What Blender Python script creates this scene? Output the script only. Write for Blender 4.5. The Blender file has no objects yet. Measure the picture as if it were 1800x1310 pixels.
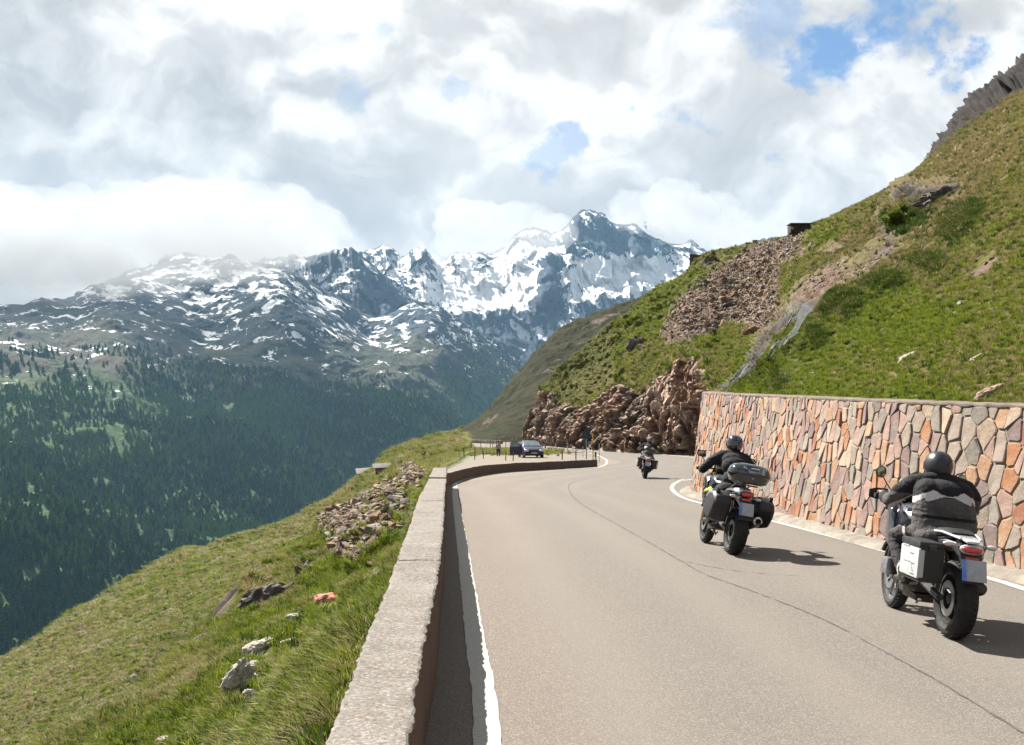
import bpy, bmesh, math, random
import numpy as np
from mathutils import Vector, Matrix, Euler
random.seed(5)
R_ = np.random.default_rng(11)
rad = math.radians
sc = bpy.context.scene
COL = sc.collection
# ------------------------------------------------------------------ camera
F = 1900.0; PITCH = math.atan(85/1900.0); EYE = 1.8
cam_d = bpy.data.cameras.new('camera'); cam = bpy.data.objects.new('camera', cam_d); COL.objects.link(cam)
cam_d.lens = 38.0; cam_d.sensor_width = 36.0; cam_d.clip_start = 0.1; cam_d.clip_end = 60000
cam.location = (0, 0, EYE); cam.rotation_euler = (math.pi/2 + PITCH, 0, 0)
sc.camera = cam
# ------------------------------------------------------------------ sun, exposure
sc.view_settings.view_transform = 'Standard'; sc.view_settings.look = 'None'
sc.view_settings.gamma = 1.0; sc.view_settings.use_curve_mapping = False
sc.view_settings.exposure = 1.9
SUN = Vector((-0.655, 0.775, 1.06)).normalized()
sd = bpy.data.lights.new('sun', 'SUN'); sd.energy = 5.0; sd.angle = rad(0.53); sd.color = (1.0, 0.955, 0.88)
sun = bpy.data.objects.new('sun', sd); COL.objects.link(sun)
sun.rotation_euler = SUN.to_track_quat('Z', 'Y').to_euler(); sun.location = (-20, 30, 40)
try:
    sc.cycles.max_bounces = 5; sc.cycles.diffuse_bounces = 2; sc.cycles.glossy_bounces = 2
    sc.cycles.transparent_max_bounces = 12; sc.cycles.volume_bounces = 1
    sc.cycles.transmission_bounces = 3
    sc.cycles.use_denoising = True
except Exception: pass

# ------------------------------------------------------------------ node helper
class NT:
    def __init__(s, tree):
        s.t = tree; s.n = tree.nodes; s.l = tree.links
    def new(s, typ, **k):
        n = s.n.new(typ)
        for a, b in k.items(): setattr(n, a, b)
        return n
    def put(s, sock, v):
        if isinstance(v, bpy.types.NodeSocket): s.l.new(v, sock)
        elif v is not None:
            if sock.type == 'RGBA' and hasattr(v, '__len__') and len(v) == 3: v = (*v, 1)
            if sock.type == 'RGBA' and not hasattr(v, '__len__'): v = (v, v, v, 1)
            sock.default_value = v
    def math(s, op, a, b=None, c=None, clamp=False):
        n = s.new('ShaderNodeMath', operation=op, use_clamp=clamp)
        for i, v in enumerate((a, b, c)): s.put(n.inputs[i], v)
        return n.outputs[0]
    def vmath(s, op, a, b=None, scale=None):
        n = s.new('ShaderNodeVectorMath', operation=op)
        s.put(n.inputs[0], a); s.put(n.inputs[1], b)
        if scale is not None: s.put(n.inputs['Scale'], scale)
        return n.outputs['Value'] if op in ('LENGTH', 'DISTANCE', 'DOT_PRODUCT') else n.outputs[0]
    def noise(s, vec, scale, detail=4, rough=0.55, dist=0.0, lac=2.0):
        n = s.new('ShaderNodeTexNoise'); s.put(n.inputs['Vector'], vec); n.inputs['Scale'].default_value = scale
        n.inputs['Detail'].default_value = detail; n.inputs['Roughness'].default_value = rough
        n.inputs['Distortion'].default_value = dist; n.inputs['Lacunarity'].default_value = lac
        return n.outputs['Fac']
    def voro(s, vec, scale, feature='F1', out='Distance', rnd=1.0):
        n = s.new('ShaderNodeTexVoronoi', feature=feature); s.put(n.inputs['Vector'], vec)
        n.inputs['Scale'].default_value = scale; n.inputs['Randomness'].default_value = rnd
        return n.outputs[out]
    def ramp(s, fac, lo, hi, a=0.0, b=1.0, smooth=True):
        n = s.new('ShaderNodeMapRange', interpolation_type='SMOOTHSTEP' if smooth else 'LINEAR', clamp=True)
        for nm, v in (('Value', fac), ('From Min', lo), ('From Max', hi), ('To Min', a), ('To Max', b)): s.put(n.inputs[nm], v)
        return n.outputs[0]
    def mix(s, fac, a, b, mode='MIX'):
        n = s.new('ShaderNodeMix', data_type='RGBA', blend_type=mode)
        s.put(n.inputs[0], fac); s.put(n.inputs[6], a); s.put(n.inputs[7], b)
        return n.outputs[2]
    def attr(s, name, out='Fac'):
        n = s.new('ShaderNodeAttribute', attribute_name=name); return n.outputs[out]
    def bump(s, h, strength, dist, normal=None):
        n = s.new('ShaderNodeBump'); s.put(n.inputs['Height'], h); n.inputs['Strength'].default_value = strength
        n.inputs['Distance'].default_value = dist; s.put(n.inputs['Normal'], normal)
        return n.outputs[0]
def material(name):
    m = bpy.data.materials.new(name); m.use_nodes = True
    t = NT(m.node_tree); bs = t.n['Principled BSDF']
    bs.inputs['Specular IOR Level'].default_value = 0.25
    return m, t, bs
def coords(t, stretch=None):
    v = t.new('ShaderNodeTexCoord').outputs['Object']
    if stretch:
        mp = t.new('ShaderNodeMapping'); t.put(mp.inputs['Vector'], v); mp.inputs['Scale'].default_value = stretch; v = mp.outputs[0]
    return v
MATS = {}
def simple(name, col, rough=0.6, metal=0.0, var=0.15, scale=8, bump=0.0, bscale=60, bdist=0.01, spec=0.3, coat=0.0, dirt=0.0, dirtcol=(0.16, 0.12, 0.08)):
    """one plain painted / cloth / plastic surface with procedural variation"""
    if name in MATS: return MATS[name]
    m, t, bs = material(name); v = coords(t)
    n1 = t.noise(v, scale, 5, 0.6)
    c = np.array(col)
    cc = t.mix(t.ramp(n1, 0.3, 0.7), tuple(c*(1-var)), tuple(np.minimum(c*(1+var), 1)))
    if dirt > 0:
        n2 = t.noise(v, scale*0.6, 6, 0.65)
        cc = t.mix(t.math('MULTIPLY', t.ramp(n2, 0.45, 0.75), dirt), cc, dirtcol)
    t.put(bs.inputs['Base Color'], cc)
    t.put(bs.inputs['Roughness'], t.ramp(t.noise(v, scale*2, 3), 0.2, 0.8, max(rough-0.08, 0.02), min(rough+0.1, 1)))
    bs.inputs['Metallic'].default_value = metal; bs.inputs['Specular IOR Level'].default_value = spec
    bs.inputs['Coat Weight'].default_value = coat
    if bump > 0:
        t.put(bs.inputs['Normal'], t.bump(t.noise(v, bscale, 4, 0.6), bump, bdist))
    MATS[name] = m; return m

# ------------------------------------------------------------------ world: Nishita sky + broken cloud layer
def ray(u, v):
    x = (u-900)/F; y = (655-v)/F
    cp, sp = math.cos(PITCH), math.sin(PITCH)
    return Vector((x, cp - y*sp, sp + y*cp))
world = bpy.data.worlds.new('World'); sc.world = world; world.use_nodes = True
W = NT(world.node_tree); bg = W.n['Background']; bg.inputs['Strength'].default_value = 0.1
sky = W.new('ShaderNodeTexSky', sky_type='NISHITA'); sky.sun_disc = False
sky.sun_elevation = math.asin(SUN.z); sky.sun_rotation = math.atan2(SUN.x, SUN.y)
sky.altitude = 2000; sky.air_density = 1.0; sky.dust_density = 0.6; sky.ozone_density = 2.0
dirv = W.vmath('NORMALIZE', W.new('ShaderNodeTexCoord').outputs['Generated'])
wn = W.new('ShaderNodeTexNoise'); W.put(wn.inputs['Vector'], dirv); wn.inputs['Scale'].default_value = 5.0; wn.inputs['Detail'].default_value = 5
warp = W.vmath('SCALE', W.vmath('SUBTRACT', wn.outputs['Color'], (0.5, 0.5, 0.5)), None, 0.22)
wd = W.vmath('ADD', dirv, warp)
mp = W.new('ShaderNodeMapping'); W.put(mp.inputs['Vector'], wd); mp.inputs['Scale'].default_value = (1, 1, 1.5); wst = mp.outputs[0]
mp2 = W.new('ShaderNodeMapping'); W.put(mp2.inputs['Vector'], dirv); mp2.inputs['Scale'].default_value = (1, 1, 1.25)
edge = W.noise(mp2.outputs[0], 11.0, 5, 0.5); efine = W.noise(mp2.outputs[0], 60.0, 8, 0.65)
# gaps of blue sky, seen as soft-edged openings in the cloud
holes = [((1585, 15), 0.040, 1.0), ((1540, 45), 0.032, 1.0), ((1475, 75), 0.024, 1.0), ((1436, 98), 0.014, 0.8), ((1655, 30), 0.022, 1.0), ((1620, 75), 0.020, 0.9),
         ((980, 262), 0.010, 0.5), ((935, 292), 0.010, 0.45), ((1008, 248), 0.008, 0.6), ((1258, 248), 0.012, 0.5), ((1310, 265), 0.008, 0.5),
         ((800, 165), 0.010, 0.35), ((625, 158), 0.010, 0.3), ((672, 45), 0.012, 0.3), ((1370, 8), 0.03, 0.6)]
gap = None
for (px, r, w) in holes:
    c = ray(*px).normalized()
    d = W.vmath('DISTANCE', dirv, tuple(c))
    d = W.math('ADD', d, W.math('MULTIPLY', W.math('SUBTRACT', edge, 0.5), 0.20))
    g = W.ramp(W.math('ADD', d, W.math('MULTIPLY', W.math('SUBTRACT', efine, 0.5), 0.06)), r*0.4, r*1.35+0.008, w, 0.0)
    gap = g if gap is None else W.math('MAXIMUM', gap, g)
# the same kind of gaps everywhere above and behind
big = W.noise(wst, 1.7, 6, 0.55)
sepd = W.new('ShaderNodeSeparateXYZ'); W.put(sepd.inputs[0], dirv)
outside = W.ramp(W.math('ADD', sepd.outputs['Z'], W.math('MULTIPLY', sepd.outputs['Y'], -0.55)), 0.05, 0.5)
gap = W.math('MAXIMUM', gap, W.math('MULTIPLY', W.ramp(big, 0.50, 0.60), outside))
m1 = W.noise(wst, 3.6, 7, 0.52); m2 = W.noise(wst, 12.0, 7, 0.55); m3 = W.noise(wd, 1.5, 2, 0.5)
shade = W.math('ADD', W.math('MULTIPLY', W.ramp(m1, 0.32, 0.68), 0.62), W.math('MULTIPLY', W.ramp(m2, 0.3, 0.7), 0.38))
shade = W.math('MULTIPLY', shade, W.ramp(m3, 0.30, 0.62, 0.72, 1.12))
# billow shading: same field sampled a step towards the sun, so tops facing it are brighter
off = W.vmath('ADD', wst, tuple(Vector((-0.01, 0.0, 0.045))))
m4 = W.noise(off, 6.0, 7, 0.5); m5 = W.noise(wst, 6.0, 7, 0.5)
bill = W.ramp(W.math('SUBTRACT', m5, m4), -0.09, 0.12, 0.0, 1.0)
sh = W.math('ADD', W.math('MULTIPLY', shade, 0.55), W.math('MULTIPLY', bill, 0.5), clamp=True)
cr = W.new('ShaderNodeValToRGB'); W.put(cr.inputs[0], sh)
el = cr.color_ramp.elements; el[0].position = 0.12; el[0].color = (0.58, 0.575, 0.57, 1)
el[1].position = 0.85; el[1].color = (1.12, 1.09, 1.05, 1)
for p_, c_ in ((0.36, (0.75, 0.735, 0.715, 1)), (0.58, (0.88, 0.86, 0.83, 1))):
    e_ = el.new(p_); e_.color = c_
CLOUD_GAIN = 2.4
cl = W.vmath('SCALE', cr.outputs[0], None, CLOUD_GAIN)
blue = W.vmath('ADD', W.vmath('SCALE', sky.outputs[0], None, 0.18), (0.22, 0.46, 0.90))
colr = W.mix(gap, cl, blue)
W.put(bg.inputs['Color'], colr)

# ------------------------------------------------------------------ numpy noise
def _hash(ix, iy, iz, seed=0):
    h = (ix.astype(np.int64)*374761393 + iy.astype(np.int64)*668265263 + iz.astype(np.int64)*2147483647 + seed*1274126177) & 0xffffffff
    h = ((h ^ (h >> 13))*1274126177) & 0xffffffff
    h = ((h ^ (h >> 16))*2246822519) & 0xffffffff
    return ((h ^ (h >> 15)) & 0xffffff)/float(0xffffff)
def vnoise(p, seed=0):
    i = np.floor(p).astype(np.int64); f = p - i; f = f*f*f*(f*(f*6-15)+10)
    out = 0
    for dx in (0, 1):
        wx = f[..., 0] if dx else 1-f[..., 0]
        for dy in (0, 1):
            wy = f[..., 1] if dy else 1-f[..., 1]
            for dz in (0, 1):
                wz = f[..., 2] if dz else 1-f[..., 2]
                out = out + wx*wy*wz*_hash(i[..., 0]+dx, i[..., 1]+dy, i[..., 2]+dz, seed)
    return out*2-1
ROT = np.array([[0.36, 0.48, -0.8], [-0.8, 0.6, 0.0], [0.48, 0.64, 0.6]])
def fbm(p, octv=5, gain=0.5, seed=0, ridged=False):
    a = 1.0; s = 0; tot = 0; q = np.asarray(p, float)
    for o in range(octv):
        n = vnoise(q, seed+o)
        if ridged: n = 1-2*np.abs(n)
        s = s + a*n; tot += a; a *= gain; q = q@ROT.T*2.03 + 17.3
    return s/tot
def cells(p, seed=0):
    """Worley: distance to nearest feature, its random value, F2-F1"""
    i = np.floor(p).astype(np.int64)
    best = np.full(p.shape[:-1], 9.0); sec = np.full(p.shape[:-1], 9.0); val = np.zeros(p.shape[:-1])
    for dx in (-1, 0, 1):
        for dy in (-1, 0, 1):
            for dz in (-1, 0, 1):
                a, b, c = i[..., 0]+dx, i[..., 1]+dy, i[..., 2]+dz
                fx = a+_hash(a, b, c, seed+1); fy = b+_hash(a, b, c, seed+2); fz = c+_hash(a, b, c, seed+3)
                d = np.sqrt((p[..., 0]-fx)**2+(p[..., 1]-fy)**2+(p[..., 2]-fz)**2)
                n = d < best
                sec = np.where(n, best, np.minimum(sec, d)); val = np.where(n, _hash(a, b, c, seed+4), val); best = np.where(n, d, best)
    return best, val, sec-best
def facet(p, seed=0, tilt=1.0):
    """angular blocks: every cell is a tilted plane of its own height"""
    i = np.floor(p).astype(np.int64); best = np.full(p.shape[:-1], 9.0); out = np.zeros(p.shape[:-1])
    for dx in (-1, 0, 1):
        for dy in (-1, 0, 1):
            for dz in (-1, 0, 1):
                a, b, c = i[..., 0]+dx, i[..., 1]+dy, i[..., 2]+dz
                ex = p[..., 0]-(a+_hash(a, b, c, seed+1)); ey = p[..., 1]-(b+_hash(a, b, c, seed+2)); ez = p[..., 2]-(c+_hash(a, b, c, seed+3))
                d = ex**2+ey**2+ez**2; n = d < best
                h = _hash(a, b, c, seed+4)-0.5+tilt*((_hash(a, b, c, seed+5)-0.5)*ex+(_hash(a, b, c, seed+6)-0.5)*ey+(_hash(a, b, c, seed+7)-0.5)*ez)*2
                out = np.where(n, h, out); best = np.where(n, d, best)
    return out
def sstep(x, a, b):
    t = np.clip((x-a)/(b-a), 0, 1); return t*t*(3-2*t)

# ------------------------------------------------------------------ object helpers
def tag(o, label=None, cat=None, group=None, kind=None):
    if label: o['label'] = label
    if cat: o['category'] = cat
    if group: o['group'] = group
    if kind: o['kind'] = kind
    return o
def empty(name, loc=(0, 0, 0), rot=(0, 0, 0), label=None, cat=None, group=None):
    o = bpy.data.objects.new(name, None); o.empty_display_size = 0.2; COL.objects.link(o)
    o.location = loc; o.rotation_euler = rot
    return tag(o, label, cat, group)
def mobj(name, V, Fc, mat, parent=None, smooth=False, kind=None):
    me = bpy.data.meshes.new(name); me.from_pydata([tuple(map(float, v)) for v in V], [], Fc); me.validate(); me.update()
    if mat is not None:
        for m in (mat if isinstance(mat, (list, tuple)) else [mat]): me.materials.append(m)
    if smooth: me.polygons.foreach_set('use_smooth', [True]*len(me.polygons))
    o = bpy.data.objects.new(name, me); COL.objects.link(o); o.parent = parent
    if kind: o['kind'] = kind
    return o
def copy_tree(o, parent=None):
    c = o.copy(); COL.objects.link(c); c.parent = parent
    for ch in list(o.children): copy_tree(ch, c)
    return c
class MB:
    def __init__(s): s.V = []; s.F = []
    def add(s, V, Fc, M=None):
        b = len(s.V)
        for v in V:
            v = Vector(v)
            s.V.append(M @ v if M is not None else v)
        s.F += [tuple(b+i for i in f) for f in Fc]; return s
    def box(s, c, size, rot=None, taper=(1, 1)):
        hx, hy, hz = [a/2 for a in size]; tx, ty = taper
        V = [(-hx, -hy, -hz), (hx, -hy, -hz), (hx, hy, -hz), (-hx, hy, -hz), (-hx*tx, -hy*ty, hz), (hx*tx, -hy*ty, hz), (hx*tx, hy*ty, hz), (-hx*tx, hy*ty, hz)]
        Fc = [(0, 3, 2, 1), (4, 5, 6, 7), (0, 1, 5, 4), (1, 2, 6, 5), (2, 3, 7, 6), (3, 0, 4, 7)]
        M = Matrix.Translation(c) @ (Euler(rot).to_matrix().to_4x4() if rot else Matrix())
        return s.add(V, Fc, M)
    def tube(s, pts, rr, n=10, cap=True, flat=None):
        pts = [Vector(p) for p in pts]
        if not hasattr(rr, '__len__'): rr = [rr]*len(pts)
        V = []; Fc = []; up = None
        for i, p in enumerate(pts):
            d = (pts[min(i+1, len(pts)-1)] - pts[max(i-1, 0)]).normalized()
            if up is None:
                a = Vector((0, 0, 1)) if abs(d.z) < 0.9 else Vector((1, 0, 0)); up = d.cross(a).normalized()
            up = (up - d*up.dot(d)).normalized(); w = d.cross(up)
            for k in range(n):
                a = 2*math.pi*k/n; V.append(p + (up*math.cos(a)+w*math.sin(a))*rr[i])
        for i in range(len(pts)-1):
            for k in range(n):
                a = i*n+k; b = i*n+(k+1) % n; Fc.append((a, b, b+n, a+n))
        if cap: Fc.append(tuple(reversed(range(n)))); Fc.append(tuple(range((len(pts)-1)*n, len(pts)*n)))
        return s.add(V, Fc)
    def lathe(s, prof, c=(0, 0, 0), axis='y', n=32, close=False):
        V = []; Fc = []; m = len(prof)
        for k in range(n):
            a = 2*math.pi*k/n; ca, sa = math.cos(a), math.sin(a)
            for (r, h) in prof:
                V.append({'y': (r*ca, h, r*sa), 'z': (r*ca, r*sa, h), 'x': (h, r*ca, r*sa)}[axis])
        for k in range(n):
            for j in range(m if close else m-1):
                j2 = (j+1) % m; k2 = (k+1) % n; Fc.append((k*m+j, k*m+j2, k2*m+j2, k2*m+j))
        return s.add(V, Fc, Matrix.Translation(c))
    def ell(s, c, r, rot=None, nu=20, nv=12, zmin=-1.0, pw=1.0):
        V = []; Fc = []
        for j in range(nv+1):
            t = math.asin(max(zmin, -1)) + (math.pi/2-math.asin(max(zmin, -1)))*j/nv
            for k in range(nu):
                a = 2*math.pi*k/nu; ct = math.cos(t)
                f = lambda q: math.copysign(abs(q)**pw, q)
                V.append((r[0]*f(ct*math.cos(a)), r[1]*f(ct*math.sin(a)), r[2]*f(math.sin(t))))
        for j in range(nv):
            for k in range(nu):
                a = j*nu+k; b = j*nu+(k+1) % nu; Fc.append((a, b, b+nu, a+nu))
        Fc.append(tuple(reversed(range(nu))))
        M = Matrix.Translation(c) @ (Euler(rot).to_matrix().to_4x4() if rot else Matrix())
        return s.add(V, Fc, M)
    def loft(s, secs, cap=True):
        n = len(secs[0]); V = [p for q in secs for p in q]; Fc = []
        for i in range(len(secs)-1):
            for k in range(n):
                a = i*n+k; b = i*n+(k+1) % n; Fc.append((a, b, b+n, a+n))
        if cap: Fc.append(tuple(reversed(range(n)))); Fc.append(tuple(range((len(secs)-1)*n, len(secs)*n)))
        return s.add(V, Fc)
    def prism(s, poly, off):
        off = Vector(off); A = [Vector(p) for p in poly]; B = [p+off for p in A]; n = len(A)
        return s.add(A+B, [tuple(reversed(range(n))), tuple(range(n, 2*n))]+[(k, (k+1) % n, n+(k+1) % n, n+k) for k in range(n)])
    def build(s, name, mat, parent=None, smooth=False, bevel=0, seg=2, kind=None, label=None, loc=None):
        o = mobj(name, s.V, s.F, mat, parent)
        bm = bmesh.new(); bm.from_mesh(o.data); bmesh.ops.remove_doubles(bm, verts=bm.verts, dist=1e-6)
        bmesh.ops.recalc_face_normals(bm, faces=bm.faces)
        if bevel > 0:
            es = [e for e in bm.edges if len(e.link_faces) == 2 and e.calc_face_angle(0) > 0.5]
            bmesh.ops.bevel(bm, geom=es, offset=bevel, segments=seg, affect='EDGES', profile=0.6)
        bm.to_mesh(o.data); bm.free()
        if smooth or bevel > 0:
            o.data.polygons.foreach_set('use_smooth', [True]*len(o.data.polygons))
            try: o.data.set_sharp_from_angle(angle=rad(38))
            except Exception: pass
        if kind: o['kind'] = kind
        if label: o['label'] = label
        if loc is not None: o.location = loc
        return o
# ------------------------------------------------------------------ from the photograph's perspective to places in the world
def P(u, v, d):
    r = ray(u, v); return Vector((0, 0, EYE)) + r*(d/r.y)
def zroad(y):
    y = np.asarray(y, float)
    z = -0.0177*np.log1p(np.exp(np.clip((y-16.3)/2.0, -40, 40)))*2.0
    z = np.where(y-16.3 > 60, -0.0177*(y-16.3), z)
    lim = -1.42; k = 0.12
    return lim + k*np.log1p(np.exp(np.clip((z-lim)/k, -40, 40)))
def G(u, v):
    r = ray(u, v); d = 20.0
    for _ in range(80):
        z = float(zroad(d)); dn = (z-EYE)*r.y/r.z if r.z < -1e-4 else 400
        d = d*0.5+min(dn, 400)*0.5
    return Vector((r.x/r.y*d, d, float(zroad(d))))
def proj(p):
    """world points (n,3) -> pixel coordinates of the photograph"""
    x, y, z = p[..., 0], p[..., 1], p[..., 2]-EYE
    cp, sp = math.cos(PITCH), math.sin(PITCH)
    f = y*cp+z*sp; up = -y*sp+z*cp
    f = np.maximum(f, 0.05)
    return 900+F*x/f, 655-F*up/f
def catmull(K, n, closed=False):
    """K (m, c) -> (n, c) sampled evenly in parameter"""
    K = np.asarray(K, float); m = len(K); t = np.linspace(0, m-1, n); i = np.minimum(t.astype(int), m-2); f = (t-i)[:, None]
    p0 = K[np.maximum(i-1, 0)]; p1 = K[i]; p2 = K[i+1]; p3 = K[np.minimum(i+2, m-1)]
    c = 0.5*(2*p1+(p2-p0)*f+(2*p0-5*p1+4*p2-p3)*f**2+(3*p1-p0-3*p2+p3)*f**3)
    return c
def polyres(K, step):
    """smooth polyline resampled at about even spacing"""
    K = np.asarray([tuple(k) for k in K], float); d = catmull(K, len(K)*40)
    s = np.r_[0, np.cumsum(np.linalg.norm(np.diff(d, axis=0), axis=1))]
    n = max(2, int(s[-1]/step)+1); t = np.linspace(0, s[-1], n)
    return np.stack([np.interp(t, s, d[:, k]) for k in range(K.shape[1])], 1)
def patch(rows, nc, nr, rowpos=None):
    """rows: list of equally long lists of world points.  Interpolated along each row, then plane-wise (1/depth) between rows."""
    H = []
    for r in rows:
        r = np.array([tuple(p) for p in r], float); w = 1.0/np.maximum(r[:, 1:2], 0.5)
        H.append(catmull(np.hstack([r*w, w]), nc))
    H = np.array(H)                       # (R, nc, 4)
    R = len(rows); t = np.linspace(0, R-1, nr); i = np.minimum(t.astype(int), max(R-2, 0)); f = (t-i)[:, None, None]
    if R > 2:
        p0 = H[np.maximum(i-1, 0)]; p1 = H[i]; p2 = H[i+1]; p3 = H[np.minimum(i+2, R-1)]
        C = 0.5*(2*p1+(p2-p0)*f+(2*p0-5*p1+4*p2-p3)*f**2+(3*p1-p0-3*p2+p3)*f**3)
        C = np.where(np.minimum(p1[..., 3:], p2[..., 3:])*0.6 < C[..., 3:], C, p1*(1-f)+p2*f)
    else: C = H[0][None]*(1-f)+H[1][None]*f
    return C[..., :3]/C[..., 3:]
def normals(A):
    du = np.gradient(A, axis=1); dv = np.gradient(A, axis=0); n = np.cross(du, dv)
    return n/np.maximum(np.linalg.norm(n, axis=-1, keepdims=True), 1e-9)
def grid_obj(name, A, mat, attrs=None, kind='structure', smooth=True, flip=False, parent=None):
    nr, nc = A.shape[:2]; me = bpy.data.meshes.new(name)
    idx = np.arange(nr*nc).reshape(nr, nc)
    q = np.stack([idx[:-1, :-1], idx[:-1, 1:], idx[1:, 1:], idx[1:, :-1]], -1).reshape(-1, 4)
    if flip: q = q[:, ::-1]
    me.vertices.add(nr*nc); me.vertices.foreach_set('co', A.reshape(-1).astype(np.float32))
    me.loops.add(q.size); me.loops.foreach_set('vertex_index', q.reshape(-1).astype(np.int32))
    me.polygons.add(len(q)); me.polygons.foreach_set('loop_start', np.arange(0, q.size, 4, dtype=np.int32))
    me.update(calc_edges=True); me.validate()
    if smooth: me.polygons.foreach_set('use_smooth', np.ones(len(q), bool))
    for k, v in (attrs or {}).items():
        a = me.attributes.new(k, 'FLOAT', 'POINT'); a.data.foreach_set('value', v.reshape(-1).astype(np.float32))
    me.materials.append(mat)
    o = bpy.data.objects.new(name, me); COL.objects.link(o); o.parent = parent
    if kind: o['kind'] = kind
    return o
class Tri:
    """point sampler on a grid surface"""
    def __init__(s, A): s.A = A
    def at(s, r, c):
        A = s.A; i = np.clip(r.astype(int), 0, A.shape[0]-2); j = np.clip(c.astype(int), 0, A.shape[1]-2)
        fr = (r-i)[..., None]; fc = (c-j)[..., None]
        return (A[i, j]*(1-fr)*(1-fc)+A[i+1, j]*fr*(1-fc)+A[i, j+1]*(1-fr)*fc+A[i+1, j+1]*fr*fc)
    def areas(s):
        A = s.A; return np.linalg.norm(np.cross(A[1:, :-1]-A[:-1, :-1], A[:-1, 1:]-A[:-1, :-1]), axis=-1)
    def sample(s, n, weight=None, rng=R_):
        w = s.areas().copy()
        if weight is not None: w = w*weight
        w = w.reshape(-1); cs = np.cumsum(w); k = np.searchsorted(cs, rng.random(n)*cs[-1]); k = np.minimum(k, len(w)-1)
        nc = s.A.shape[1]-1
        return s.at(k//nc + rng.random(n), k % nc + rng.random(n))
def onpix(A, uvs, rows=None):
    """surface point of grid A nearest to each photograph pixel (u, v)"""
    U, V_ = proj(A); out = []
    for (u, v) in uvs:
        d = (U-u)**2+(V_-v)**2
        if rows: d = d.copy(); d[rows:] = 1e12
        k = np.unravel_index(np.argmin(d), d.shape); out.append((Vector(A[k]), k))
    return out
# instanced scatter (one countless mass = one object)
def scatter(name, pts, rots, scl, idx, sources, kind='stuff'):
    me = bpy.data.meshes.new(name); me.vertices.add(len(pts)); me.vertices.foreach_set('co', np.asarray(pts, np.float32).reshape(-1))
    for nm, ty, key, val in (('rot', 'FLOAT_VECTOR', 'vector', rots), ('scl', 'FLOAT_VECTOR', 'vector', scl)):
        a = me.attributes.new(nm, ty, 'POINT'); a.data.foreach_set(key, np.asarray(val, np.float32).reshape(-1))
    a = me.attributes.new('idx', 'INT', 'POINT'); a.data.foreach_set('value', np.asarray(idx, np.int32))
    o = bpy.data.objects.new(name, me); COL.objects.link(o); o['kind'] = kind
    cc = bpy.data.collections.new(name+'_pieces')
    for s_ in sources: cc.objects.link(s_)
    g = bpy.data.node_groups.new(name+'_nodes', 'GeometryNodeTree')
    g.interface.new_socket('Geometry', in_out='INPUT', socket_type='NodeSocketGeometry')
    g.interface.new_socket('Geometry', in_out='OUTPUT', socket_type='NodeSocketGeometry')
    n = g.nodes; l = g.links; gi = n.new('NodeGroupInput'); go = n.new('NodeGroupOutput')
    ip = n.new('GeometryNodeInstanceOnPoints'); ci = n.new('GeometryNodeCollectionInfo')
    ci.inputs['Collection'].default_value = cc; ci.inputs['Separate Children'].default_value = True; ci.inputs['Reset Children'].default_value = True
    def na(nm, ty):
        x = n.new('GeometryNodeInputNamedAttribute'); x.data_type = ty; x.inputs['Name'].default_value = nm
        return [q for q in x.outputs if q.enabled and q.name == 'Attribute'][0]
    l.new(gi.outputs[0], ip.inputs['Points']); l.new(ci.outputs[0], ip.inputs['Instance'])
    ip.inputs['Pick Instance'].default_value = True
    l.new(na('idx', 'INT'), ip.inputs['Instance Index']); l.new(na('rot', 'FLOAT_VECTOR'), ip.inputs['Rotation']); l.new(na('scl', 'FLOAT_VECTOR'), ip.inputs['Scale'])
    l.new(ip.outputs[0], go.inputs[0])
    md = o.modifiers.new('scatter', 'NODES'); md.node_group = g
    return o
def src(V, Fc, mat, name, smooth=False):
    me = bpy.data.meshes.new(name); me.from_pydata([tuple(v) for v in V], [], Fc); me.update(); me.materials.append(mat)
    if smooth: me.polygons.foreach_set('use_smooth', [True]*len(me.polygons))
    return bpy.data.objects.new(name, me)
def stone_mesh(rng, dims, npts=14, name='stone'):
    """an angular stone: convex hull of jittered points"""
    bm = bmesh.new()
    for k in range(npts):
        v = rng.normal(size=3); v /= np.linalg.norm(v); v = np.sign(v)*np.abs(v)**0.7*rng.uniform(0.75, 1.0)
        bm.verts.new((v[0]*dims[0]/2, v[1]*dims[1]/2, v[2]*dims[2]/2))
    r = bmesh.ops.convex_hull(bm, input=bm.verts)
    bmesh.ops.delete(bm, geom=[g for g in r['geom_interior'] if isinstance(g, bmesh.types.BMVert)], context='VERTS')
    bmesh.ops.recalc_face_normals(bm, faces=bm.faces)
    me = bpy.data.meshes.new(name); bm.to_mesh(me); bm.free(); return me
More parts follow.
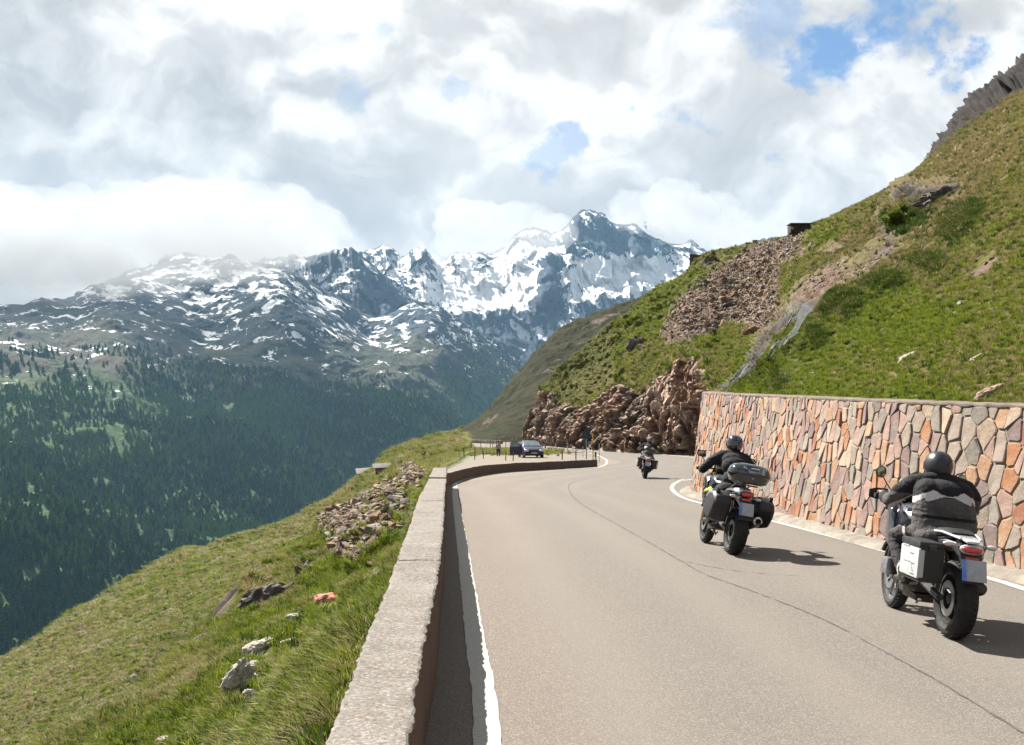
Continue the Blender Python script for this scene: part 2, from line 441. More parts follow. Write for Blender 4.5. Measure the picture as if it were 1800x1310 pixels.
# ================================================================== terrain materials
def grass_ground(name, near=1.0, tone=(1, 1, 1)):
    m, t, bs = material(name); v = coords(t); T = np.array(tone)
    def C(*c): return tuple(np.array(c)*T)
    nb = t.noise(v, 0.045*near, 5, 0.6, 0.4); nm = t.noise(v, 0.32*near, 6, 0.62, 0.5); nf = t.noise(v, 3.2*near, 6, 0.7); nff = t.noise(v, 17*near, 4, 0.7)
    g = t.mix(t.ramp(nm, 0.35, 0.65), C(0.052, 0.068, 0.010), C(0.100, 0.108, 0.016))
    g = t.mix(t.ramp(nb, 0.42, 0.62), g, C(0.105, 0.098, 0.024))
    dry = t.math('ADD', t.attr('dry'), t.math('MULTIPLY', t.math('SUBTRACT', nm, 0.5), 2.2))
    g = t.mix(t.ramp(t.math('ADD', dry, t.math('MULTIPLY', t.math('SUBTRACT', nf, 0.5), 1.6)), 0.25, 0.95), g, C(0.150, 0.112, 0.058))
    g = t.mix(t.ramp(t.math('ADD', t.attr('dark'), t.math('MULTIPLY', t.math('SUBTRACT', nf, 0.5), 1.4)), 0.3, 0.8), g, C(0.020, 0.026, 0.006))
    g = t.mix(t.ramp(nf, 0.3, 0.75, 0.62, 0.0), g, C(0.022, 0.020, 0.007), 'MIX')
    g = t.mix(t.ramp(nff, 0.42, 0.8, 0.0, 0.55), g, C(0.105, 0.115, 0.028))
    # bare earth and stone chips
    e = t.math('ADD', t.attr('scree'), t.math('MULTIPLY', t.math('SUBTRACT', t.noise(v, 1.1*near, 6, 0.7), 0.5), 1.5))
    vc = t.voro(v, 5.5*near, 'F1', 'Color'); vs = t.new('ShaderNodeSeparateColor'); t.put(vs.inputs[0], vc)
    ech = t.mix(vs.outputs[0], (0.085, 0.055, 0.040), (0.19, 0.135, 0.105)); ech = t.mix(t.ramp(nff, 0.35, 0.6, 0.5, 0), ech, (0.05, 0.036, 0.028))
    g = t.mix(t.ramp(e, 0.42, 0.66), g, ech)
    # rock
    vr = t.voro(v, 1.3*near, 'F1', 'Color'); vv = t.new('ShaderNodeSeparateColor'); t.put(vv.inputs[0], vr)
    nr = t.noise(v, 0.9*near, 9, 0.72)
    rk = t.mix(t.ramp(nr, 0.3, 0.7), (0.040, 0.036, 0.034), (0.145, 0.120, 0.10)); rk = t.mix(t.math('MULTIPLY', vv.outputs[1], 0.45), rk, (0.10, 0.062, 0.045))
    rk = t.mix(t.ramp(t.attr('rock'), 0.55, 0.85, 0.0, 0.85), rk, (0.011, 0.011, 0.012))
    rm = t.math('ADD', t.attr('rock'), t.math('MULTIPLY', t.math('SUBTRACT', t.noise(v, 0.7*near, 6, 0.7), 0.5), 1.3))
    rmk = t.ramp(rm, 0.45, 0.6)
    g = t.mix(rmk, g, rk)
    t.put(bs.inputs['Base Color'], g); bs.inputs['Roughness'].default_value = 0.95; bs.inputs['Specular IOR Level'].default_value = 0.1
    hgt = t.math('ADD', t.math('MULTIPLY', nf, 0.5), t.math('MULTIPLY', nff, 0.22)); hgt = t.math('ADD', hgt, t.math('MULTIPLY', nm, 0.8))
    t.put(bs.inputs['Normal'], t.bump(hgt, 0.9, 0.35/near))
    return m
M_GRASS = grass_ground('hillside_grass', 1.0)
M_GRASS_N = grass_ground('verge_grass', 2.2, (0.9, 1.05, 0.9))
M_GRASS_F = grass_ground('valley_slope_grass', 0.5, (0.92, 0.85, 1.0))
M_SPUR = grass_ground('cloud_shaded_spur_grass', 0.35, (0.26, 0.27, 0.38))  # grass tone darkened to put the passing cloud's shadow into the colour

STEEPW = 0.7
def mountain_mat(name, treeline, snow_lo, snow_hi, rock_a, rock_b, sscale=1.0, streak=(1, 1, 0.35), forest=True, bias=0.0):
    m, t, bs = material(name); v = coords(t); z = t.new('ShaderNodeSeparateXYZ'); t.put(z.inputs[0], v); z = z.outputs['Z']
    vs = coords(t, streak)
    n1 = t.noise(vs, 0.0062*sscale, 8, 0.62, 0.8); n2 = t.noise(v, 0.021*sscale, 7, 0.68, 0.3); n3 = t.noise(v, 0.0009*sscale, 4, 0.5)
    rk = t.mix(t.ramp(n2, 0.3, 0.7), rock_a, rock_b)
    nf = t.noise(v, 0.06*sscale, 6, 0.72); rk = t.mix(t.ramp(nf, 0.35, 0.6, 0.6, 0), rk, tuple(np.array(rock_a)*0.45))
    if forest:
        fo = t.mix(t.ramp(t.noise(v, 0.02, 5, 0.7), 0.35, 0.65), (0.030, 0.064, 0.018), (0.060, 0.100, 0.026))
        al = t.mix(t.ramp(t.noise(v, 0.006, 6, 0.6), 0.35, 0.65), (0.026, 0.038, 0.018), (0.060, 0.050, 0.030))
        tl = t.math('ADD', z, t.math('MULTIPLY', t.math('SUBTRACT', n3, 0.5), 620)); tl = t.math('ADD', tl, t.math('MULTIPLY', t.math('SUBTRACT', nf, 0.5), 160))
        rk = t.mix(t.ramp(tl, treeline+190, treeline+420), al, rk)
        rk = t.mix(t.ramp(tl, treeline-40, treeline+70), fo, rk)
    # snow lies in hollows and gullies, more of it higher up
    cav = t.attr('hollow'); st = t.attr('steep')
    s = t.math('ADD', t.ramp(z, snow_lo, snow_hi, 0.0, 1.0, False), t.math('MULTIPLY', t.math('SUBTRACT', n1, 0.5), 2.1))
    s = t.math('ADD', s, t.math('MULTIPLY', t.math('SUBTRACT', n2, 0.5), 0.7)); s = t.math('ADD', s, t.math('MULTIPLY', cav, 0.55))
    s = t.math('SUBTRACT', s, t.math('MULTIPLY', st, STEEPW)); s = t.math('ADD', s, bias)
    k = t.ramp(s, 0.60, 0.68)
    snow = t.mix(t.ramp(n2, 0.3, 0.7), (0.74, 0.75, 0.76), (0.90, 0.90, 0.89))
    t.put(bs.inputs['Base Color'], t.mix(k, rk, snow)); bs.inputs['Roughness'].default_value = 0.9; bs.inputs['Specular IOR Level'].default_value = 0.1
    t.put(bs.inputs['Normal'], t.bump(t.math('ADD', nf, t.math('MULTIPLY', n2, 2.0)), 0.8, 25/sscale))
    return m

def relief(A, amp, scale, seed, keep_edges=6, ax=(1, 1, 1), oct_=7, ridge=0.6):
    q = A*np.array(ax)/scale
    h = ridge*fbm(q, oct_, 0.5, seed, True) + (1-ridge)*fbm(q*1.7, oct_, 0.52, seed+9)
    B = A.copy(); nr = A.shape[0]
    B[..., 2] += amp*h; B[..., 1] -= amp*0.35*h
    return B, h
def blur(h, k):
    for ax in (0, 1):
        for _ in range(2):
            c = np.cumsum(np.pad(h, [(k+1, k) if a == ax else (0, 0) for a in (0, 1)], mode='edge'), axis=ax)
            h = (np.take(c, range(2*k+1, c.shape[ax]), axis=ax)-np.take(c, range(0, c.shape[ax]-2*k-1), axis=ax))/(2*k+1)
    return h
def ribs(B): return fbm(np.stack([(B[..., 0]+0.35*B[..., 2])/85, B[..., 1]/900, B[..., 2]/420], -1), 5, 0.55, 555, True)
def mtn_attrs(B, k=7, rib=0.0):
    n = normals(B); steep = sstep(1-np.abs(n[..., 2]), 0.35, 0.75)+rib*np.clip(ribs(B)-0.05, -0.4, 1)
    hol = np.clip((blur(B[..., 2], k)-B[..., 2])/ (np.std(B[..., 2]-blur(B[..., 2], k))*1.5+1e-6), -1, 1)
    return {'hollow': hol, 'steep': steep}

# ------------------------------------------------------------------ valley floor and mountains
mf = simple('valley_floor_ground', (0.03, 0.045, 0.015), 0.9, scale=0.004, var=0.3)
mobj('valley_floor', [(-11900, -900, -620), (11900, -900, -620), (11900, 9900, -620), (-11900, 9900, -620)], [(0, 1, 2, 3)], mf, kind='structure')

def rowpx(L): return [P(*k) for k in L]
M1S = [(-500, 690, 3500), (-100, 600, 4000), (30, 574, 4300), (100, 548, 4400), (150, 524, 4500), (220, 484, 4700), (290, 463, 4900), (340, 461, 5000), (430, 464, 5000), (500, 474, 5000),
       (594, 524, 5200), (660, 556, 5400), (755, 539, 5500), (803, 562, 5600), (850, 588, 5700), (897, 610, 5900), (945, 632, 6000), (1100, 700, 6200)]
M1M = [(-500, 900, 2300), (-100, 760, 2600), (30, 740, 2700), (100, 735, 2850), (150, 730, 2950), (220, 720, 3100), (290, 715, 3300), (340, 712, 3450), (430, 700, 3600), (500, 700, 3700),
       (594, 705, 4000), (660, 710, 4200), (755, 690, 4500), (803, 690, 4800), (850, 700, 5000), (897, 710, 5100), (945, 720, 5200), (1100, 760, 5400)]
M1B = [(-500, 1500, 1150), (-100, 1350, 1250), (30, 1240, 1400), (100, 1190, 1500), (150, 1160, 1600), (220, 1110, 1750), (290, 1070, 1900), (340, 1030, 2000), (430, 1010, 2150), (500, 980, 2400),
       (594, 935, 2800), (660, 895, 3100), (755, 835, 3600), (803, 815, 3900), (850, 800, 4200), (897, 800, 4400), (945, 800, 4600), (1100, 830, 4800)]
A1 = patch([rowpx(M1B), rowpx(M1M), rowpx(M1S)], 560, 420)
fade = np.linspace(0, 1, A1.shape[0])[:, None]
B1, h1 = relief(A1, 95, 900, 3, ax=(1.0, 0.7, 0.5))
# long gullies and spurs running down to the right
sp = fbm(np.stack([A1[..., 0]*0.8+A1[..., 2]*1.1, A1[..., 1]*0.25, A1[..., 2]*0.1], -1)/620, 5, 0.5, 40, True)
B1[..., 2] += 70*sp*(0.35+0.65*fade); B1[..., 1] -= 60*sp
f2 = fbm(A1/np.array([230, 300, 260]), 5, 0.55, 44, True); B1[..., 2] += 26*f2; B1[..., 1] -= 20*f2
edge_keep = (1-sstep(fade, 0.93, 1.0))
B1[..., 2] = A1[..., 2] + (B1[..., 2]-A1[..., 2])*(0.22+0.78*edge_keep)
back = B1[-1:].copy(); back[..., 1] += 500; back[..., 2] -= 500
B1x = np.concatenate([B1, back], 0)
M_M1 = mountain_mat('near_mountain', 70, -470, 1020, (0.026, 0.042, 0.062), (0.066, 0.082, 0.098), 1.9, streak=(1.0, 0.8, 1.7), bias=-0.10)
grid_obj('mountain', B1x, M_M1, mtn_attrs(B1x))

M2S = [(420, 500, 5900), (455, 466, 5950), (485, 461, 5950), (520, 457, 6000), (545, 462, 6000), (575, 449, 6050), (595, 443, 6050), (612, 437, 6100), (632, 449, 6100), (655, 470, 6150), (685, 498, 6200), (715, 520, 6250), (745, 530, 6300), (790, 562, 6350), (840, 610, 6400), (900, 660, 6500)]
M2B = [(u, max(v+110, 610), d-1000) for (u, v, d) in M2S]
A2 = patch([rowpx(M2B), rowpx(M2S)], 360, 160)
def crag(A, amp, scale, seed, top=0.25):
    f = np.linspace(0, 1, A.shape[0])[:, None]
    B, h = relief(A, amp, scale, seed, ax=(1, 1, 0.55), oct_=7, ridge=0.75)
    k = 1-(1-top)*sstep(f, 0.85, 1.0)
    B = A+(B-A)*k[..., None] if k.ndim == 2 else B
    rb = ribs(A)*(1-0.5*sstep(f, 0.9, 1.0)); B[..., 1] -= 45*rb; B[..., 2] += 16*rb
    fc_ = facet(A/np.array([130, 400, 190]), 31); B[..., 1] -= 55*fc_; B[..., 2] += 22*fc_*(1-0.85*sstep(f, 0.8, 1.0))
    B[..., 2] += 13*fbm(np.stack([A[..., 0]/42, A[..., 1]/400, A[..., 2]/200], -1), 4, 0.6, 77, True)*sstep(f, 0.75, 1.0)
    return B
B2 = crag(A2, 110, 520, 21)
b_ = B2[-1:].copy(); b_[..., 1] += 300; b_[..., 2] -= 400; B2 = np.concatenate([B2, b_], 0)
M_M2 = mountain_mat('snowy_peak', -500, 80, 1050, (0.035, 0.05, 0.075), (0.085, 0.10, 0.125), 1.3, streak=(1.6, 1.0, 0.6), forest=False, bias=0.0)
grid_obj('mountain', B2, M_M2, mtn_attrs(B2, 5, 0.9))

M3S = [(560, 500, 7200), (620, 455, 7250), (645, 445, 7300), (672, 437, 7300), (690, 440, 7300), (706, 452, 7300), (735, 440, 7350), (750, 446, 7350), (772, 466, 7400), (800, 452, 7450), (830, 447, 7500), (865, 447, 7550), (890, 436, 7600), (915, 410, 7650),
       (935, 405, 7700), (952, 405, 7700), (970, 411, 7750), (985, 408, 7750), (1000, 396, 7750), (1015, 380, 7800), (1028, 371, 7800), (1045, 377, 7800), (1062, 383, 7800), (1078, 396, 7800), (1095, 398, 7850), (1112, 397, 7850), (1128, 408, 7850),
       (1145, 423, 7900), (1165, 430, 7900), (1190, 434, 7900), (1205, 430, 7900), (1215, 424, 7900), (1232, 438, 7900), (1260, 446, 8000), (1300, 434, 8000), (1345, 420, 8000), (1385, 424, 8100), (1450, 420, 8100), (1600, 470, 8200)]
M3B = [(u, 700 if u < 1250 else 640, d-2500) for (u, v, d) in M3S]
def m3mid(u, v, d):
    return (u, 560+(25 if 760 < u < 1000 else 0), d-1150)
A3 = patch([rowpx(M3B), rowpx([m3mid(*k) for k in M3S]), rowpx(M3S)], 720, 330)
A3[..., 2] += 0
B3 = crag(A3, 150, 800, 61, 0.08)
U3, V3 = proj(B3)
# the buttress below the main summit
but = np.exp(-(((U3-965+0.12*(V3-500))/26)**2))*sstep(V3, 430, 470)*(1-sstep(V3, 530, 570))
B3[..., 1] -= 260*but; B3[..., 2] += 40*but
b_ = B3[-1:].copy(); b_[..., 1] += 400; b_[..., 2] -= 500; B3x = np.concatenate([B3, b_], 0)
at = mtn_attrs(B3x, 6, 0.9)
Ux, Vx = proj(B3x)
dark = np.exp(-(((Ux-965+0.12*(Vx-500))/24)**2))*sstep(Vx, 425, 465)*(1-sstep(Vx, 530, 570))
dark = np.maximum(dark, np.exp(-(((Ux-1085)/70)**2+((Vx-425)/26)**2)))
glac = np.exp(-(((Ux-870)/95)**2+((Vx-510+0.1*(Ux-870))/34)**2)) + np.exp(-(((Ux-1090)/90)**2+((Vx-478)/32)**2)) + 0.8*np.exp(-(((Ux-930)/40)**2+((Vx-440)/20)**2))
at['hollow'] = np.clip(at['hollow']+1.5*glac-1.5*dark, -2, 2); at['steep'] = np.clip(at['steep']*(1-0.85*np.clip(glac, 0, 1))+0.4*dark, -0.2, 1.6)
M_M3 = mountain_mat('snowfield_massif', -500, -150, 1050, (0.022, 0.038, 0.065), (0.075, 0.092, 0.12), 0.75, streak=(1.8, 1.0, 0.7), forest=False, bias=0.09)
grid_obj('mountain', B3x, M_M3, at)

M0S = [(-500, 690, 6800), (-200, 640, 7000), (0, 592, 7000), (45, 568, 7000), (75, 552, 7000), (100, 556, 7000), (150, 520, 7000), (200, 492, 7000), (260, 466, 7000), (330, 448, 7000), (420, 470, 7000)]
A0 = patch([rowpx([(u, v+150, d-900) for (u, v, d) in M0S]), rowpx(M0S)], 260, 110)
B0 = crag(A0, 90, 600, 33)
b_ = B0[-1:].copy(); b_[..., 1] += 300; b_[..., 2] -= 400; B0 = np.concatenate([B0, b_], 0)
grid_obj('mountain', B0, M_M2, mtn_attrs(B0, 5))

# ------------------------------------------------------------------ conifers on the far side of the valley
def conifer_mesh(seed, mat, tiers=5, n=7):
    rg = np.random.default_rng(seed); V = []; Fc = []
    V0 = len(V)
    for k in range(5): a = 2*math.pi*k/5; V.append((0.018*math.cos(a), 0.018*math.sin(a), -0.03))
    V.append((0, 0, 0.5)); Fc += [(k, (k+1) % 5, 5) for k in range(5)]
    for i in range(tiers):
        z0 = 0.10+0.82*i/tiers; z1 = min(z0+0.34, 1.0); r = 0.23*(1-i/tiers)**0.8+0.02
        b = len(V); ph = rg.random()*6
        for k in range(n*2):
            a = 2*math.pi*k/(n*2)+ph; rr = r*(1.0 if k % 2 == 0 else 0.55)*rg.uniform(0.75, 1.2)
            V.append((rr*math.cos(a), rr*math.sin(a), z0-0.03*rg.random()*(1 if k % 2 else -1)))
        V.append((0, 0, z1)); t_ = len(V)-1
        Fc += [(b+k, b+(k+1) % (n*2), t_) for k in range(n*2)]
    return V, Fc
def tree_mat(name, a, b):
    m, t, bs = material(name); oi = t.new('ShaderNodeObjectInfo').outputs['Random']; v = coords(t)
    c = t.mix(oi, a, b); c = t.mix(t.ramp(t.noise(v, 9, 3, 0.7), 0.35, 0.7), tuple(np.array(a)*0.5), c)
    t.put(bs.inputs['Base Color'], c); bs.inputs['Roughness'].default_value = 0.9; bs.inputs['Specular IOR Level'].default_value = 0.1
    tr = t.new('ShaderNodeBsdfTranslucent'); t.put(tr.inputs['Color'], c); mx = t.new('ShaderNodeMixShader'); mx.inputs[0].default_value = 0.6
    t.l.new(bs.outputs[0], mx.inputs[1]); t.l.new(tr.outputs[0], mx.inputs[2]); t.l.new(mx.outputs[0], t.n['Material Output'].inputs['Surface'])
    return m
MT1 = tree_mat('spruce_needles', (0.045, 0.110, 0.028), (0.100, 0.190, 0.046)); MT2 = tree_mat('larch_needles', (0.12, 0.23, 0.038), (0.20, 0.31, 0.06))
srcs = [src(*conifer_mesh(s, m), m, 'conifer') for s, m in ((1, MT1), (2, MT1), (3, MT2), (4, MT2), (5, MT1))]
rg = np.random.default_rng(2)
T1 = Tri(B1); q = T1.sample(190000, rng=rg); U, V_ = proj(q)
tz = q[:, 2]+380*fbm(q/900, 3, 0.5, 77)+150*fbm(q/220, 3, 0.6, 78)+45-0.03*np.clip(q[:, 0], -900, 600)
dens = 1-0.95*sstep(tz, 20, 260); dens *= 0.35+0.65*sstep(fbm(q/130, 3, 0.6, 80), -0.35, 0.1)
dens *= (tz < 260); dens *= 1-0.6*sstep(q[:, 1], 3800, 5200)
# open cuts and meadows in the wood
for (cu, cv, ru, rv) in ((330, 700, 30, 14), (230, 690, 18, 8), (60, 1010, 24, 18), (200, 1010, 16, 14), (75, 905, 14, 18), (400, 720, 14, 25)):
    dens *= 1-np.exp(-(((U-cu)/ru)**2+((V_-cv)/rv)**2))*0.95
ok = (rg.random(len(q)) < dens) & (U > -300) & (U < 1000)
vis = q[ok][:29000]
hs = (13+9*rg.random(len(vis)))*(0.75+0.5*(fbm(vis/300, 2, 0.5, 90)*0.5+0.5))
pix = hs*F/vis[:, 1]
Uv, Vv = proj(vis)
# those that stand clear of the grass slope and show largest are trees of their own
skyF = np.interp(Uv, [-200, 0, 200, 340, 430, 520, 640, 700, 820], [1275, 1165, 1045, 972, 950, 920, 850, 803, 766])
vtop = Vv-pix*0.9
cand = np.where((Uv > 2) & (Uv < 800) & (vtop < skyF-6))[0]
cand = cand[np.argsort(-pix[cand])][:280]
selm = np.zeros(len(vis), bool); selm[cand] = True
far = ~selm
kind_ix = np.where(0.6*fbm(vis/260, 3, 0.5, 95)+0.9*fbm(vis/800, 2, 0.5, 96)+0.22*rg.normal(size=len(vis)) > -0.04, 2+rg.integers(0, 2, len(vis)), rg.integers(0, 2, len(vis)))  # broad dark spruce and pale larch areas also paint cloud shadow and sunlight
rots = np.stack([rg.normal(size=len(vis))*0.03, rg.normal(size=len(vis))*0.03, rg.random(len(vis))*6.28], 1)
scl = np.stack([hs*1.15, hs*1.15, hs], 1)
o = scatter('forest', vis[far]-[0, 0, 0.5], rots[far], scl[far], kind_ix[far], srcs)
tag(o, 'dark conifer forest covering the far side of the valley below the snow', 'forest')
for i in cand:
    s_ = srcs[int(kind_ix[i])]
    o = bpy.data.objects.new('conifer_tree', s_.data); COL.objects.link(o)
    o.location = vis[i]-[0, 0, 0.5]; o.rotation_euler = rots[i]; o.scale = scl[i]
    lar = kind_ix[i] >= 2
    tag(o, 'pale green larch standing in the wood across the valley' if lar else 'dark green spruce standing in the wood across the valley', 'tree',
        'pale larches in the near edge of the wood' if lar else 'dark spruces in the near edge of the wood')

# ------------------------------------------------------------------ the grass slope falling into the valley
FN = [(-300, 1700, 28), (150, 1500, 38), (330, 1300, 55), (420, 1180, 68), (500, 1060, 80), (600, 960, 90), (690, 885, 80), (745, 842, 64), (790, 812, 87), (826, 787, 130)]
FM = [(-550, 1620, 60), (-50, 1400, 70), (140, 1230, 90), (290, 1110, 110), (410, 1015, 135), (560, 940, 150), (665, 868, 150), (722, 825, 140), (780, 796, 170), (824, 778, 220)]
FS = [(-800, 1590, 110), (-220, 1290, 140), (0, 1163, 170), (200, 1043, 235), (345, 970, 290), (520, 918, 350), (640, 850, 450), (700, 803, 540), (770, 776, 600), (822, 767, 620)]
AF = patch([rowpx(FN), rowpx(FM), rowpx(FS)], 420, 300)
nF = normals(AF); sg = np.sign(nF[..., 2:3]); nF = nF*sg
ff = np.linspace(0, 1, AF.shape[0])[:, None]
dF = AF[..., 1:2]
bF = 0.010*dF*fbm(np.stack([AF[..., 0]*0.7, AF[..., 1]*0.22, AF[..., 2]*0.5], -1)/(9), 5, 0.5, 101)[..., None] + 0.45*fbm(AF/3.5, 5, 0.55, 103, True)[..., None]
bF += 2.4*fbm(AF/45, 3, 0.5, 104)[..., None]*(sstep(ff, 0.06, 0.3))[..., None]*(dF/200)
UF, VF = proj(AF)
# notch and knoll on its skyline, a gully half way down
bF[..., 0] += 1.9*np.exp(-(((UF-325)/28)**2+((VF-968)/26)**2))*0.5 - 0.6*np.exp(-(((UF-362)/16)**2+((VF-968)/24)**2))
gl = np.exp(-(((VF-(1180-0.72*(UF-250)))/14)**2))*sstep(UF, 200, 260)*(1-sstep(UF, 380, 460))
bF[..., 0] -= 1.6*gl
AF2 = AF+nF*bF
bk = AF2[-1:].copy(); bk[..., 0] -= 8; bk[..., 1] += 12; bk[..., 2] -= 22; AFx = np.concatenate([AF2, bk], 0)
bk2 = bk.copy(); bk2[..., 0] -= 80; bk2[..., 1] += 60; bk2[..., 2] -= 160; AFx = np.concatenate([AFx, bk2], 0)
Ux, Vx = proj(AFx)
def E_(U, V, cu, cv, ru, rv, ang=0):
    a = rad(ang); x = (U-cu)*math.cos(a)+(V-cv)*math.sin(a); y = -(U-cu)*math.sin(a)+(V-cv)*math.cos(a)
    return np.exp(-((x/ru)**2+(y/rv)**2))
band = np.exp(-((Vx-(1000+(-0.60)*(Ux-300)+18))/13)**2)*sstep(Ux, 20, 120)*(1-sstep(Ux, 330, 420))
dryF = np.clip(0.36+0.30*fbm(np.stack([AFx[..., 0]*0.5, AFx[..., 1]*0.12, AFx[..., 2]*0.5], -1)/6, 4, 0.5, 7)+0.7*band+0.25*E_(Ux, Vx, 480, 1000, 160, 40, -35)-0.35*E_(Ux, Vx, 600, 905, 90, 20, -35)-0.4*E_(Ux, Vx, 410, 1085, 60, 60), 0, 1.2)
glx = np.exp(-(((Vx-(1180-0.72*(Ux-250)))/13)**2))*sstep(Ux, 200, 260)*(1-sstep(Ux, 380, 460))
scF = 0.42*E_(Ux, Vx, 150, 1290, 90, 22, -30)+0.3*E_(Ux, Vx, 130, 1240, 60, 12, 20)+0.62*E_(Ux, Vx, 690, 895, 50, 6, -38)+0.5*E_(Ux, Vx, 225, 1060, 40, 5, -33)
dkF = 0.9*glx+0.55*E_(Ux, Vx, 355, 1025, 26, 10, -20)+0.5*E_(Ux, Vx, 50, 1165, 40, 6, -28)+0.15+0.8*E_(Ux, Vx, 775, 788, 60, 24)
grid_obj('valley_slope', AFx, M_GRASS_F, {'dry': dryF, 'dark': dkF, 'scree': scF, 'rock': 0.3*glx})

# ------------------------------------------------------------------ dark spur beyond the bend
SF = [(812, 782, 240), (845, 786, 235), (880, 784, 240), (925, 778, 250), (965, 745, 270), (1030, 700, 290), (1110, 650, 310), (1240, 560, 330)]
SS = [(818, 769, 330), (852, 732, 345), (897, 684, 360), (940, 628, 375), (985, 586, 385), (1060, 552, 400), (1125, 527, 410), (1260, 478, 420)]
AS = patch([rowpx(SF), rowpx(SS)], 260, 170)
nS = normals(AS); nS *= np.sign(-nS[..., 1:2]+1e-9)
AS2 = AS+nS*(3.2*fbm(AS/26, 6, 0.55, 201, True)[..., None]+1.1*fbm(AS/5, 4, 0.6, 202)[..., None])*(0.35+0.65*np.linspace(0, 1, 170))[:, None, None]
bk = AS2[-1:].copy(); bk[..., 1] += 60; bk[..., 2] -= 40; AS2 = np.concatenate([AS2, bk], 0)
Us, Vs = proj(AS2)
stp = 0.55*E_(Us, Vs, 860, 742, 38, 12, -40)+0.5*E_(Us, Vs, 965, 650, 25, 18, -30)+0.5*E_(Us, Vs, 1060, 560, 80, 8, -22)+0.45*E_(Us, Vs, 1020, 600, 50, 10, -40)
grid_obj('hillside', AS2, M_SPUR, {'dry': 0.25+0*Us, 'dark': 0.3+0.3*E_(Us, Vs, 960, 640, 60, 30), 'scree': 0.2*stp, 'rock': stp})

# ------------------------------------------------------------------ stone wall line (needed by the hill behind it)
WB = [(6.75, 5.0), (6.35, 9.0), (5.93, 12.7), (5.62, 14.6), (5.45, 16.2), (5.38, 18.6), (5.30, 21.7), (5.15, 26.0), (5.10, 30.4), (5.75, 34.0), (7.4, 38.5), (10.2, 44.5)]
WBp = polyres(WB, 0.05)
WBs = np.r_[0, np.cumsum(np.linalg.norm(np.diff(WBp, axis=0), axis=1))]
WL = WBs[-1]; BATTER = 0.13
def wall_top(y): return 1.97+0.0345*(np.clip(y, 8, 33)-12.9)+0.02*np.clip(y-33, 0, 20)
def wall_at(s, h):
    """point on the wall face at arc length s, height h above the road; and outward normal (to the road)"""
    x = np.interp(s, WBs, WBp[:, 0]); y = np.interp(s, WBs, WBp[:, 1])
    x2 = np.interp(np.minimum(s+0.3, WL), WBs, WBp[:, 0]); y2 = np.interp(np.minimum(s+0.3, WL), WBs, WBp[:, 1])
    x1 = np.interp(np.maximum(s-0.3, 0), WBs, WBp[:, 0]); y1 = np.interp(np.maximum(s-0.3, 0), WBs, WBp[:, 1])
    tx, ty = x2-x1, y2-y1; L = np.hypot(tx, ty); nx, ny = -ty/L, tx/L       # left of direction of travel = the road side
    return np.stack([x-nx*BATTER*h, y-ny*BATTER*h, zroad(y)+h], -1), np.stack([nx, ny, 0*nx], -1)
def wall_h(s):
    y = np.interp(s, WBs, WBp[:, 1]); return wall_top(y)-zroad(y)
def behind(s, back=0.45, dz=-0.05):
    p, n = wall_at(np.array(s), wall_h(s)); return Vector(p-n*back)+Vector((0, 0, dz))
s_of_y = lambda y: float(np.interp(y, WBp[:, 1], WBs))

# ------------------------------------------------------------------ rock cutting and the hill above the road
RT = [(952, 694, 151), (958, 684, 149), (976, 690, 146), (1000, 709, 140), (1030, 712, 133), (1060, 697, 128), (1092, 674, 123), (1133, 682, 115), (1165, 660, 109), (1195, 626, 106), (1228, 634, 100), (1262, 700, 80)]
RB = [(921, 777, 153), (935, 780, 149), (965, 783, 141), (1000, 787, 130), (1030, 790, 122), (1060, 793, 115.4), (1095, 795, 111), (1130, 797, 108), (1165, 799, 105), (1195, 801, 102), (1230, 804, 98), (1280, 815, 82)]
AH_sky = [(953, 690, 153), (972, 668, 156), (998, 640, 159), (1028, 610, 163), (1065, 582, 166), (1100, 556, 170), (1138, 524, 175), (1180, 494, 181), (1205, 482, 184), (1240, 452, 188), (1285, 437, 192), (1330, 428, 196),
          (1378, 417, 200), (1425, 397, 204), (1470, 380, 208), (1530, 350, 214), (1592, 318, 219), (1648, 264, 225), (1690, 216, 230), (1740, 162, 236), (1812, 112, 246), (2100, -40, 262), (2700, -300, 280)]
foot_w = [Vector((12.2, 47.0, 2.9)), behind(s_of_y(36), 1.2), behind(s_of_y(31.5), 0.9), behind(s_of_y(26.5)), behind(s_of_y(21)), behind(s_of_y(17)), behind(s_of_y(14.6)), behind(s_of_y(12.7)), behind(s_of_y(10)), behind(s_of_y(5.2)), Vector((9.5, 1.6, 1.9))]
footA = rowpx(RT)+foot_w
AH = patch([footA, rowpx(AH_sky)], 760, 470)
nH = normals(AH); nH *= np.sign(nH[..., 2:3]+1e-9)
UH, VH = proj(AH); dH = AH[..., 1]
ramp_e = sstep(np.linspace(0, 1, AH.shape[0])[:, None]*dH/6, 0, 1.0)
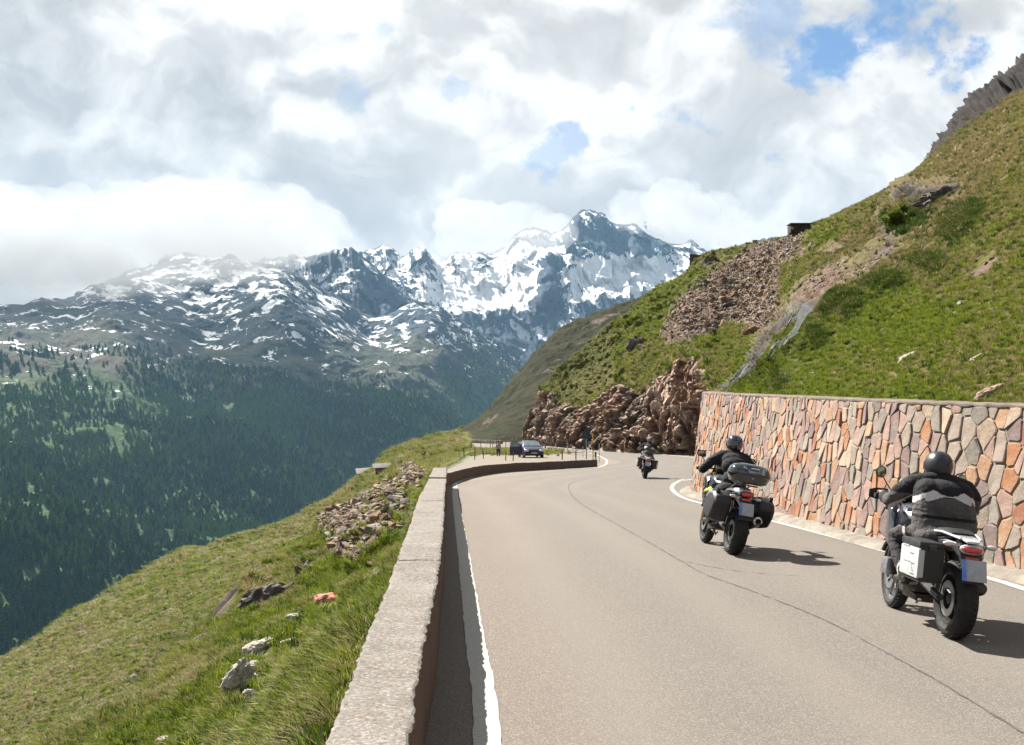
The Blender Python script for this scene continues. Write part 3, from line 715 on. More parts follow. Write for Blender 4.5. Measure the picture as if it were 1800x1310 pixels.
def hill_masks(U, V):
    scree = 1.5*E_(U, V, 1290, 505, 130, 40, -38)+0.9*E_(U, V, 1225, 560, 50, 34, -35)+0.8*E_(U, V, 1385, 448, 42, 14, -30)+0.75*E_(U, V, 1345, 565, 46, 22, -15)+0.45*E_(U, V, 1350, 520, 60, 30, -30)
    scree += 0.35*E_(U, V, 1480, 500, 60, 40)+0.5*E_(U, V, 1640, 440, 60, 16, -20)+0.5*E_(U, V, 1720, 480, 30, 10, -25)+0.3*E_(U, V, 1740, 690, 60, 16, 5)+0.5*E_(U, V, 1770, 405, 50, 10, -30)+0.42*E_(U, V, 1720, 250, 60, 7, -45)+0.75*E_(U, V, 1545, 468, 70, 14, -28)+0.7*E_(U, V, 1440, 500, 60, 16, -35)+0.7*E_(U, V, 1620, 400, 60, 12, -28)+0.6*E_(U, V, 1740, 465, 40, 10, -35)+0.6*E_(U, V, 1470, 440, 50, 12, -20)
    gully = np.exp(-(((U-(1262+ (690-V)*1.02+ 16*np.sin((690-V)/22)))/ (20+0.12*np.abs(690-V)))**2))*sstep(V, 505, 540)
    rock = 0.72*gully+0.9*E_(U, V, 1640, 345, 60, 24, -15)+0.7*E_(U, V, 1585, 335, 34, 22, -35)+0.7*E_(U, V, 1560, 400, 24, 30)+0.6*E_(U, V, 1480, 375, 40, 8, -30)+0.5*E_(U, V, 1540, 455, 60, 16, -30)
    rock += 0.95*E_(U, V, 845+275, 607, 14, 9)+0.75*E_(U, V, 1245, 462, 22, 12)+0.6*E_(U, V, 1770, 240, 26, 10, -50)+0.45*E_(U, V, 1760, 330, 40, 12, -30)
    crest = sstep((262-(U-1650)*0.80+6+ (U-1650)*0.12)-V, -14, 14)*sstep(U, 1600, 1650)
    rock += 1.3*np.clip(crest, 0, 1)
    dark = 0.9*E_(U, V, 1480, 545, 45, 22, -10)+0.8*E_(U, V, 1560, 505, 40, 14, -10)+0.7*E_(U, V, 1640, 470, 35, 12)+0.8*E_(U, V, 1700, 400, 40, 16, -35)+0.6*E_(U, V, 1440, 600, 22, 22)+0.7*E_(U, V, 1370, 675, 14, 20)+0.4*E_(U, V, 1600, 400, 160, 60, -25)
    dry = 0.30+0.35*E_(U, V, 1230, 640, 50, 24)+0.55*E_(U, V, 1450, 540, 30, 30)+0.50*E_(U, V, 1560, 380, 160, 60, -40)+0.75*E_(U, V, 1750, 250, 150, 90, -45)+0.35*E_(U, V, 1460, 480, 120, 40, -30)+0.25*E_(U, V, 1600, 640, 200, 40)-0.3*E_(U, V, 1400, 430, 160, 14, -18)-0.25*E_(U, V, 1130, 560, 60, 30, -40)-0.35*E_(U, V, 1650, 560, 150, 50)
    return scree, rock, dark, dry, gully, crest
s0, r0, d0, y0, g0, c0 = hill_masks(UH, VH)
amp = np.clip(dH/90, 0.12, 1.6)
bump = amp*(0.95*fbm(AH/9, 6, 0.55, 301)+0.62*fbm(AH/2.6, 5, 0.6, 302, True))+amp*0.16*fbm(AH/0.6, 4, 0.6, 303)
c1, cv, c2 = cells(AH/np.array([3.2, 3.2, 2.0]), 5)
bump += np.clip(r0*(1-0.85*np.clip(g0*1.5, 0, 1)), 0, 1)*amp*(1.7*(cv-0.45)+0.8*fbm(AH/1.7, 5, 0.6, 304, True))
c1b, cvb, _ = cells(AH/np.array([11., 11., 7.]), 6)
bump += np.clip(c0, 0, 1)*(0.6*facet(AH/np.array([12., 12., 9.]), 6)+0.18*facet(AH/4.0, 7)+0.9*fbm(AH/9, 4, 0.5, 309))
bump -= 0.7*np.minimum(amp, 0.6)*g0
tuss = np.clip(fbm(AH/np.array([1.1, 1.1, 0.7]), 3, 0.5, 305), 0, 1)*np.clip(d0+0.1, 0, 1)
bump += amp*1.0*tuss
bump *= 1-0.7*sstep(np.linspace(0, 1, AH.shape[0])[:, None], 0.93, 1.0)*(1-np.clip(c0, 0, 1))
AH2 = AH+nH*(bump*ramp_e)[..., None]
bk = AH2[-1:].copy(); bk[..., 0] += 10; bk[..., 1] += 15; bk[..., 2] -= 5
bk2 = bk.copy(); bk2[..., 0] += 30; bk2[..., 1] += 120; bk2[..., 2] -= 30
AHx = np.concatenate([AH2, bk, bk2], 0)
Ux, Vx = proj(AHx); s1, r1, d1, y1, g1, c1_ = hill_masks(Ux, Vx)
grid_obj('hillside', AHx, M_GRASS, {'dry': y1, 'dark': d1, 'scree': s1, 'rock': r1})

def rock_face_mat():
    m, t, bs = material('rock_cut'); v = coords(t)
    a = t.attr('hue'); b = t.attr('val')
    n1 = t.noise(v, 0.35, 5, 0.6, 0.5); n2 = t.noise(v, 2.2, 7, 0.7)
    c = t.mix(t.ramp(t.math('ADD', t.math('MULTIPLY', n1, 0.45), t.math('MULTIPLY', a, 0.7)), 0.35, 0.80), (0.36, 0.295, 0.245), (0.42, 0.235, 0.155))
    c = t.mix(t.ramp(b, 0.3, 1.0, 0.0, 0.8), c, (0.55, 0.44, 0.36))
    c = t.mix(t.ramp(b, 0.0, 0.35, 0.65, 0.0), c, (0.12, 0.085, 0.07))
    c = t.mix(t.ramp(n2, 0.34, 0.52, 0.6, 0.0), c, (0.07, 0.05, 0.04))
    c = t.mix(t.ramp(t.noise(v, 0.8, 5, 0.6), 0.56, 0.68, 0, 0.5), c, (0.085, 0.080, 0.022))
    t.put(bs.inputs['Base Color'], c); bs.inputs['Roughness'].default_value = 0.9; bs.inputs['Specular IOR Level'].default_value = 0.15
    t.put(bs.inputs['Normal'], t.bump(t.math('ADD', n2, t.math('MULTIPLY', t.noise(v, 9, 4, 0.7), 0.4)), 1.0, 0.5)); return m
M_ROCK = rock_face_mat()
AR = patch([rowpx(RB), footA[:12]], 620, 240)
nR = normals(AR); nR *= np.sign(-nR[..., 1:2]+1e-9)
tt = np.linspace(0, 1, 240)[:, None]
wq = AR+2.2*np.stack([fbm(AR/4, 3, 0.5, 401), fbm(AR/4, 3, 0.5, 402), fbm(AR/4, 3, 0.5, 403)], -1)
k1, v1, e1 = cells(wq/np.array([3.0, 3.0, 3.6]), 11); k2, v2, e2 = cells(wq/np.array([1.1, 1.1, 1.3]), 12); k3, v3, e3 = cells(wq/np.array([0.55, 0.55, 1.1]), 13); k4, v4, e4 = cells(AR/np.array([1.6, 1.6, 4.5])+0.3*fbm(AR/1.5, 3, 0.5, 408)[..., None], 14)
fa1 = facet(AR/np.array([3.2, 5.2, 6.5])+0.15*fbm(AR/3, 2, 0.5, 411)[..., None], 21); fa2 = facet(AR/np.array([1.3, 2.0, 3.0]), 22); fa3 = facet(AR/np.array([0.5, 0.8, 1.2]), 23)
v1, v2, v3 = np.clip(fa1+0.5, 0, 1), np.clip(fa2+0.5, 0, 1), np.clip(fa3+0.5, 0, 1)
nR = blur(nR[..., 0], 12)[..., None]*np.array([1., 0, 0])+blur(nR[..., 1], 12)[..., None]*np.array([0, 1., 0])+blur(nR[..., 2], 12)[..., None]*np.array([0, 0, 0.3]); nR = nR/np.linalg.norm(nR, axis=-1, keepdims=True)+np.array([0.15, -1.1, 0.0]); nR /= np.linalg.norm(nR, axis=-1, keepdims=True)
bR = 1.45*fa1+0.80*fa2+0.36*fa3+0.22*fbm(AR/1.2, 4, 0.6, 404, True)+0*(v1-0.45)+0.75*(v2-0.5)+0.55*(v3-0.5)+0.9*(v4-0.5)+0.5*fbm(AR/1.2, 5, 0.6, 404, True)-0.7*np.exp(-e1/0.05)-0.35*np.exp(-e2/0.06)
UR, VR = proj(AR)
# the big pale red slab that leans out near the wall
slab = np.exp(-(((UR-(1185+(VR-690)*-0.30))/24)**2+((VR-690)/52)**2))
bR = bR*(1-0.6*slab)+1.3*slab
bR *= 1-0.4*sstep(np.linspace(0, 1, 620)[None], 0.86, 0.93)
bR *= 0.25+0.75*sstep(np.linspace(0, 1, 620)[None], 0.0, 0.10)
bR *= sstep(tt, 0.0, 0.08)*(1-sstep(tt, 0.93, 1.0)*0.85)
bR += 1.2*np.sin(tt*math.pi)
AR2 = AR+nR*bR[..., None]
AR2[..., 2] = np.maximum(AR2[..., 2], AR[0, :, 2][None]-0.3)
lp = AR2[:, :1].copy(); lp[..., 0] += 3; lp[..., 1] += 18
AR3 = np.concatenate([lp, AR2], 1)
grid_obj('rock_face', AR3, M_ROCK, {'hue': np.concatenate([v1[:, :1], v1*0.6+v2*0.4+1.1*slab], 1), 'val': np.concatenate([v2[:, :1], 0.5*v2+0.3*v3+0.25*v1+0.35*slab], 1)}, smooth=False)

# ------------------------------------------------------------------ near verge left of the parapet
NR = [(560, 1650, 3.0), (590, 1310, 4.9), (665, 1124, 7.2), (705, 1039, 9.6), (735, 962, 13), (752, 910, 17.5), (758, 861, 24), (766, 830, 36)]
NM = [(200, 1650, 5.0), (350, 1330, 8.5), (470, 1180, 10.8), (560, 1080, 13.5), (630, 990, 18), (670, 930, 24), (702, 880, 32), (742, 838, 42)]
NL = [(-250, 1560, 10), (70, 1330, 14), (250, 1235, 15.5), (352, 1138, 18), (428, 1072, 21), (500, 985, 26), (608, 907, 35), (735, 833, 49)]
AN = patch([rowpx(NR), rowpx(NM), rowpx(NL)], 420, 300)
nN = normals(AN); nN *= np.sign(nN[..., 2:3]+1e-9)
UN, VN = proj(AN); dN = AN[..., 1]
tn = np.linspace(0, 1, 300)[:, None]
def poly_in(U, V, poly, soft=0):
    ins = np.zeros(U.shape, bool); n = len(poly)
    for i in range(n):
        x1, y1 = poly[i]; x2, y2 = poly[(i+1) % n]
        c = ((y1 > V) != (y2 > V)) & (U < (x2-x1)*(V-y1)/((y2-y1) or 1e-9)+x1); ins ^= c
    return ins
SCREE_N = [(748, 826), (720, 838), (680, 866), (640, 893), (600, 918), (562, 948), (590, 962), (604, 985), (590, 1003), (625, 1012), (660, 996), (700, 965), (722, 930), (738, 880), (750, 850)]
crN = np.clip(1.1*E_(UN, VN, 455, 1040, 50, 26, -38)+0.9*E_(UN, VN, 560, 1015, 28, 22, -45)+0.5*E_(UN, VN, 370, 1120, 28, 10, -35), 0, 1)
scN = blur(poly_in(UN, VN, SCREE_N).astype(float), 3)
bN = 0.16*fbm(AN/1.6, 5, 0.55, 501)+0.05*fbm(AN/0.35, 4, 0.6, 502, True)+0.30*fbm(AN/5, 3, 0.5, 503)*sstep(tn, 0.1, 0.5)
ck, cvn, ce = cells(AN/np.array([0.7, 0.7, 0.5]), 31)
bN += crN*(0.35*(cvn-0.3)+0.25*fbm(AN/0.5, 4, 0.6, 504, True))
bN += 0.35*scN+0.1*scN*(cvn)
AN2 = AN+nN*(bN*sstep(tn, 0.0, 0.12))[..., None]
sk = AN2[-1:].copy(); sk[..., 0] -= 0.5; sk[..., 2] -= 0.55
sk2 = sk.copy(); sk2[..., 0] -= 1.0; sk2[..., 2] -= 2.2; sk2[..., 1] += 0.8
sk3 = sk2.copy(); sk3[..., 0] -= 5.0; sk3[..., 2] -= 6.0; sk3[..., 1] += 3
ANx = np.concatenate([AN2, sk, sk2, sk3], 0)
def ext(a, v=None): return np.concatenate([a, np.repeat(a[-1:] if v is None else np.full_like(a[-1:], v), 3, 0)], 0)
dryN = 0.16+0.35*E_(UN, VN, 450, 1010, 60, 40, -40)+0.45*E_(UN, VN, 360, 1180, 60, 22, -35)+0.25*sstep(tn, 0.75, 1.0)
grid_obj('grass_verge', ANx, M_GRASS_N, {'dry': ext(dryN), 'dark': ext(0.25*crN), 'scree': ext(scN*1.1+0.35*E_(UN, VN, 330, 1150, 50, 12, -35)), 'rock': ext(0.75*crN, 0.6)})

# ------------------------------------------------------------------ ground shelf and road
ROADL = []                                     # left edge of the shelf the road lies on (x at given y)
shY = np.array([-4, 0, 6, 9.4, 14, 22, 30, 34, 38, 45, 60, 90, 130, 160, 190])
shX = np.array([-0.45, -0.5, -0.62, -0.8, -1.05, -1.5, -2.1, -2.6, -3.6, -4.3, -4.8, -5.2, -5.6, -7.5, -14])
rsY = np.array([-4, 0, 5, 9, 12.7, 16.2, 21.7, 26, 30.4, 34, 38.5, 44.5, 60, 80, 98, 105, 108, 111, 115.4, 122, 130, 141, 149, 170, 190])
rsX = np.array([7.4, 7.2, 6.95, 6.6, 6.2, 5.7, 5.55, 5.4, 5.4, 6.2, 8.0, 11, 15.0, 17, 18.5, 16.8, 15, 12.6, 11, 10, 8.5, 7, 5, 0.5, -6])
ys = np.r_[np.arange(-4, 60, 0.5), np.arange(60, 166, 1.5)]
g = []
for y in ys:
    xl, xr = np.interp(y, shY, shX)-0.12, np.interp(y, rsY, rsX)+1.2
    xs = np.linspace(xl, xr, 60); g.append(np.stack([xs, 0*xs+y, zroad(y)+0*xs-0.02], -1))
A = np.array(g)
A[..., 2] += 0.05*fbm(A/3, 4, 0.5, 610)*sstep(A[..., 1], 62, 70)*0.3
A[0, :, 2] -= 0.0
sk = A[:, :1].copy(); sk[..., 0] -= 1.2; sk[..., 2] -= 0.8; sk0 = sk.copy(); sk0[..., 0] -= 1.2; sk0[..., 2] -= 3.5
A = np.concatenate([sk0, sk, A], 1)
m_shelf, t, bs = material('gravel_shelf'); v = coords(t)
n1 = t.noise(v, 0.6, 6, 0.65); n2 = t.noise(v, 14, 4, 0.7)
c = t.mix(t.ramp(n2, 0.3, 0.7), (0.10, 0.082, 0.062), (0.165, 0.14, 0.11)); c = t.mix(t.ramp(t.math('ADD', n1, t.attr('grassy')), 0.62, 0.75), c, (0.040, 0.050, 0.012))
t.put(bs.inputs['Base Color'], c); bs.inputs['Roughness'].default_value = 0.95; t.put(bs.inputs['Normal'], t.bump(n2, 0.5, 0.03))
gx, gy = A[..., 0], A[..., 1]
# grassy left rim of the lay-by and the green island in front of the far road
rim = 1-sstep(gx-np.interp(gy, shY, shX), 0.6, 2.4)
isl = np.exp(-(((gx-(-1.0+ (gy-105)*0.02))/4.5)**2+((gy-112)/8)**2))
grid_obj('ground', A, m_shelf, {'grassy': 0.55*rim*sstep(gy, 30, 40)+0.7*isl-0.1})

def road_mat():
    m, t, bs = material('asphalt'); v = coords(t)
    big = t.noise(v, 0.35, 5, 0.6); mid = t.noise(coords(t, (1.6, 0.35, 1)), 0.9, 5, 0.6); sp = t.noise(v, 95, 3, 0.75); sp2 = t.voro(v, 130, 'F1', 'Color')
    s3 = t.new('ShaderNodeSeparateColor'); t.put(s3.inputs[0], sp2)
    c = t.mix(t.ramp(big, 0.3, 0.7), (0.082, 0.073, 0.063), (0.096, 0.086, 0.075))
    c = t.mix(t.ramp(mid, 0.45, 0.75, 0, 0.45), c, (0.112, 0.094, 0.074))
    # reddish wheel-worn margin beside the left line
    xs = t.new('ShaderNodeSeparateXYZ'); t.put(xs.inputs[0], v)
    mar = t.ramp(t.math('ADD', xs.outputs['X'], t.math('MULTIPLY', big, 1.6)), 0.4, 2.2, 0.4, 0.0)
    c = t.mix(mar, c, (0.120, 0.082, 0.060))
    c = t.mix(t.ramp(s3.outputs[0], 0.55, 0.95, 0, 0.55), c, (0.23, 0.20, 0.17)); c = t.mix(t.ramp(sp, 0.33, 0.5, 0.62, 0.0), c, (0.040, 0.034, 0.030))
    c = t.mix(t.math('MULTIPLY', t.attr('track'), 0.38), c, (0.135, 0.118, 0.098))
    st_ = t.noise(coords(t, (1, 0.5, 1)), 0.8, 6, 0.7, 0.6); c = t.mix(t.ramp(st_, 0.62, 0.74, 0, 0.28), c, (0.060, 0.052, 0.046))
    t.put(bs.inputs['Base Color'], c); t.put(bs.inputs['Roughness'], t.ramp(big, 0.3, 0.7, 0.82, 0.92)); bs.inputs['Specular IOR Level'].default_value = 0.2
    t.put(bs.inputs['Normal'], t.bump(t.math('ADD', sp, s3.outputs[1]), 0.35, 0.004)); return m
M_ROAD = road_mat()
# asphalt: between parapet and wall, round the bend, then left along the rock
rlY = np.array([-4, 0, 6, 9.4, 14, 22, 30, 34, 40, 48, 56, 62, 66, 72, 80, 90, 96, 101, 106, 112, 118, 126, 136, 150, 170, 190])
rlX = np.array([-0.40, -0.42, -0.50, -0.66, -0.92, -1.38, -1.98, -2.6, -1.7, 0.4, 2.9, 4.75, 5.8, 7.2, 8.0, 7.9, 7.2, 6.0, 5.0, 3.9, 2.4, 0.5, -1.2, -3.2, -7.5, -15])
rrX = lambda y: np.interp(y, rsY, rsX)-0.25
g = []
for y in ys:
    xl, xr = float(np.interp(y, rlY, rlX)), float(rrX(y)); xs = np.linspace(xl, xr, 40)
    g.append(np.stack([xs, 0*xs+y, zroad(y)+0*xs-0.012], -1))
g = np.array(g); ct = g[..., 0]; wl = g[:, :1, 0]; lat = ct-wl
trk = np.exp(-((lat-1.25)/0.32)**2)+np.exp(-((lat-2.75)/0.32)**2)+0.8*np.exp(-((lat-4.3)/0.35)**2)+0.6*np.exp(-((lat-5.6)/0.35)**2)
grid_obj('road', g, M_ROAD, {'track': trk})
def ribbon(name, pts, width, zoff, mat, step=0.25, ragged=0.0, kind='structure', wfun=None, seed=1):
    D = polyres(pts, step); t_ = np.gradient(D, axis=0); n = np.stack([-t_[:, 1], t_[:, 0]], 1); n /= np.linalg.norm(n, axis=1, keepdims=True)
    w = np.full(len(D), width) if wfun is None else np.array([wfun(p) for p in D])
    rj = fbm(np.stack([D[:, 0]*9, D[:, 1]*9, D[:, 0]*0+seed], 1), 3, 0.6, seed)*ragged; rk = fbm(np.stack([D[:, 0]*9, D[:, 1]*9, D[:, 0]*0+seed+5], 1), 3, 0.6, seed+3)*ragged
    L = D[:, :2]+n*(w/2+rj)[:, None]; Rr = D[:, :2]-n*(w/2+rk)[:, None]
    A = np.stack([np.c_[L, zroad(L[:, 1])-0.012+zoff], np.c_[Rr, zroad(Rr[:, 1])-0.012+zoff]], 1)
    return grid_obj(name, A, mat, {}, kind, smooth=False)
m_paint, t, bs = material('road_paint'); v = coords(t); n1 = t.noise(v, 30, 5, 0.7); n2 = t.noise(v, 4, 4, 0.6)
cr_ = t.noise(coords(t, (1, 7, 1)), 22, 4, 0.7)
c = t.mix(t.ramp(n1, 0.3, 0.7), (0.27, 0.25, 0.21), (0.33, 0.315, 0.28)); c = t.mix(t.ramp(cr_, 0.60, 0.68, 0, 0.7), c, (0.10, 0.085, 0.07)); c = t.mix(t.ramp(n2, 0.66, 0.76, 0, 0.6), c, (0.12, 0.10, 0.08))
t.put(bs.inputs['Base Color'], c); bs.inputs['Roughness'].default_value = 0.8; t.put(bs.inputs['Normal'], t.bump(n1, 0.3, 0.003))
def gp(L): return [tuple(G(u, v))[:2] for u, v in L]
ribbon('road_marking', [(-0.10, 1.5)]+gp([(857, 1310), (832, 1100), (811, 945), (803, 892), (800, 862), (803, 848), (831, 838), (868, 832), (900, 829.5), (960, 825.5), (1040, 822.5), (1056, 820)])+gp([(1066, 815), (1064, 807), (1046, 799), (1020, 795)]), 0.17, 0.006, m_paint, 0.12, 0.012,
       wfun=lambda p: 0.16)
ribbon('road_marking', gp([(1860, 1052), (1800, 1034), (1745, 1017), (1640, 990), (1552, 967), (1450, 939), (1352, 914), (1290, 898), (1240, 886), (1205, 876), (1187, 866), (1181, 857), (1187, 849), (1203, 842)])+[(6.3, 40.5), (8.8, 47), (12.2, 58), (15.0, 76), (16.8, 92)], 0.13, 0.006, m_paint, 0.15, 0.006)
ribbon('road_marking', gp([(1262, 811), (1222, 804.5), (1150, 797.8), (1100, 795.5), (1060, 794), (1000, 788.5), (960, 785), (930, 782)]), 0.28, 0.006, m_paint, 0.5, 0.01)
m_tar = simple('crack_tar', (0.058, 0.050, 0.044), 0.9, var=0.3, scale=20)
def crackw(p): return 0.008+0.014*abs(math.sin(p[1]*3.1)+0.6*math.sin(p[1]*7.7))
ribbon('road_crack', gp([(1840, 1302), (1795, 1283), (1640, 1190), (1545, 1138), (1450, 1088), (1330, 1040), (1240, 1008), (1180, 975), (1110, 935), (1050, 902), (1015, 880), (1001, 862), (1003, 850), (1030, 842), (1075, 836), (1120, 830)]), 0.03, 0.004, m_tar, 0.06, 0.022, wfun=crackw)
ribbon('road_crack', gp([(1200, 985), (1300, 1003), (1420, 1012)]), 0.015, 0.0035, m_tar, 0.06, 0.03, wfun=lambda p: 0.007+0.005*math.sin(p[0]*9))

# ------------------------------------------------------------------ parapet (concrete, two lengths)
m_con, t, bs = material('weathered_concrete'); v = coords(t)
n1 = t.noise(v, 2.0, 6, 0.6); n2 = t.noise(v, 42, 5, 0.75); n3 = t.noise(v, 130, 3, 0.7); vv = t.voro(v, 70, 'F1', 'Color'); s3 = t.new('ShaderNodeSeparateColor'); t.put(s3.inputs[0], vv)
c = t.mix(t.ramp(n1, 0.3, 0.7), (0.122, 0.112, 0.097), (0.170, 0.158, 0.140)); c = t.mix(t.ramp(n2, 0.32, 0.54, 0.85, 0.0), c, (0.050, 0.042, 0.036)); c = t.mix(t.ramp(s3.outputs[0], 0.75, 0.9, 0, 0.6), c, (0.26, 0.235, 0.21)); c = t.mix(t.ramp(s3.outputs[1], 0.85, 0.95, 0, 0.6), c, (0.14, 0.075, 0.05))
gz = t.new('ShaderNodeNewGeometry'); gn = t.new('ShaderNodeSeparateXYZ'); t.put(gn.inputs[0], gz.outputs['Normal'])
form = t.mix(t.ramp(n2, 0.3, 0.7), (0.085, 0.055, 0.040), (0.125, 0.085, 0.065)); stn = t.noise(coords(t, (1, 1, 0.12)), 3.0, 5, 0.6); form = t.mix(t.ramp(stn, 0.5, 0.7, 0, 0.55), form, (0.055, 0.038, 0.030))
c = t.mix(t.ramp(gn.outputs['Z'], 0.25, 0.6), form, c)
t.put(bs.inputs['Base Color'], c); bs.inputs['Roughness'].default_value = 0.95; bs.inputs['Specular IOR Level'].default_value = 0.15
t.put(bs.inputs['Normal'], t.bump(t.math('ADD', n2, t.math('MULTIPLY', n3, 0.5)), 0.7, 0.012))
def parapet(pts, width, hfun, step, label, joints=(), seed=0, rough=0.011):
    D = polyres(pts, step); n = len(D); t_ = np.gradient(D, axis=0); nv = np.stack([-t_[:, 1], t_[:, 0]], 1); nv /= np.linalg.norm(nv, axis=1, keepdims=True)   # left
    if np.isscalar(width): width = np.full(n, width)
    else: width = np.interp(D[:, 1], width[0], width[1])
    hh = np.array([hfun(p) for p in D]); z0 = zroad(D[:, 1])
    prof = [(0, -0.25), (0, 0.0), (0, 0.35), (0, 0.75), (0, 0.93), (0.012, 0.985), (0.05, 1.0)]+[(f, 1.0) for f in np.linspace(0.12, 0.88, 9)]+[(0.95, 1.0), (0.988, 0.985), (1, 0.93), (1, 0.5), (1, 0), (1, -0.9)]
    A = np.zeros((n, len(prof), 3))
    for j, (f, q) in enumerate(prof):
        A[:, j, 0] = D[:, 0]+nv[:, 0]*width*f; A[:, j, 1] = D[:, 1]+nv[:, 1]*width*f; A[:, j, 2] = z0+(hh*q if q >= 0 else q)
    top = np.array([1.0 if q > 0.8 else 0.25 for f, q in prof]); rim = np.array([1.0 if 0.9 < q < 1.0 or f in (0.05, 0.95) else 0.3 for f, q in prof])
    A += np.stack([fbm(A*12+5, 3, 0.6, seed), fbm(A*12+50, 3, 0.6, seed+1), 0.5*fbm(A*10, 3, 0.6, seed+2)], -1)*(rough*rim)[None, :, None]*1.6
    A[..., 2] += 0.010*fbm(A*3.0, 3, 0.5, seed+3)*top; A[..., 0] += 0.02*fbm(A*0.8, 3, 0.5, seed+4)
    s = np.r_[0, np.cumsum(np.linalg.norm(np.diff(D, axis=0), axis=1))]
    for jn in joints:
        k = np.exp(-((D[:, 1]-jn-0.03*np.sin(D[:, 0]*30))/0.022)**2)[:, None]; A[..., 2] -= 0.05*k*top
    caps = [np.repeat(A[:1].mean(1, keepdims=True), len(prof), 1), np.repeat(A[-1:].mean(1, keepdims=True), len(prof), 1)]
    A = np.concatenate([caps[0], A, caps[1]], 0)
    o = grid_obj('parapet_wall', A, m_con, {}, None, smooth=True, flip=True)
    try: o.data.set_sharp_from_angle(angle=rad(35))
    except Exception: pass
    return tag(o, label, 'wall')
# inner face line (road side)
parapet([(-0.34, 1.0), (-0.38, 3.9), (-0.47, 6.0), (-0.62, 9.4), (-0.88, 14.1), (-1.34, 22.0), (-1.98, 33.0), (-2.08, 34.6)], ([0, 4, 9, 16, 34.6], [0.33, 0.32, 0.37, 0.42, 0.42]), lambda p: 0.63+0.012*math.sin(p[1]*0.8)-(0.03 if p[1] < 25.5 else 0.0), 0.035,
        'near length of rough grey concrete parapet running down the left road edge', joints=(9.3, 16.6, 25.5), seed=71)
pf = gp([(787, 857), (800, 848), (830, 838.5), (865, 832.5), (900, 829), (960, 825.5), (1010, 822.5), (1050, 820)])
parapet([(-2.16, 34.75)]+pf[1:], 0.55, lambda p: 0.40+0.06*max(0, 1-(p[1]-34.7)/3)+0.008*math.sin(p[0]*4), 0.10, 'far length of low brown concrete parapet curving round the outside of the bend', seed=91, rough=0.02)

# ------------------------------------------------------------------ stone wall: mortar body, stones, coping
SW = empty('stone_wall', (0, 0, 0), label='tall battered wall of orange and purple grey fieldstones beside the road', cat='wall')
ss = np.arange(0, WL, 0.12); fr = np.linspace(0, 1, 26)
A = np.zeros((len(fr), len(ss), 3))
for i, f in enumerate(fr):
    hgt = -0.3+(wall_h(ss)+0.3)*f; p, n = wall_at(ss, hgt)
    A[i] = p - n*0.0
A += np.stack([fbm(A*4, 4, 0.6, 711), fbm(A*4, 4, 0.6, 712), 0*A[..., 0]], -1)*0.012
m_mortar = simple('lime_mortar', (0.175, 0.15, 0.12), 0.95, var=0.25, scale=5, bump=0.8, bscale=45, bdist=0.02, dirt=0.3, dirtcol=(0.12, 0.095, 0.07))
grid_obj('mortar', A, m_mortar, {}, None, parent=SW)
pal = {'orange': (0.25, 0.115, 0.055), 'light_orange': (0.27, 0.16, 0.095), 'purple': (0.15, 0.108, 0.10), 'plum': (0.185, 0.122, 0.108), 'beige': (0.21, 0.17, 0.135), 'grey': (0.165, 0.146, 0.122), 'rust': (0.20, 0.082, 0.045), 'cream': (0.29, 0.215, 0.155), 'pink': (0.245, 0.16, 0.128)}
wts = {'orange': 12, 'light_orange': 15, 'purple': 10, 'plum': 14, 'beige': 18, 'grey': 10, 'rust': 4, 'cream': 9, 'pink': 18}
def stone_mat(nm, col):
    m, t, bs = material('stone_'+nm); v = coords(t); c = np.array(col)
    n1 = t.noise(v, 3.0, 6, 0.6, 0.4); n2 = t.noise(v, 24, 5, 0.7); n3 = t.noise(v, 1.1, 3, 0.5)
    k = t.mix(t.ramp(n1, 0.3, 0.7), tuple(c*0.74), tuple(c*1.2)); k = t.mix(t.ramp(n3, 0.5, 0.72, 0, 0.55), k, tuple(c[[0, 0, 0]]*np.array([0.85, 0.70, 0.58])))
    k = t.mix(t.ramp(n2, 0.32, 0.48, 0.5, 0.0), k, tuple(c*0.5)); k = t.mix(t.ramp(t.noise(v, 7, 4, 0.7), 0.6, 0.75, 0, 0.45), k, (0.2, 0.17, 0.14))
    t.put(bs.inputs['Base Color'], k); bs.inputs['Roughness'].default_value = 0.88; bs.inputs['Specular IOR Level'].default_value = 0.2
    t.put(bs.inputs['Normal'], t.bump(t.math('ADD', n2, t.math('MULTIPLY', n1, 1.2)), 0.65, 0.018)); return m
SM = {k: stone_mat(k, v) for k, v in pal.items()}
rg = np.random.default_rng(8)
seeds = []; cw, ch = 0.25, 0.33
smin, smax = 0.0, WL-5
ncol = int((smax-smin)/cw)
for i in range(ncol):
    s = smin+(i+0.5)*cw; H = float(wall_h(s)); off = rg.random()
    h = -0.15+off*ch
    while h < H+0.2:
        seeds.append((s+rg.uniform(-0.27, 0.27)*cw, h+rg.uniform(-0.3, 0.3)*ch)); h += ch*rg.uniform(0.42, 1.5)
seeds = np.array(seeds); ky = 0.88
def clip(poly, mx, my, nx, ny):
    out = []; n = len(poly)
    dd = [(p[0]-mx)*nx+(p[1]-my)*ny for p in poly]
    for i in range(n):
        a, b = poly[i], poly[(i+1) % n]; da, db = dd[i], dd[(i+1) % n]
        if da <= 0: out.append(a)
        if (da < 0 < db) or (db < 0 < da):
            f = da/(da-db); out.append((a[0]+(b[0]-a[0])*f, a[1]+(b[1]-a[1])*f))
    return out
stones = []
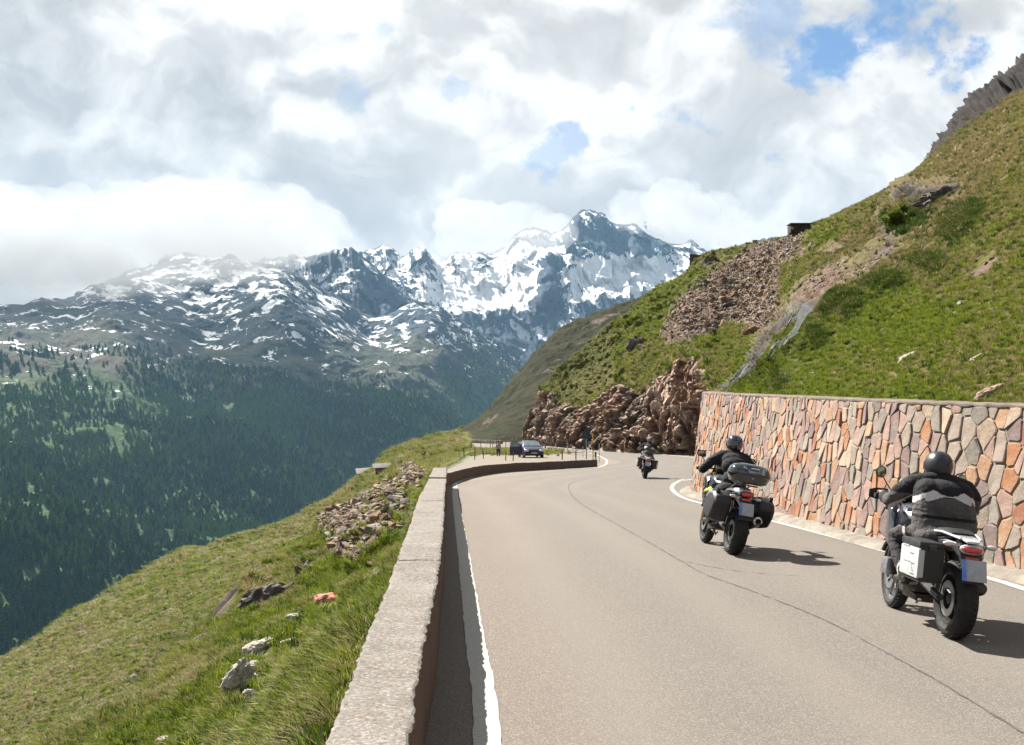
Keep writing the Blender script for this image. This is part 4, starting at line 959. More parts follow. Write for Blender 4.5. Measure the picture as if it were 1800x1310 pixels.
for k in range(len(seeds)):
    s, h = seeds[k]; H = float(wall_h(min(max(s, 0), WL)))
    poly = [(s-0.5, max(h-0.8, 0.03)), (s+0.5, max(h-0.8, 0.03)), (s+0.5, min(h+0.8, H-0.012)), (s-0.5, min(h+0.8, H-0.012))]
    d = seeds-seeds[k]; near = np.where((np.abs(d[:, 0]) < 0.95) & (np.abs(d[:, 1]) < 1.3))[0]
    for j in near:
        if j == k: continue
        dx, dy = d[j, 0], d[j, 1]; mx, my = s+dx/2, h+dy/2
        poly = clip(poly, mx, my, dx, dy*ky*ky)
        if len(poly) < 3: break
    if len(poly) < 3: continue
    P_ = np.array(poly); ar = 0.5*abs(np.sum(P_[:, 0]*np.roll(P_[:, 1], -1)-P_[:, 1]*np.roll(P_[:, 0], -1)))
    if ar < 0.008: continue
    P_ = P_[np.linalg.norm(P_-np.roll(P_, 1, 0), axis=1) > 0.02]
    if len(P_) < 3: continue
    c = P_.mean(0)
    Q = []
    for i in range(len(P_)):       # nick the corners
        a, b = P_[i], P_[(i+1) % len(P_)]; u1, u2 = rg.uniform(0.03, 0.16), rg.uniform(0.84, 0.97)
        Q.append(a*(1-u1)+b*u1); Q.append(a*(1-u2)+b*u2)
    Q = np.array(Q); r = np.linalg.norm(Q-c, axis=1, keepdims=True); Q = c+(Q-c)*np.maximum(1-rg.uniform(0.007, 0.018)/r, 0.3)
    Q += rg.normal(size=Q.shape)*0.006
    stones.append((c, Q, ar))
names = list(wts); pw = np.array([wts[k] for k in names], float); pw /= pw.sum()
info = []
for c, Q, ar in stones:
    p, n = wall_at(np.array([c[0]]), np.array([c[1]])); p, n = p[0], n[0]
    u, v_ = proj(p); vw = np.array([0, 0, EYE])-p; dist = np.linalg.norm(vw); fac = max(0.0, float(np.dot(vw/dist, n)))
    inv = (u < 1815) and fac > 0
    info.append((ar*fac/dist**2 if inv else -1/dist, c, Q))
info.sort(key=lambda q_: -q_[0])
rest = {}
for k, (sc_, c, Q) in enumerate(info):
    nm = names[rg.choice(len(names), p=pw)]; pr = rg.uniform(0.010, 0.032); tx, ty = rg.normal(size=2)*0.03
    p0, n0 = wall_at(Q[:, 0], Q[:, 1]); pf_, nf_ = wall_at(c[0]+(Q[:, 0]-c[0])*0.90, c[1]+(Q[:, 1]-c[1])*0.93)
    pc, nc_ = wall_at(np.array([c[0]]), np.array([c[1]]))
    dpt = pr+tx*(Q[:, 0]-c[0])*2+ty*(Q[:, 1]-c[1])*2
    back = p0-n0*0.03; frn = pf_+nf_*np.clip(dpt, 0.006, 0.055)[:, None]; mid = p0+n0*np.clip(dpt-0.008, 0.002, 0.03)[:, None]; cen = pc+nc_*(pr+0.006)
    m = len(Q); V = np.concatenate([back, mid, frn, cen]); V = V
    Fc = [(i, (i+1) % m, m+(i+1) % m, m+i) for i in range(m)]+[(m+i, m+(i+1) % m, 2*m+(i+1) % m, 2*m+i) for i in range(m)]+[(2*m+i, 2*m+(i+1) % m, 3*m) for i in range(m)]
    if k < 298:
        o_ = Vector(pc[0]); o = mobj('stone', V-pc[0], Fc, SM[nm], SW); o.location = o_
    else:
        L = rest.setdefault('r', [[], [], []]); b = sum(len(x) for x in L[0]); L[0].append(V); L[1] += [tuple(b+i for i in f) for f in Fc]; L[2] += [names.index(nm)]*len(Fc)
L = rest['r']; o = mobj('stones', np.concatenate(L[0]), L[1], [SM[k] for k in names], SW, kind='stuff'); o.data.polygons.foreach_set('material_index', L[2])
# coping
ss = np.arange(0, WL, 0.10); p, n = wall_at(ss, wall_h(ss)); prof = [(0.022, -0.022), (0.032, 0.012), (0.015, 0.025), (-0.15, 0.03), (-0.40, 0.03), (-0.46, 0.0), (-0.46, -0.9)]
A = np.stack([p+n*f+np.array([0, 0, q]) for f, q in prof], 0); A += np.stack([fbm(A*9, 3, 0.6, 721), fbm(A*9, 3, 0.6, 722), fbm(A*7, 3, 0.6, 723)], -1)*0.022
grid_obj('coping', A, simple('coping_concrete', (0.105, 0.082, 0.064), 0.95, var=0.25, scale=4, bump=0.7, bscale=40, bdist=0.02, dirt=0.5), {}, None, parent=SW, smooth=False)
# crumbling concrete foot along the wall
p, n = wall_at(ss, 0*ss); prof = [(0.34, -0.03), (0.30, 0.035), (0.20, 0.06), (0.08, 0.075), (-0.04, 0.085)]
A = np.stack([p+n*f+np.array([0, 0, q]) for f, q in prof], 0); A += np.stack([fbm(A*5, 4, 0.65, 731), fbm(A*5, 4, 0.65, 732), 1.1*fbm(A*5, 4, 0.65, 733)], -1)*0.055
grid_obj('footing', A, simple('footing_concrete', (0.165, 0.145, 0.118), 0.95, var=0.25, scale=4, bump=0.8, bscale=30, bdist=0.02, dirt=0.6, dirtcol=(0.09, 0.07, 0.055)), {}, None, parent=SW, smooth=False)
# ================================================================== motorcycles and riders
m_black = simple('black_plastic', (0.012, 0.012, 0.013), 0.5, var=0.2, spec=0.4)
m_gloss = simple('black_lacquer', (0.006, 0.007, 0.008), 0.12, var=0.1, spec=0.5, coat=1.0)
m_rub = simple('tyre_rubber', (0.014, 0.013, 0.013), 0.8, var=0.25, scale=20, bump=0.4, bscale=120, bdist=0.004, dirt=0.35, dirtcol=(0.05, 0.042, 0.035))
m_steel = simple('cast_alloy', (0.28, 0.28, 0.28), 0.35, 0.85, var=0.2)
m_dsteel = simple('engine_casting', (0.055, 0.052, 0.05), 0.5, 0.6, var=0.35, scale=14, dirt=0.4, dirtcol=(0.07, 0.055, 0.035))
m_alu = simple('brushed_case_aluminium', (0.36, 0.375, 0.37), 0.5, 0.25, var=0.08, scale=10, bump=0.15, bscale=70, bdist=0.003)
m_silver = simple('silver_paint', (0.42, 0.43, 0.44), 0.3, 0.3, var=0.05, coat=0.6)
m_red = simple('red_lamp_lens', (0.42, 0.006, 0.008), 0.15, var=0.15, scale=40, spec=0.6, coat=1.0)
m_clear = simple('clear_lamp_lens', (0.42, 0.36, 0.32), 0.12, var=0.2, scale=60, spec=0.8, coat=1.0)
m_fair = simple('dark_grey_fairing', (0.05, 0.055, 0.065), 0.3, 0.2, var=0.1, coat=0.5)
m_amber = simple('amber_lens', (0.45, 0.14, 0.01), 0.2, var=0.1, coat=0.8)
m_chrome = simple('polished_exhaust', (0.42, 0.40, 0.37), 0.18, 0.95, var=0.15, scale=20)
m_gold = simple('gold_fork', (0.35, 0.21, 0.08), 0.3, 0.6, var=0.2)
m_seat = simple('seat_vinyl', (0.011, 0.011, 0.011), 0.6, var=0.25, bump=0.3, bscale=200, bdist=0.002)
m_plate, t, bs = material('number_plate'); v = coords(t); sx = t.new('ShaderNodeSeparateXYZ'); t.put(sx.inputs[0], v)
c = t.mix(t.ramp(sx.outputs['Y'], 0.045, 0.075), (0.30, 0.31, 0.34), (0.06, 0.16, 0.46)); c = t.mix(t.ramp(t.noise(v, 12, 2), 0.35, 0.7, 0, 0.5), c, (0.22, 0.225, 0.26))
t.put(bs.inputs['Base Color'], c); bs.inputs['Roughness'].default_value = 0.4
m_mirror = simple('mirror_glass', (0.35, 0.34, 0.22), 0.08, 0.9, var=0.25, scale=25)
m_screen = simple('tinted_screen', (0.02, 0.022, 0.025), 0.1, var=0.1, coat=0.8)

def wheel(name, x, r, w, parent, rim_mat, spokes=5, disc=True):
    e = empty(name, (x, 0, r)); e.parent = parent
    mb = MB(); hw = w/2; prof = []
    for k in range(15):
        a = math.pi*k/14; prof.append((r-w*0.42+w*0.42*math.sin(a)**0.75, -hw*math.cos(a)))
    prof += [(r-w*0.62, hw*0.72), (r-w*0.62, -hw*0.72)]
    mb.lathe(prof, (0, 0, 0), 'y', 56, close=True)
    # tread sipes
    mb.build('tyre', m_rub, e, smooth=True)
    tr = MB()
    for k in range(44):
        a = 2*math.pi*k/44
        for sg in (-1, 1):
            am = a+(0.07 if sg > 0 else 0)
            p = [((r-w*0.02-abs(q)*0.02)*math.cos(am+abs(q)*1.5), sg*(0.012+abs(q)), (r-w*0.02-abs(q)*0.02)*math.sin(am+abs(q)*1.5)) for q in (0.0, w*0.15, w*0.30)]
            tr.tube(p, 0.004, 4)
    tr.build('tread', m_black, e)
    rr = r-w*0.62; rm = MB()
    rm.lathe([(rr+0.006, -hw*0.70), (rr+0.004, hw*0.70), (rr-0.018, hw*0.72), (rr-0.026, hw*0.30), (rr-0.026, -hw*0.30), (rr-0.018, -hw*0.72)], (0, 0, 0), 'y', 48, close=True)
    for k in range(spokes):
        for da in (-0.09, 0.09):
            a = 2*math.pi*k/spokes+0.3
            rm.tube([(0.035*math.cos(a), 0.0, 0.035*math.sin(a)), ((rr-0.02)*math.cos(a+da), 0.02*(1 if da > 0 else -1), (rr-0.02)*math.sin(a+da))], [0.016, 0.011], 6)
    rm.lathe([(0.0, -0.06), (0.045, -0.06), (0.05, 0), (0.045, 0.06), (0.0, 0.06)], (0, 0, 0), 'y', 20)
    rm.build('rim', rim_mat, e, smooth=True)
    if disc:
        d = MB()
        for sg in (-1, 1): d.lathe([(0.09, sg*0.065), (0.15, sg*0.065), (0.15, sg*0.070), (0.09, sg*0.070)], (0, 0, 0), 'y', 32, close=True)
        d.build('brake_disc', m_steel, e)
    return e
def rounded(x0, x1, y, z0, z1, r=0.03, n=4):
    """rounded rectangle in the XZ plane at given y"""
    out = []
    for (cx, cz, a0) in ((x1-r, z1-r, 0), (x0+r, z1-r, 90), (x0+r, z0+r, 180), (x1-r, z0+r, 270)):
        for k in range(n+1):
            a = rad(a0+90*k/n); out.append((cx+r*math.cos(a), y, cz+r*math.sin(a)))
    return out
def motorcycle(loc, hdg, lean, style, label, both=True):
    B = empty('motorcycle', loc, (0, 0, 0), label, 'motorcycle'); B.rotation_mode = 'XYZ'
    B.rotation_euler = (Matrix.Rotation(hdg, 3, 'Z') @ Matrix.Rotation(lean, 3, 'X')).to_euler()
    adv = style == 'adventure'
    wheel('rear_wheel', 0, 0.325, 0.17 if adv else 0.19, B, m_dsteel if adv else m_black, 5)
    fw = wheel('front_wheel', 1.50, 0.33, 0.125, B, m_steel if adv else m_black, 8 if adv else 5)
    fw.rotation_euler = (0, 0, rad(-2))
    # fork
    f = MB()
    for y in (-0.10, 0.10):
        f.tube([(1.50, y, 0.33), (1.37, y, 0.66)], [0.028, 0.028], 10); f.tube([(1.37, y, 0.66), (1.20, y, 1.06)], [0.021, 0.021], 10)
    f.box((1.22, 0, 1.02), (0.10, 0.24, 0.04), (0, -0.4, 0)); f.build('fork', m_gold if not adv else m_dsteel, B, smooth=True)
    g = MB(); secs = []
    for k in range(9):
        a = rad(35+110*k/8); cx, cz = 1.50, 0.33; R = 0.375
        secs.append([(cx+(R-0.03*abs(q)/0.08)*math.cos(a)*1.0, q, cz+(R-0.04*(abs(q)/0.08)**2)*math.sin(a)) for q in (-0.08, -0.05, 0, 0.05, 0.08)]+[(cx+(R-0.055)*math.cos(a), q, cz+(R-0.055)*math.sin(a)) for q in (0.07, 0, -0.07)])
    g.loft(secs); g.build('front_mudguard', m_black if adv else m_black, B, smooth=True)
    # frame, engine, swingarm
    fr = MB()
    for y in (-0.12, 0.12):
        fr.tube([(1.16, y*0.4, 0.98), (0.95, y, 0.78), (0.62, y, 0.62), (0.50, y, 0.40)], 0.024, 8); fr.tube([(0.62, y, 0.70), (0.25, y, 0.80), (-0.05, y*0.8, 0.84)], 0.016, 8)
        fr.tube([(1.14, y*0.4, 0.90), (1.02, y, 0.55), (0.90, y, 0.26), (0.55, y, 0.22)], 0.018, 8)
    fr.build('frame', m_black, B, smooth=True)
    en = MB(); en.box((0.78, 0, 0.42), (0.42, 0.30, 0.32), (0, 0.1, 0)); en.box((0.92, 0, 0.60), (0.26, 0.26, 0.26), (0, -0.5, 0)); en.lathe([(0, -0.20), (0.10, -0.20), (0.11, -0.17), (0.11, 0.17), (0.10, 0.20), (0, 0.20)], (0.66, 0, 0.40), 'y', 22)
    en.build('engine', m_dsteel, B, bevel=0.018)
    if adv:
        for y in (-1, 1):
            cy = MB(); cy.tube([(0.86, 0.12*y, 0.45), (0.86, 0.24*y, 0.46)], [0.085, 0.08], 14); cy.box((0.86, 0.29*y, 0.46), (0.19, 0.12, 0.15), (0, 0, 0), (0.8, 0.8)); cy.build('cylinder_head', m_steel if y > 0 else m_dsteel, B, bevel=0.02)
        bg_ = MB(); bg_.loft([[(0.55, -0.11, 0.20), (0.55, 0.11, 0.20), (0.55, 0.15, 0.27), (0.55, -0.15, 0.27)], [(0.95, -0.11, 0.20), (0.95, 0.11, 0.20), (0.95, 0.15, 0.28), (0.95, -0.15, 0.28)], [(1.12, -0.07, 0.34), (1.12, 0.07, 0.34), (1.13, 0.09, 0.42), (1.13, -0.09, 0.42)]]); bg_.build('sump_guard', m_dsteel, B, bevel=0.01)
    sw = MB(); sw.tube([(0.50, 0.10, 0.40), (0.20, 0.13, 0.36), (0.0, 0.13, 0.325)], [0.04, 0.035, 0.032], 8); sw.tube([(0.50, -0.10, 0.40), (0.20, -0.14, 0.36), (0.0, -0.14, 0.325)], [0.045, 0.05, 0.055], 8); sw.build('swingarm', m_dsteel, B, smooth=True)
    sh = MB(); sh.tube([(0.34, 0.0, 0.36), (0.42, 0.0, 0.72)], [0.03, 0.03], 10)
    for k in range(7): sh.lathe([(0.030, -0.008), (0.046, 0), (0.030, 0.008)], (0.35+0.010*k, 0, 0.44+0.035*k), 'z', 12)
    sh.build('shock_absorber', m_steel, B, smooth=True)
    # tank, seat, tail
    tk = MB()
    for (x, w_, zt, zb) in (): pass
    def ring(x, w_, zt, zb, n=14):
        return [(x, w_*math.copysign(abs(math.cos(a))**0.7, math.cos(a)), (zt+zb)/2+(zt-zb)/2*math.copysign(abs(math.sin(a))**0.8, math.sin(a))) for a in [2*math.pi*k/n for k in range(n)]]
    tk.loft([ring(0.60, 0.09, 0.88, 0.78), ring(0.68, 0.14, 0.95, 0.72), ring(0.82, 0.20, 1.02, 0.68), ring(0.98, 0.23, 1.05, 0.66), ring(1.12, 0.19, 1.05, 0.72), ring(1.22, 0.10, 1.02, 0.82)]); tk.build('fuel_tank', m_fair, B, smooth=True)
    st = MB(); st.loft([ring(-0.02, 0.11, 0.88, 0.83), ring(0.10, 0.145, 0.91, 0.82), ring(0.28, 0.155, 0.90, 0.78), ring(0.42, 0.15, 0.84, 0.76), ring(0.58, 0.12, 0.84, 0.76), ring(0.66, 0.09, 0.88, 0.80)]); st.build('seat', m_seat, B, smooth=True)
    # fairing and screen
    fa = MB()
    for y in (-1, 1):
        fa.loft([[(0.98, 0.20*y, 0.98), (0.98, 0.25*y, 0.92), (1.0, 0.24*y, 0.60), (1.0, 0.19*y, 0.58)], [(1.18, 0.18*y, 1.06), (1.18, 0.25*y, 1.00), (1.20, 0.24*y, 0.66), (1.18, 0.18*y, 0.62)], [(1.38, 0.06*y, 1.04), (1.40, 0.14*y, 1.00), (1.40, 0.12*y, 0.78), (1.36, 0.05*y, 0.76)]])
    fa.build('fairing', m_fair if adv else m_gloss, B, bevel=0.012)
    sn = MB(); sn.loft([[(1.30, q, 1.02+0.0*q) for q in (-0.13, -0.07, 0.0, 0.07, 0.13)]+[(1.31, q, 1.02) for q in (0.13, 0.07, 0.0, -0.07, -0.13)], [(1.20-abs(q)*0.3, q, 1.24-abs(q)*0.2) for q in (-0.12, -0.06, 0.0, 0.06, 0.12)]+[(1.21-abs(q)*0.3, q, 1.24-abs(q)*0.2) for q in (0.12, 0.06, 0.0, -0.06, -0.12)]]); sn.build('windscreen', m_screen, B, smooth=True)
    hl = MB(); hl.ell((1.41, 0, 0.92), (0.05, 0.10, 0.07)); hl.build('headlight', m_clear, B, smooth=True)
    # bars, grips, levers, mirrors
    hb = MB(); hb.tube([(1.02, 0.42, 1.08), (1.05, 0.30, 1.10), (1.13, 0.12, 1.12), (1.14, 0.0, 1.11), (1.13, -0.12, 1.12), (1.05, -0.30, 1.10), (1.02, -0.42, 1.08)], 0.012, 8); hb.box((1.15, 0, 1.13), (0.12, 0.22, 0.06), (0, -0.5, 0)); h_ = hb.build('handlebar', m_dsteel, B, smooth=True)
    for y in (-1, 1):
        gr = MB(); gr.tube([(1.025, 0.405*y, 1.083), (1.052, 0.30*y, 1.10)], 0.018, 10); gr.tube([(1.018, 0.435*y, 1.082), (1.022, 0.405*y, 1.083)], 0.022, 10); gr.build('grip', m_rub, h_, smooth=True)
        lv = MB(); lv.tube([(1.08, 0.27*y, 1.11), (1.11, 0.32*y, 1.105), (1.10, 0.42*y, 1.09)], 0.006, 6); lv.build('lever', m_steel, h_)
        if not adv or y > 0:
            hg = MB(); hg.loft([[(1.13, 0.28*y, 1.15), (1.14, 0.28*y, 1.15), (1.14, 0.28*y, 1.05), (1.13, 0.28*y, 1.05)], [(1.15, 0.38*y, 1.15), (1.16, 0.38*y, 1.15), (1.16, 0.38*y, 1.04), (1.15, 0.38*y, 1.04)], [(1.08, 0.47*y, 1.13), (1.09, 0.47*y, 1.13), (1.09, 0.47*y, 1.06), (1.08, 0.47*y, 1.06)]])
            if adv: hg.build('handguard', m_black, h_, bevel=0.004)
        mr = empty('mirror', (0, 0, 0)); mr.parent = B
        q = MB(); q.tube([(1.09, 0.25*y, 1.12), (1.10, 0.31*y, 1.20), (1.09, 0.36*y, 1.27)], 0.006, 6); q.build('stalk', m_black, mr)
        q = MB()
        if adv: q.ell((1.09, 0.375*y, 1.305), (0.022, 0.052, 0.058), None, 20, 12)
        else: q.loft([[(1.085, (0.375+a)*y, 1.305+b) for a, b in ((-0.075, -0.03), (-0.045, -0.055), (0.05, -0.045), (0.075, 0.0), (0.065, 0.05), (-0.055, 0.055))], [(1.12, (0.375+a*0.8)*y, 1.305+b*0.8) for a, b in ((-0.075, -0.03), (-0.045, -0.055), (0.05, -0.045), (0.075, 0.0), (0.065, 0.05), (-0.055, 0.055))]])
        q.build('shell', m_black, mr, smooth=adv, bevel=0 if adv else 0.008)
        q = MB(); q.ell((1.070 if adv else 1.082, 0.375*y, 1.305), (0.006, 0.042, 0.048) if adv else (0.004, 0.058, 0.040), None, 18, 8); q.build('glass', m_mirror, mr, smooth=True)
    # tail unit
    tl = MB()
    if adv:
        tl.loft([ring(0.24, 0.13, 0.84, 0.74), ring(0.02, 0.12, 0.84, 0.72), ring(-0.14, 0.085, 0.82, 0.72), ring(-0.20, 0.05, 0.80, 0.73)]); tl.build('tail_fairing', m_black, B, smooth=True)
        rk = MB(); rk.loft([[(-0.02, -0.09, 0.850), (-0.02, 0.09, 0.850), (-0.02, 0.09, 0.862), (-0.02, -0.09, 0.862)], [(-0.20, -0.075, 0.835), (-0.20, 0.075, 0.835), (-0.20, 0.075, 0.848), (-0.20, -0.075, 0.848)], [(-0.26, -0.05, 0.815), (-0.26, 0.05, 0.815), (-0.26, 0.05, 0.832), (-0.26, -0.05, 0.832)]])
        for y in (-0.14, 0.14): rk.tube([(0.28, y, 0.86), (0.05, y*1.0, 0.87), (-0.20, y*0.6, 0.845)], 0.011, 8)
        rk.build('luggage_rack', m_silver, B, bevel=0.004)
    else:
        tl.loft([ring(0.30, 0.13, 0.86, 0.76), ring(0.05, 0.12, 0.92, 0.80), ring(-0.16, 0.085, 0.93, 0.82), ring(-0.24, 0.05, 0.90, 0.85)]); tl.build('tail_fairing', m_silver, B, smooth=True)
        rk = MB()
        for y in (-0.10, 0.10): rk.tube([(0.25, y, 0.90), (0.0, y, 0.965), (-0.25, y, 0.965)], 0.011, 8)
        rk.box((-0.12, 0, 0.968), (0.34, 0.24, 0.014)); rk.build('luggage_rack', m_dsteel, B)
    zl = 0.765 if adv else 0.845; xl = -0.245
    q = MB(); q.ell((xl, 0, zl), (0.035, 0.085 if adv else 0.078, 0.028 if adv else 0.036), None, 20, 10, pw=0.75); q.build('tail_light', m_red, B, smooth=True)
    q = MB(); q.ell((xl+0.01, 0, zl), (0.03, 0.098, 0.042), None, 20, 10, pw=0.8); q.build('tail_light_housing', m_black if not adv else m_silver, B, smooth=True)
    q = MB(); q.box((xl-0.012, 0, zl-0.075), (0.02, 0.11, 0.028)); q.build('reflector', m_red, B, bevel=0.004)
    q = MB(); q.loft([[(0.02, -0.10, 0.80), (0.02, 0.10, 0.80), (-0.05, 0.10, 0.76), (-0.05, -0.10, 0.76)], [(-0.22, -0.09, 0.78), (-0.22, 0.09, 0.78), (-0.20, 0.09, 0.70), (-0.20, -0.09, 0.70)], [(-0.30, -0.08, 0.60), (-0.30, 0.08, 0.60), (-0.285, 0.08, 0.58), (-0.285, -0.08, 0.58)], [(-0.33, -0.09, 0.50), (-0.33, 0.09, 0.50), (-0.31, 0.09, 0.50), (-0.31, -0.09, 0.50)]]); q.build('rear_mudguard', m_black, B, bevel=0.006)
    pl = MB(); pl.box((0, 0, 0), (0.006, 0.20, 0.175)); o = pl.build('number_plate', m_plate, B, bevel=0.002); o.location = (-0.325, 0, 0.605 if adv else 0.645); o.rotation_euler = (0, rad(16), 0)
    for y in (-1, 1):
        q = MB(); q.tube([(-0.16, 0.06*y, 0.80), (-0.19, 0.13*y, 0.795)], 0.009, 6); q.ell((-0.20, 0.175*y, 0.795), (0.028, 0.050, 0.022), None, 14, 8); q.build('indicator', m_clear if True else m_amber, B, smooth=True)
    # pegs, pedals
    for y in (-1, 1):
        q = MB(); q.tube([(0.56, 0.13*y, 0.36), (0.58, 0.28*y, 0.345)], 0.013, 8); q.tube([(0.56, 0.13*y, 0.36), (0.48, 0.14*y, 0.44)], 0.012, 8); q.build('footpeg', m_steel, B)
    q = MB(); q.tube([(0.60, 0.17, 0.34), (0.74, 0.19, 0.32), (0.75, 0.25, 0.32)], 0.008, 6); q.build('gear_lever', m_steel, B)
    q = MB(); q.tube([(0.50, 0.14, 0.20), (0.40, 0.16, 0.24), (0.26, 0.18, 0.25)], [0.012, 0.010, 0.012], 6); q.build('side_stand', m_dsteel, B)
    # exhaust on the right
    ex = MB()
    if adv:
        ex.tube([(0.78, -0.10, 0.24), (0.45, -0.14, 0.26), (0.25, -0.16, 0.34)], 0.026, 10); ex.tube([(0.28, -0.16, 0.34), (0.22, -0.165, 0.36), (-0.06, -0.17, 0.44), (-0.10, -0.17, 0.45)], [0.04, 0.052, 0.055, 0.042], 16)
    else:
        ex.tube([(0.78, -0.10, 0.24), (0.45, -0.15, 0.28), (0.25, -0.17, 0.36)], 0.026, 10); ex.tube([(0.28, -0.17, 0.36), (0.18, -0.175, 0.40), (-0.24, -0.185, 0.50), (-0.29, -0.187, 0.51)], [0.045, 0.062, 0.068, 0.062], 18)
    ex.build('exhaust', m_dsteel if adv else m_chrome, B, smooth=True)
    if not adv:
        q = MB(); q.lathe([(0.040, -0.31), (0.066, -0.285), (0.062, -0.30), (0.040, -0.315)], (0, -0.187, 0.512), 'x', 22, close=True); q.build('exhaust_tip', m_chrome, B, smooth=True)
        q = MB(); q.tube([(-0.285, -0.187, 0.511), (-0.300, -0.187, 0.513)], 0.036, 14); q.build('exhaust_bore', simple('soot', (0.003, 0.003, 0.003), 0.9), B)
    # luggage
    if adv:
        for y in ((-1, 1) if both else (1,)):
            C_ = empty('side_case', (0, 0, 0)); C_.parent = B
            x0, x1, z0, z1 = -0.20, 0.24, 0.45, 0.765; ya, yb = 0.20*y, 0.41*y
            q = MB(); q.prism(rounded(x0, x1, ya, z0, z1, 0.035), (0, (yb-ya)*0.93, 0)); q.build('shell', m_black, C_, bevel=0.006)
            q = MB(); q.prism(rounded(x0-0.003, x1-0.012, yb-0.050*y, z0+0.03, z1-0.040, 0.02), (0, 0.052*y, 0)); q.build('panel', m_alu, C_, bevel=0.007)
            q = MB(); q.prism(rounded(x0-0.006, x1+0.006, ya+0.004*y, z1-0.032, z1+0.022, 0.022), (0, (yb-ya)*0.97, 0)); q.build('lid', m_black, C_, bevel=0.008)
            q = MB()
            for zz in (0.505, 0.59, 0.67): q.box((x0+0.12 if zz < 0.6 else x0+0.15, yb+0.001*y, zz), (0.09, 0.008, 0.008))
            q.build('rib', m_steel, C_)
            q = MB(); q.box((0.06, yb+0.004*y, 0.60), (0.15, 0.008, 0.012)); q.box((-0.06, yb+0.004*y, 0.565), (0.012, 0.008, 0.10), (0, 0.7, 0)); q.box((0.10, yb+0.004*y, 0.725), (0.14, 0.008, 0.014)); q.build('raised_rib', m_silver, C_, bevel=0.003)
            q = MB(); q.box((x0-0.008, ya+0.10*y, 0.74), (0.016, 0.06, 0.05)); q.build('latch', m_dsteel, C_, bevel=0.004)
    else:
        for y in (-1, 1):
            C_ = empty('side_case', (0, 0, 0)); C_.parent = B
            def sec(yy, s_, sx=0.0):
                pts = [(-0.22, 0.78), (-0.10, 0.845), (0.14, 0.83), (0.30, 0.74), (0.33, 0.60), (0.28, 0.47), (0.12, 0.40), (-0.06, 0.42), (-0.20, 0.55), (-0.26, 0.68)]
                cx, cz = 0.04, 0.63; return [(cx+(a-cx)*s_+sx, yy*y, cz+(b-cz)*s_) for a, b in pts]
            q = MB(); q.loft([sec(0.19, 0.92), sec(0.22, 1.0), sec(0.33, 0.98), sec(0.40, 0.90), sec(0.43, 0.76)]); q.build('shell', m_black, C_, bevel=0.012)
            q = MB(); q.loft([[(x_, yy*y, z_) for x_, z_ in ((0.02, 0.846), (0.16, 0.828), (0.30, 0.735), (0.315, 0.64), (0.29, 0.655), (0.24, 0.735), (0.13, 0.785), (0.02, 0.80))] for yy in (0.30, 0.412)]); q.build('trim', m_silver, C_, bevel=0.006)
            q = MB(); q.box((-0.13, 0.37*y, 0.83), (0.06, 0.05, 0.05), (0, 0.4, 0)); q.build('latch', m_black, C_, bevel=0.01)
        T = empty('top_case', (-0.17, 0, 0.985)); T.parent = B
        def oval(z, a, b, n=28, pw=0.72, dx=0): return [(a*math.copysign(abs(math.cos(k*2*math.pi/n))**pw, math.cos(k*2*math.pi/n))+dx, b*math.copysign(abs(math.sin(k*2*math.pi/n))**pw, math.sin(k*2*math.pi/n)), z) for k in range(n)]
        q = MB(); q.loft([oval(0, 0.15, 0.20), oval(0.02, 0.18, 0.25), oval(0.10, 0.205, 0.285), oval(0.125, 0.208, 0.29)]); q.build('base_shell', m_gloss, T, smooth=True)
        q = MB(); q.loft([oval(0.130, 0.208, 0.29), oval(0.16, 0.208, 0.288), oval(0.21, 0.190, 0.268), oval(0.255, 0.150, 0.215), oval(0.275, 0.09, 0.14)]); q.build('lid', m_gloss, T, smooth=True)
        q = MB(); q.loft([oval(0.122, 0.211, 0.293), oval(0.134, 0.211, 0.293)]); q.build('seam', m_black, T)
        # grey band on the lid back (reflective strip)
        q = MB(); pts = []
        for (yy, zz) in ((0.13, 0.235), (0.10, 0.228), (0.075, 0.185), (-0.11, 0.178), (-0.135, 0.222), (-0.165, 0.222), (-0.16, 0.150), (0.06, 0.158), (0.085, 0.195), (0.135, 0.200)):
            xx = -0.208 if zz < 0.17 else (-0.205+(zz-0.17)*0.35 if zz < 0.21 else -0.192+(zz-0.21)*0.95)
            xx *= (1-(abs(yy)/0.30)**3.2)**0.45; pts.append((xx-0.006, yy, zz))
        q.prism(pts, (0.012, 0, 0)); q.build('reflective_strip', simple('grey_reflector', (0.20, 0.22, 0.27), 0.3, var=0.1, coat=0.5), T)
        q = MB(); q.box((-0.207, -0.02, 0.215), (0.008, 0.11, 0.012), (0, -0.6, 0)); q.build('badge', m_silver, T)
        q = MB(); q.box((-0.212, 0.0, 0.085), (0.012, 0.035, 0.018)); q.build('lock', m_steel, T, bevel=0.003)
    return B

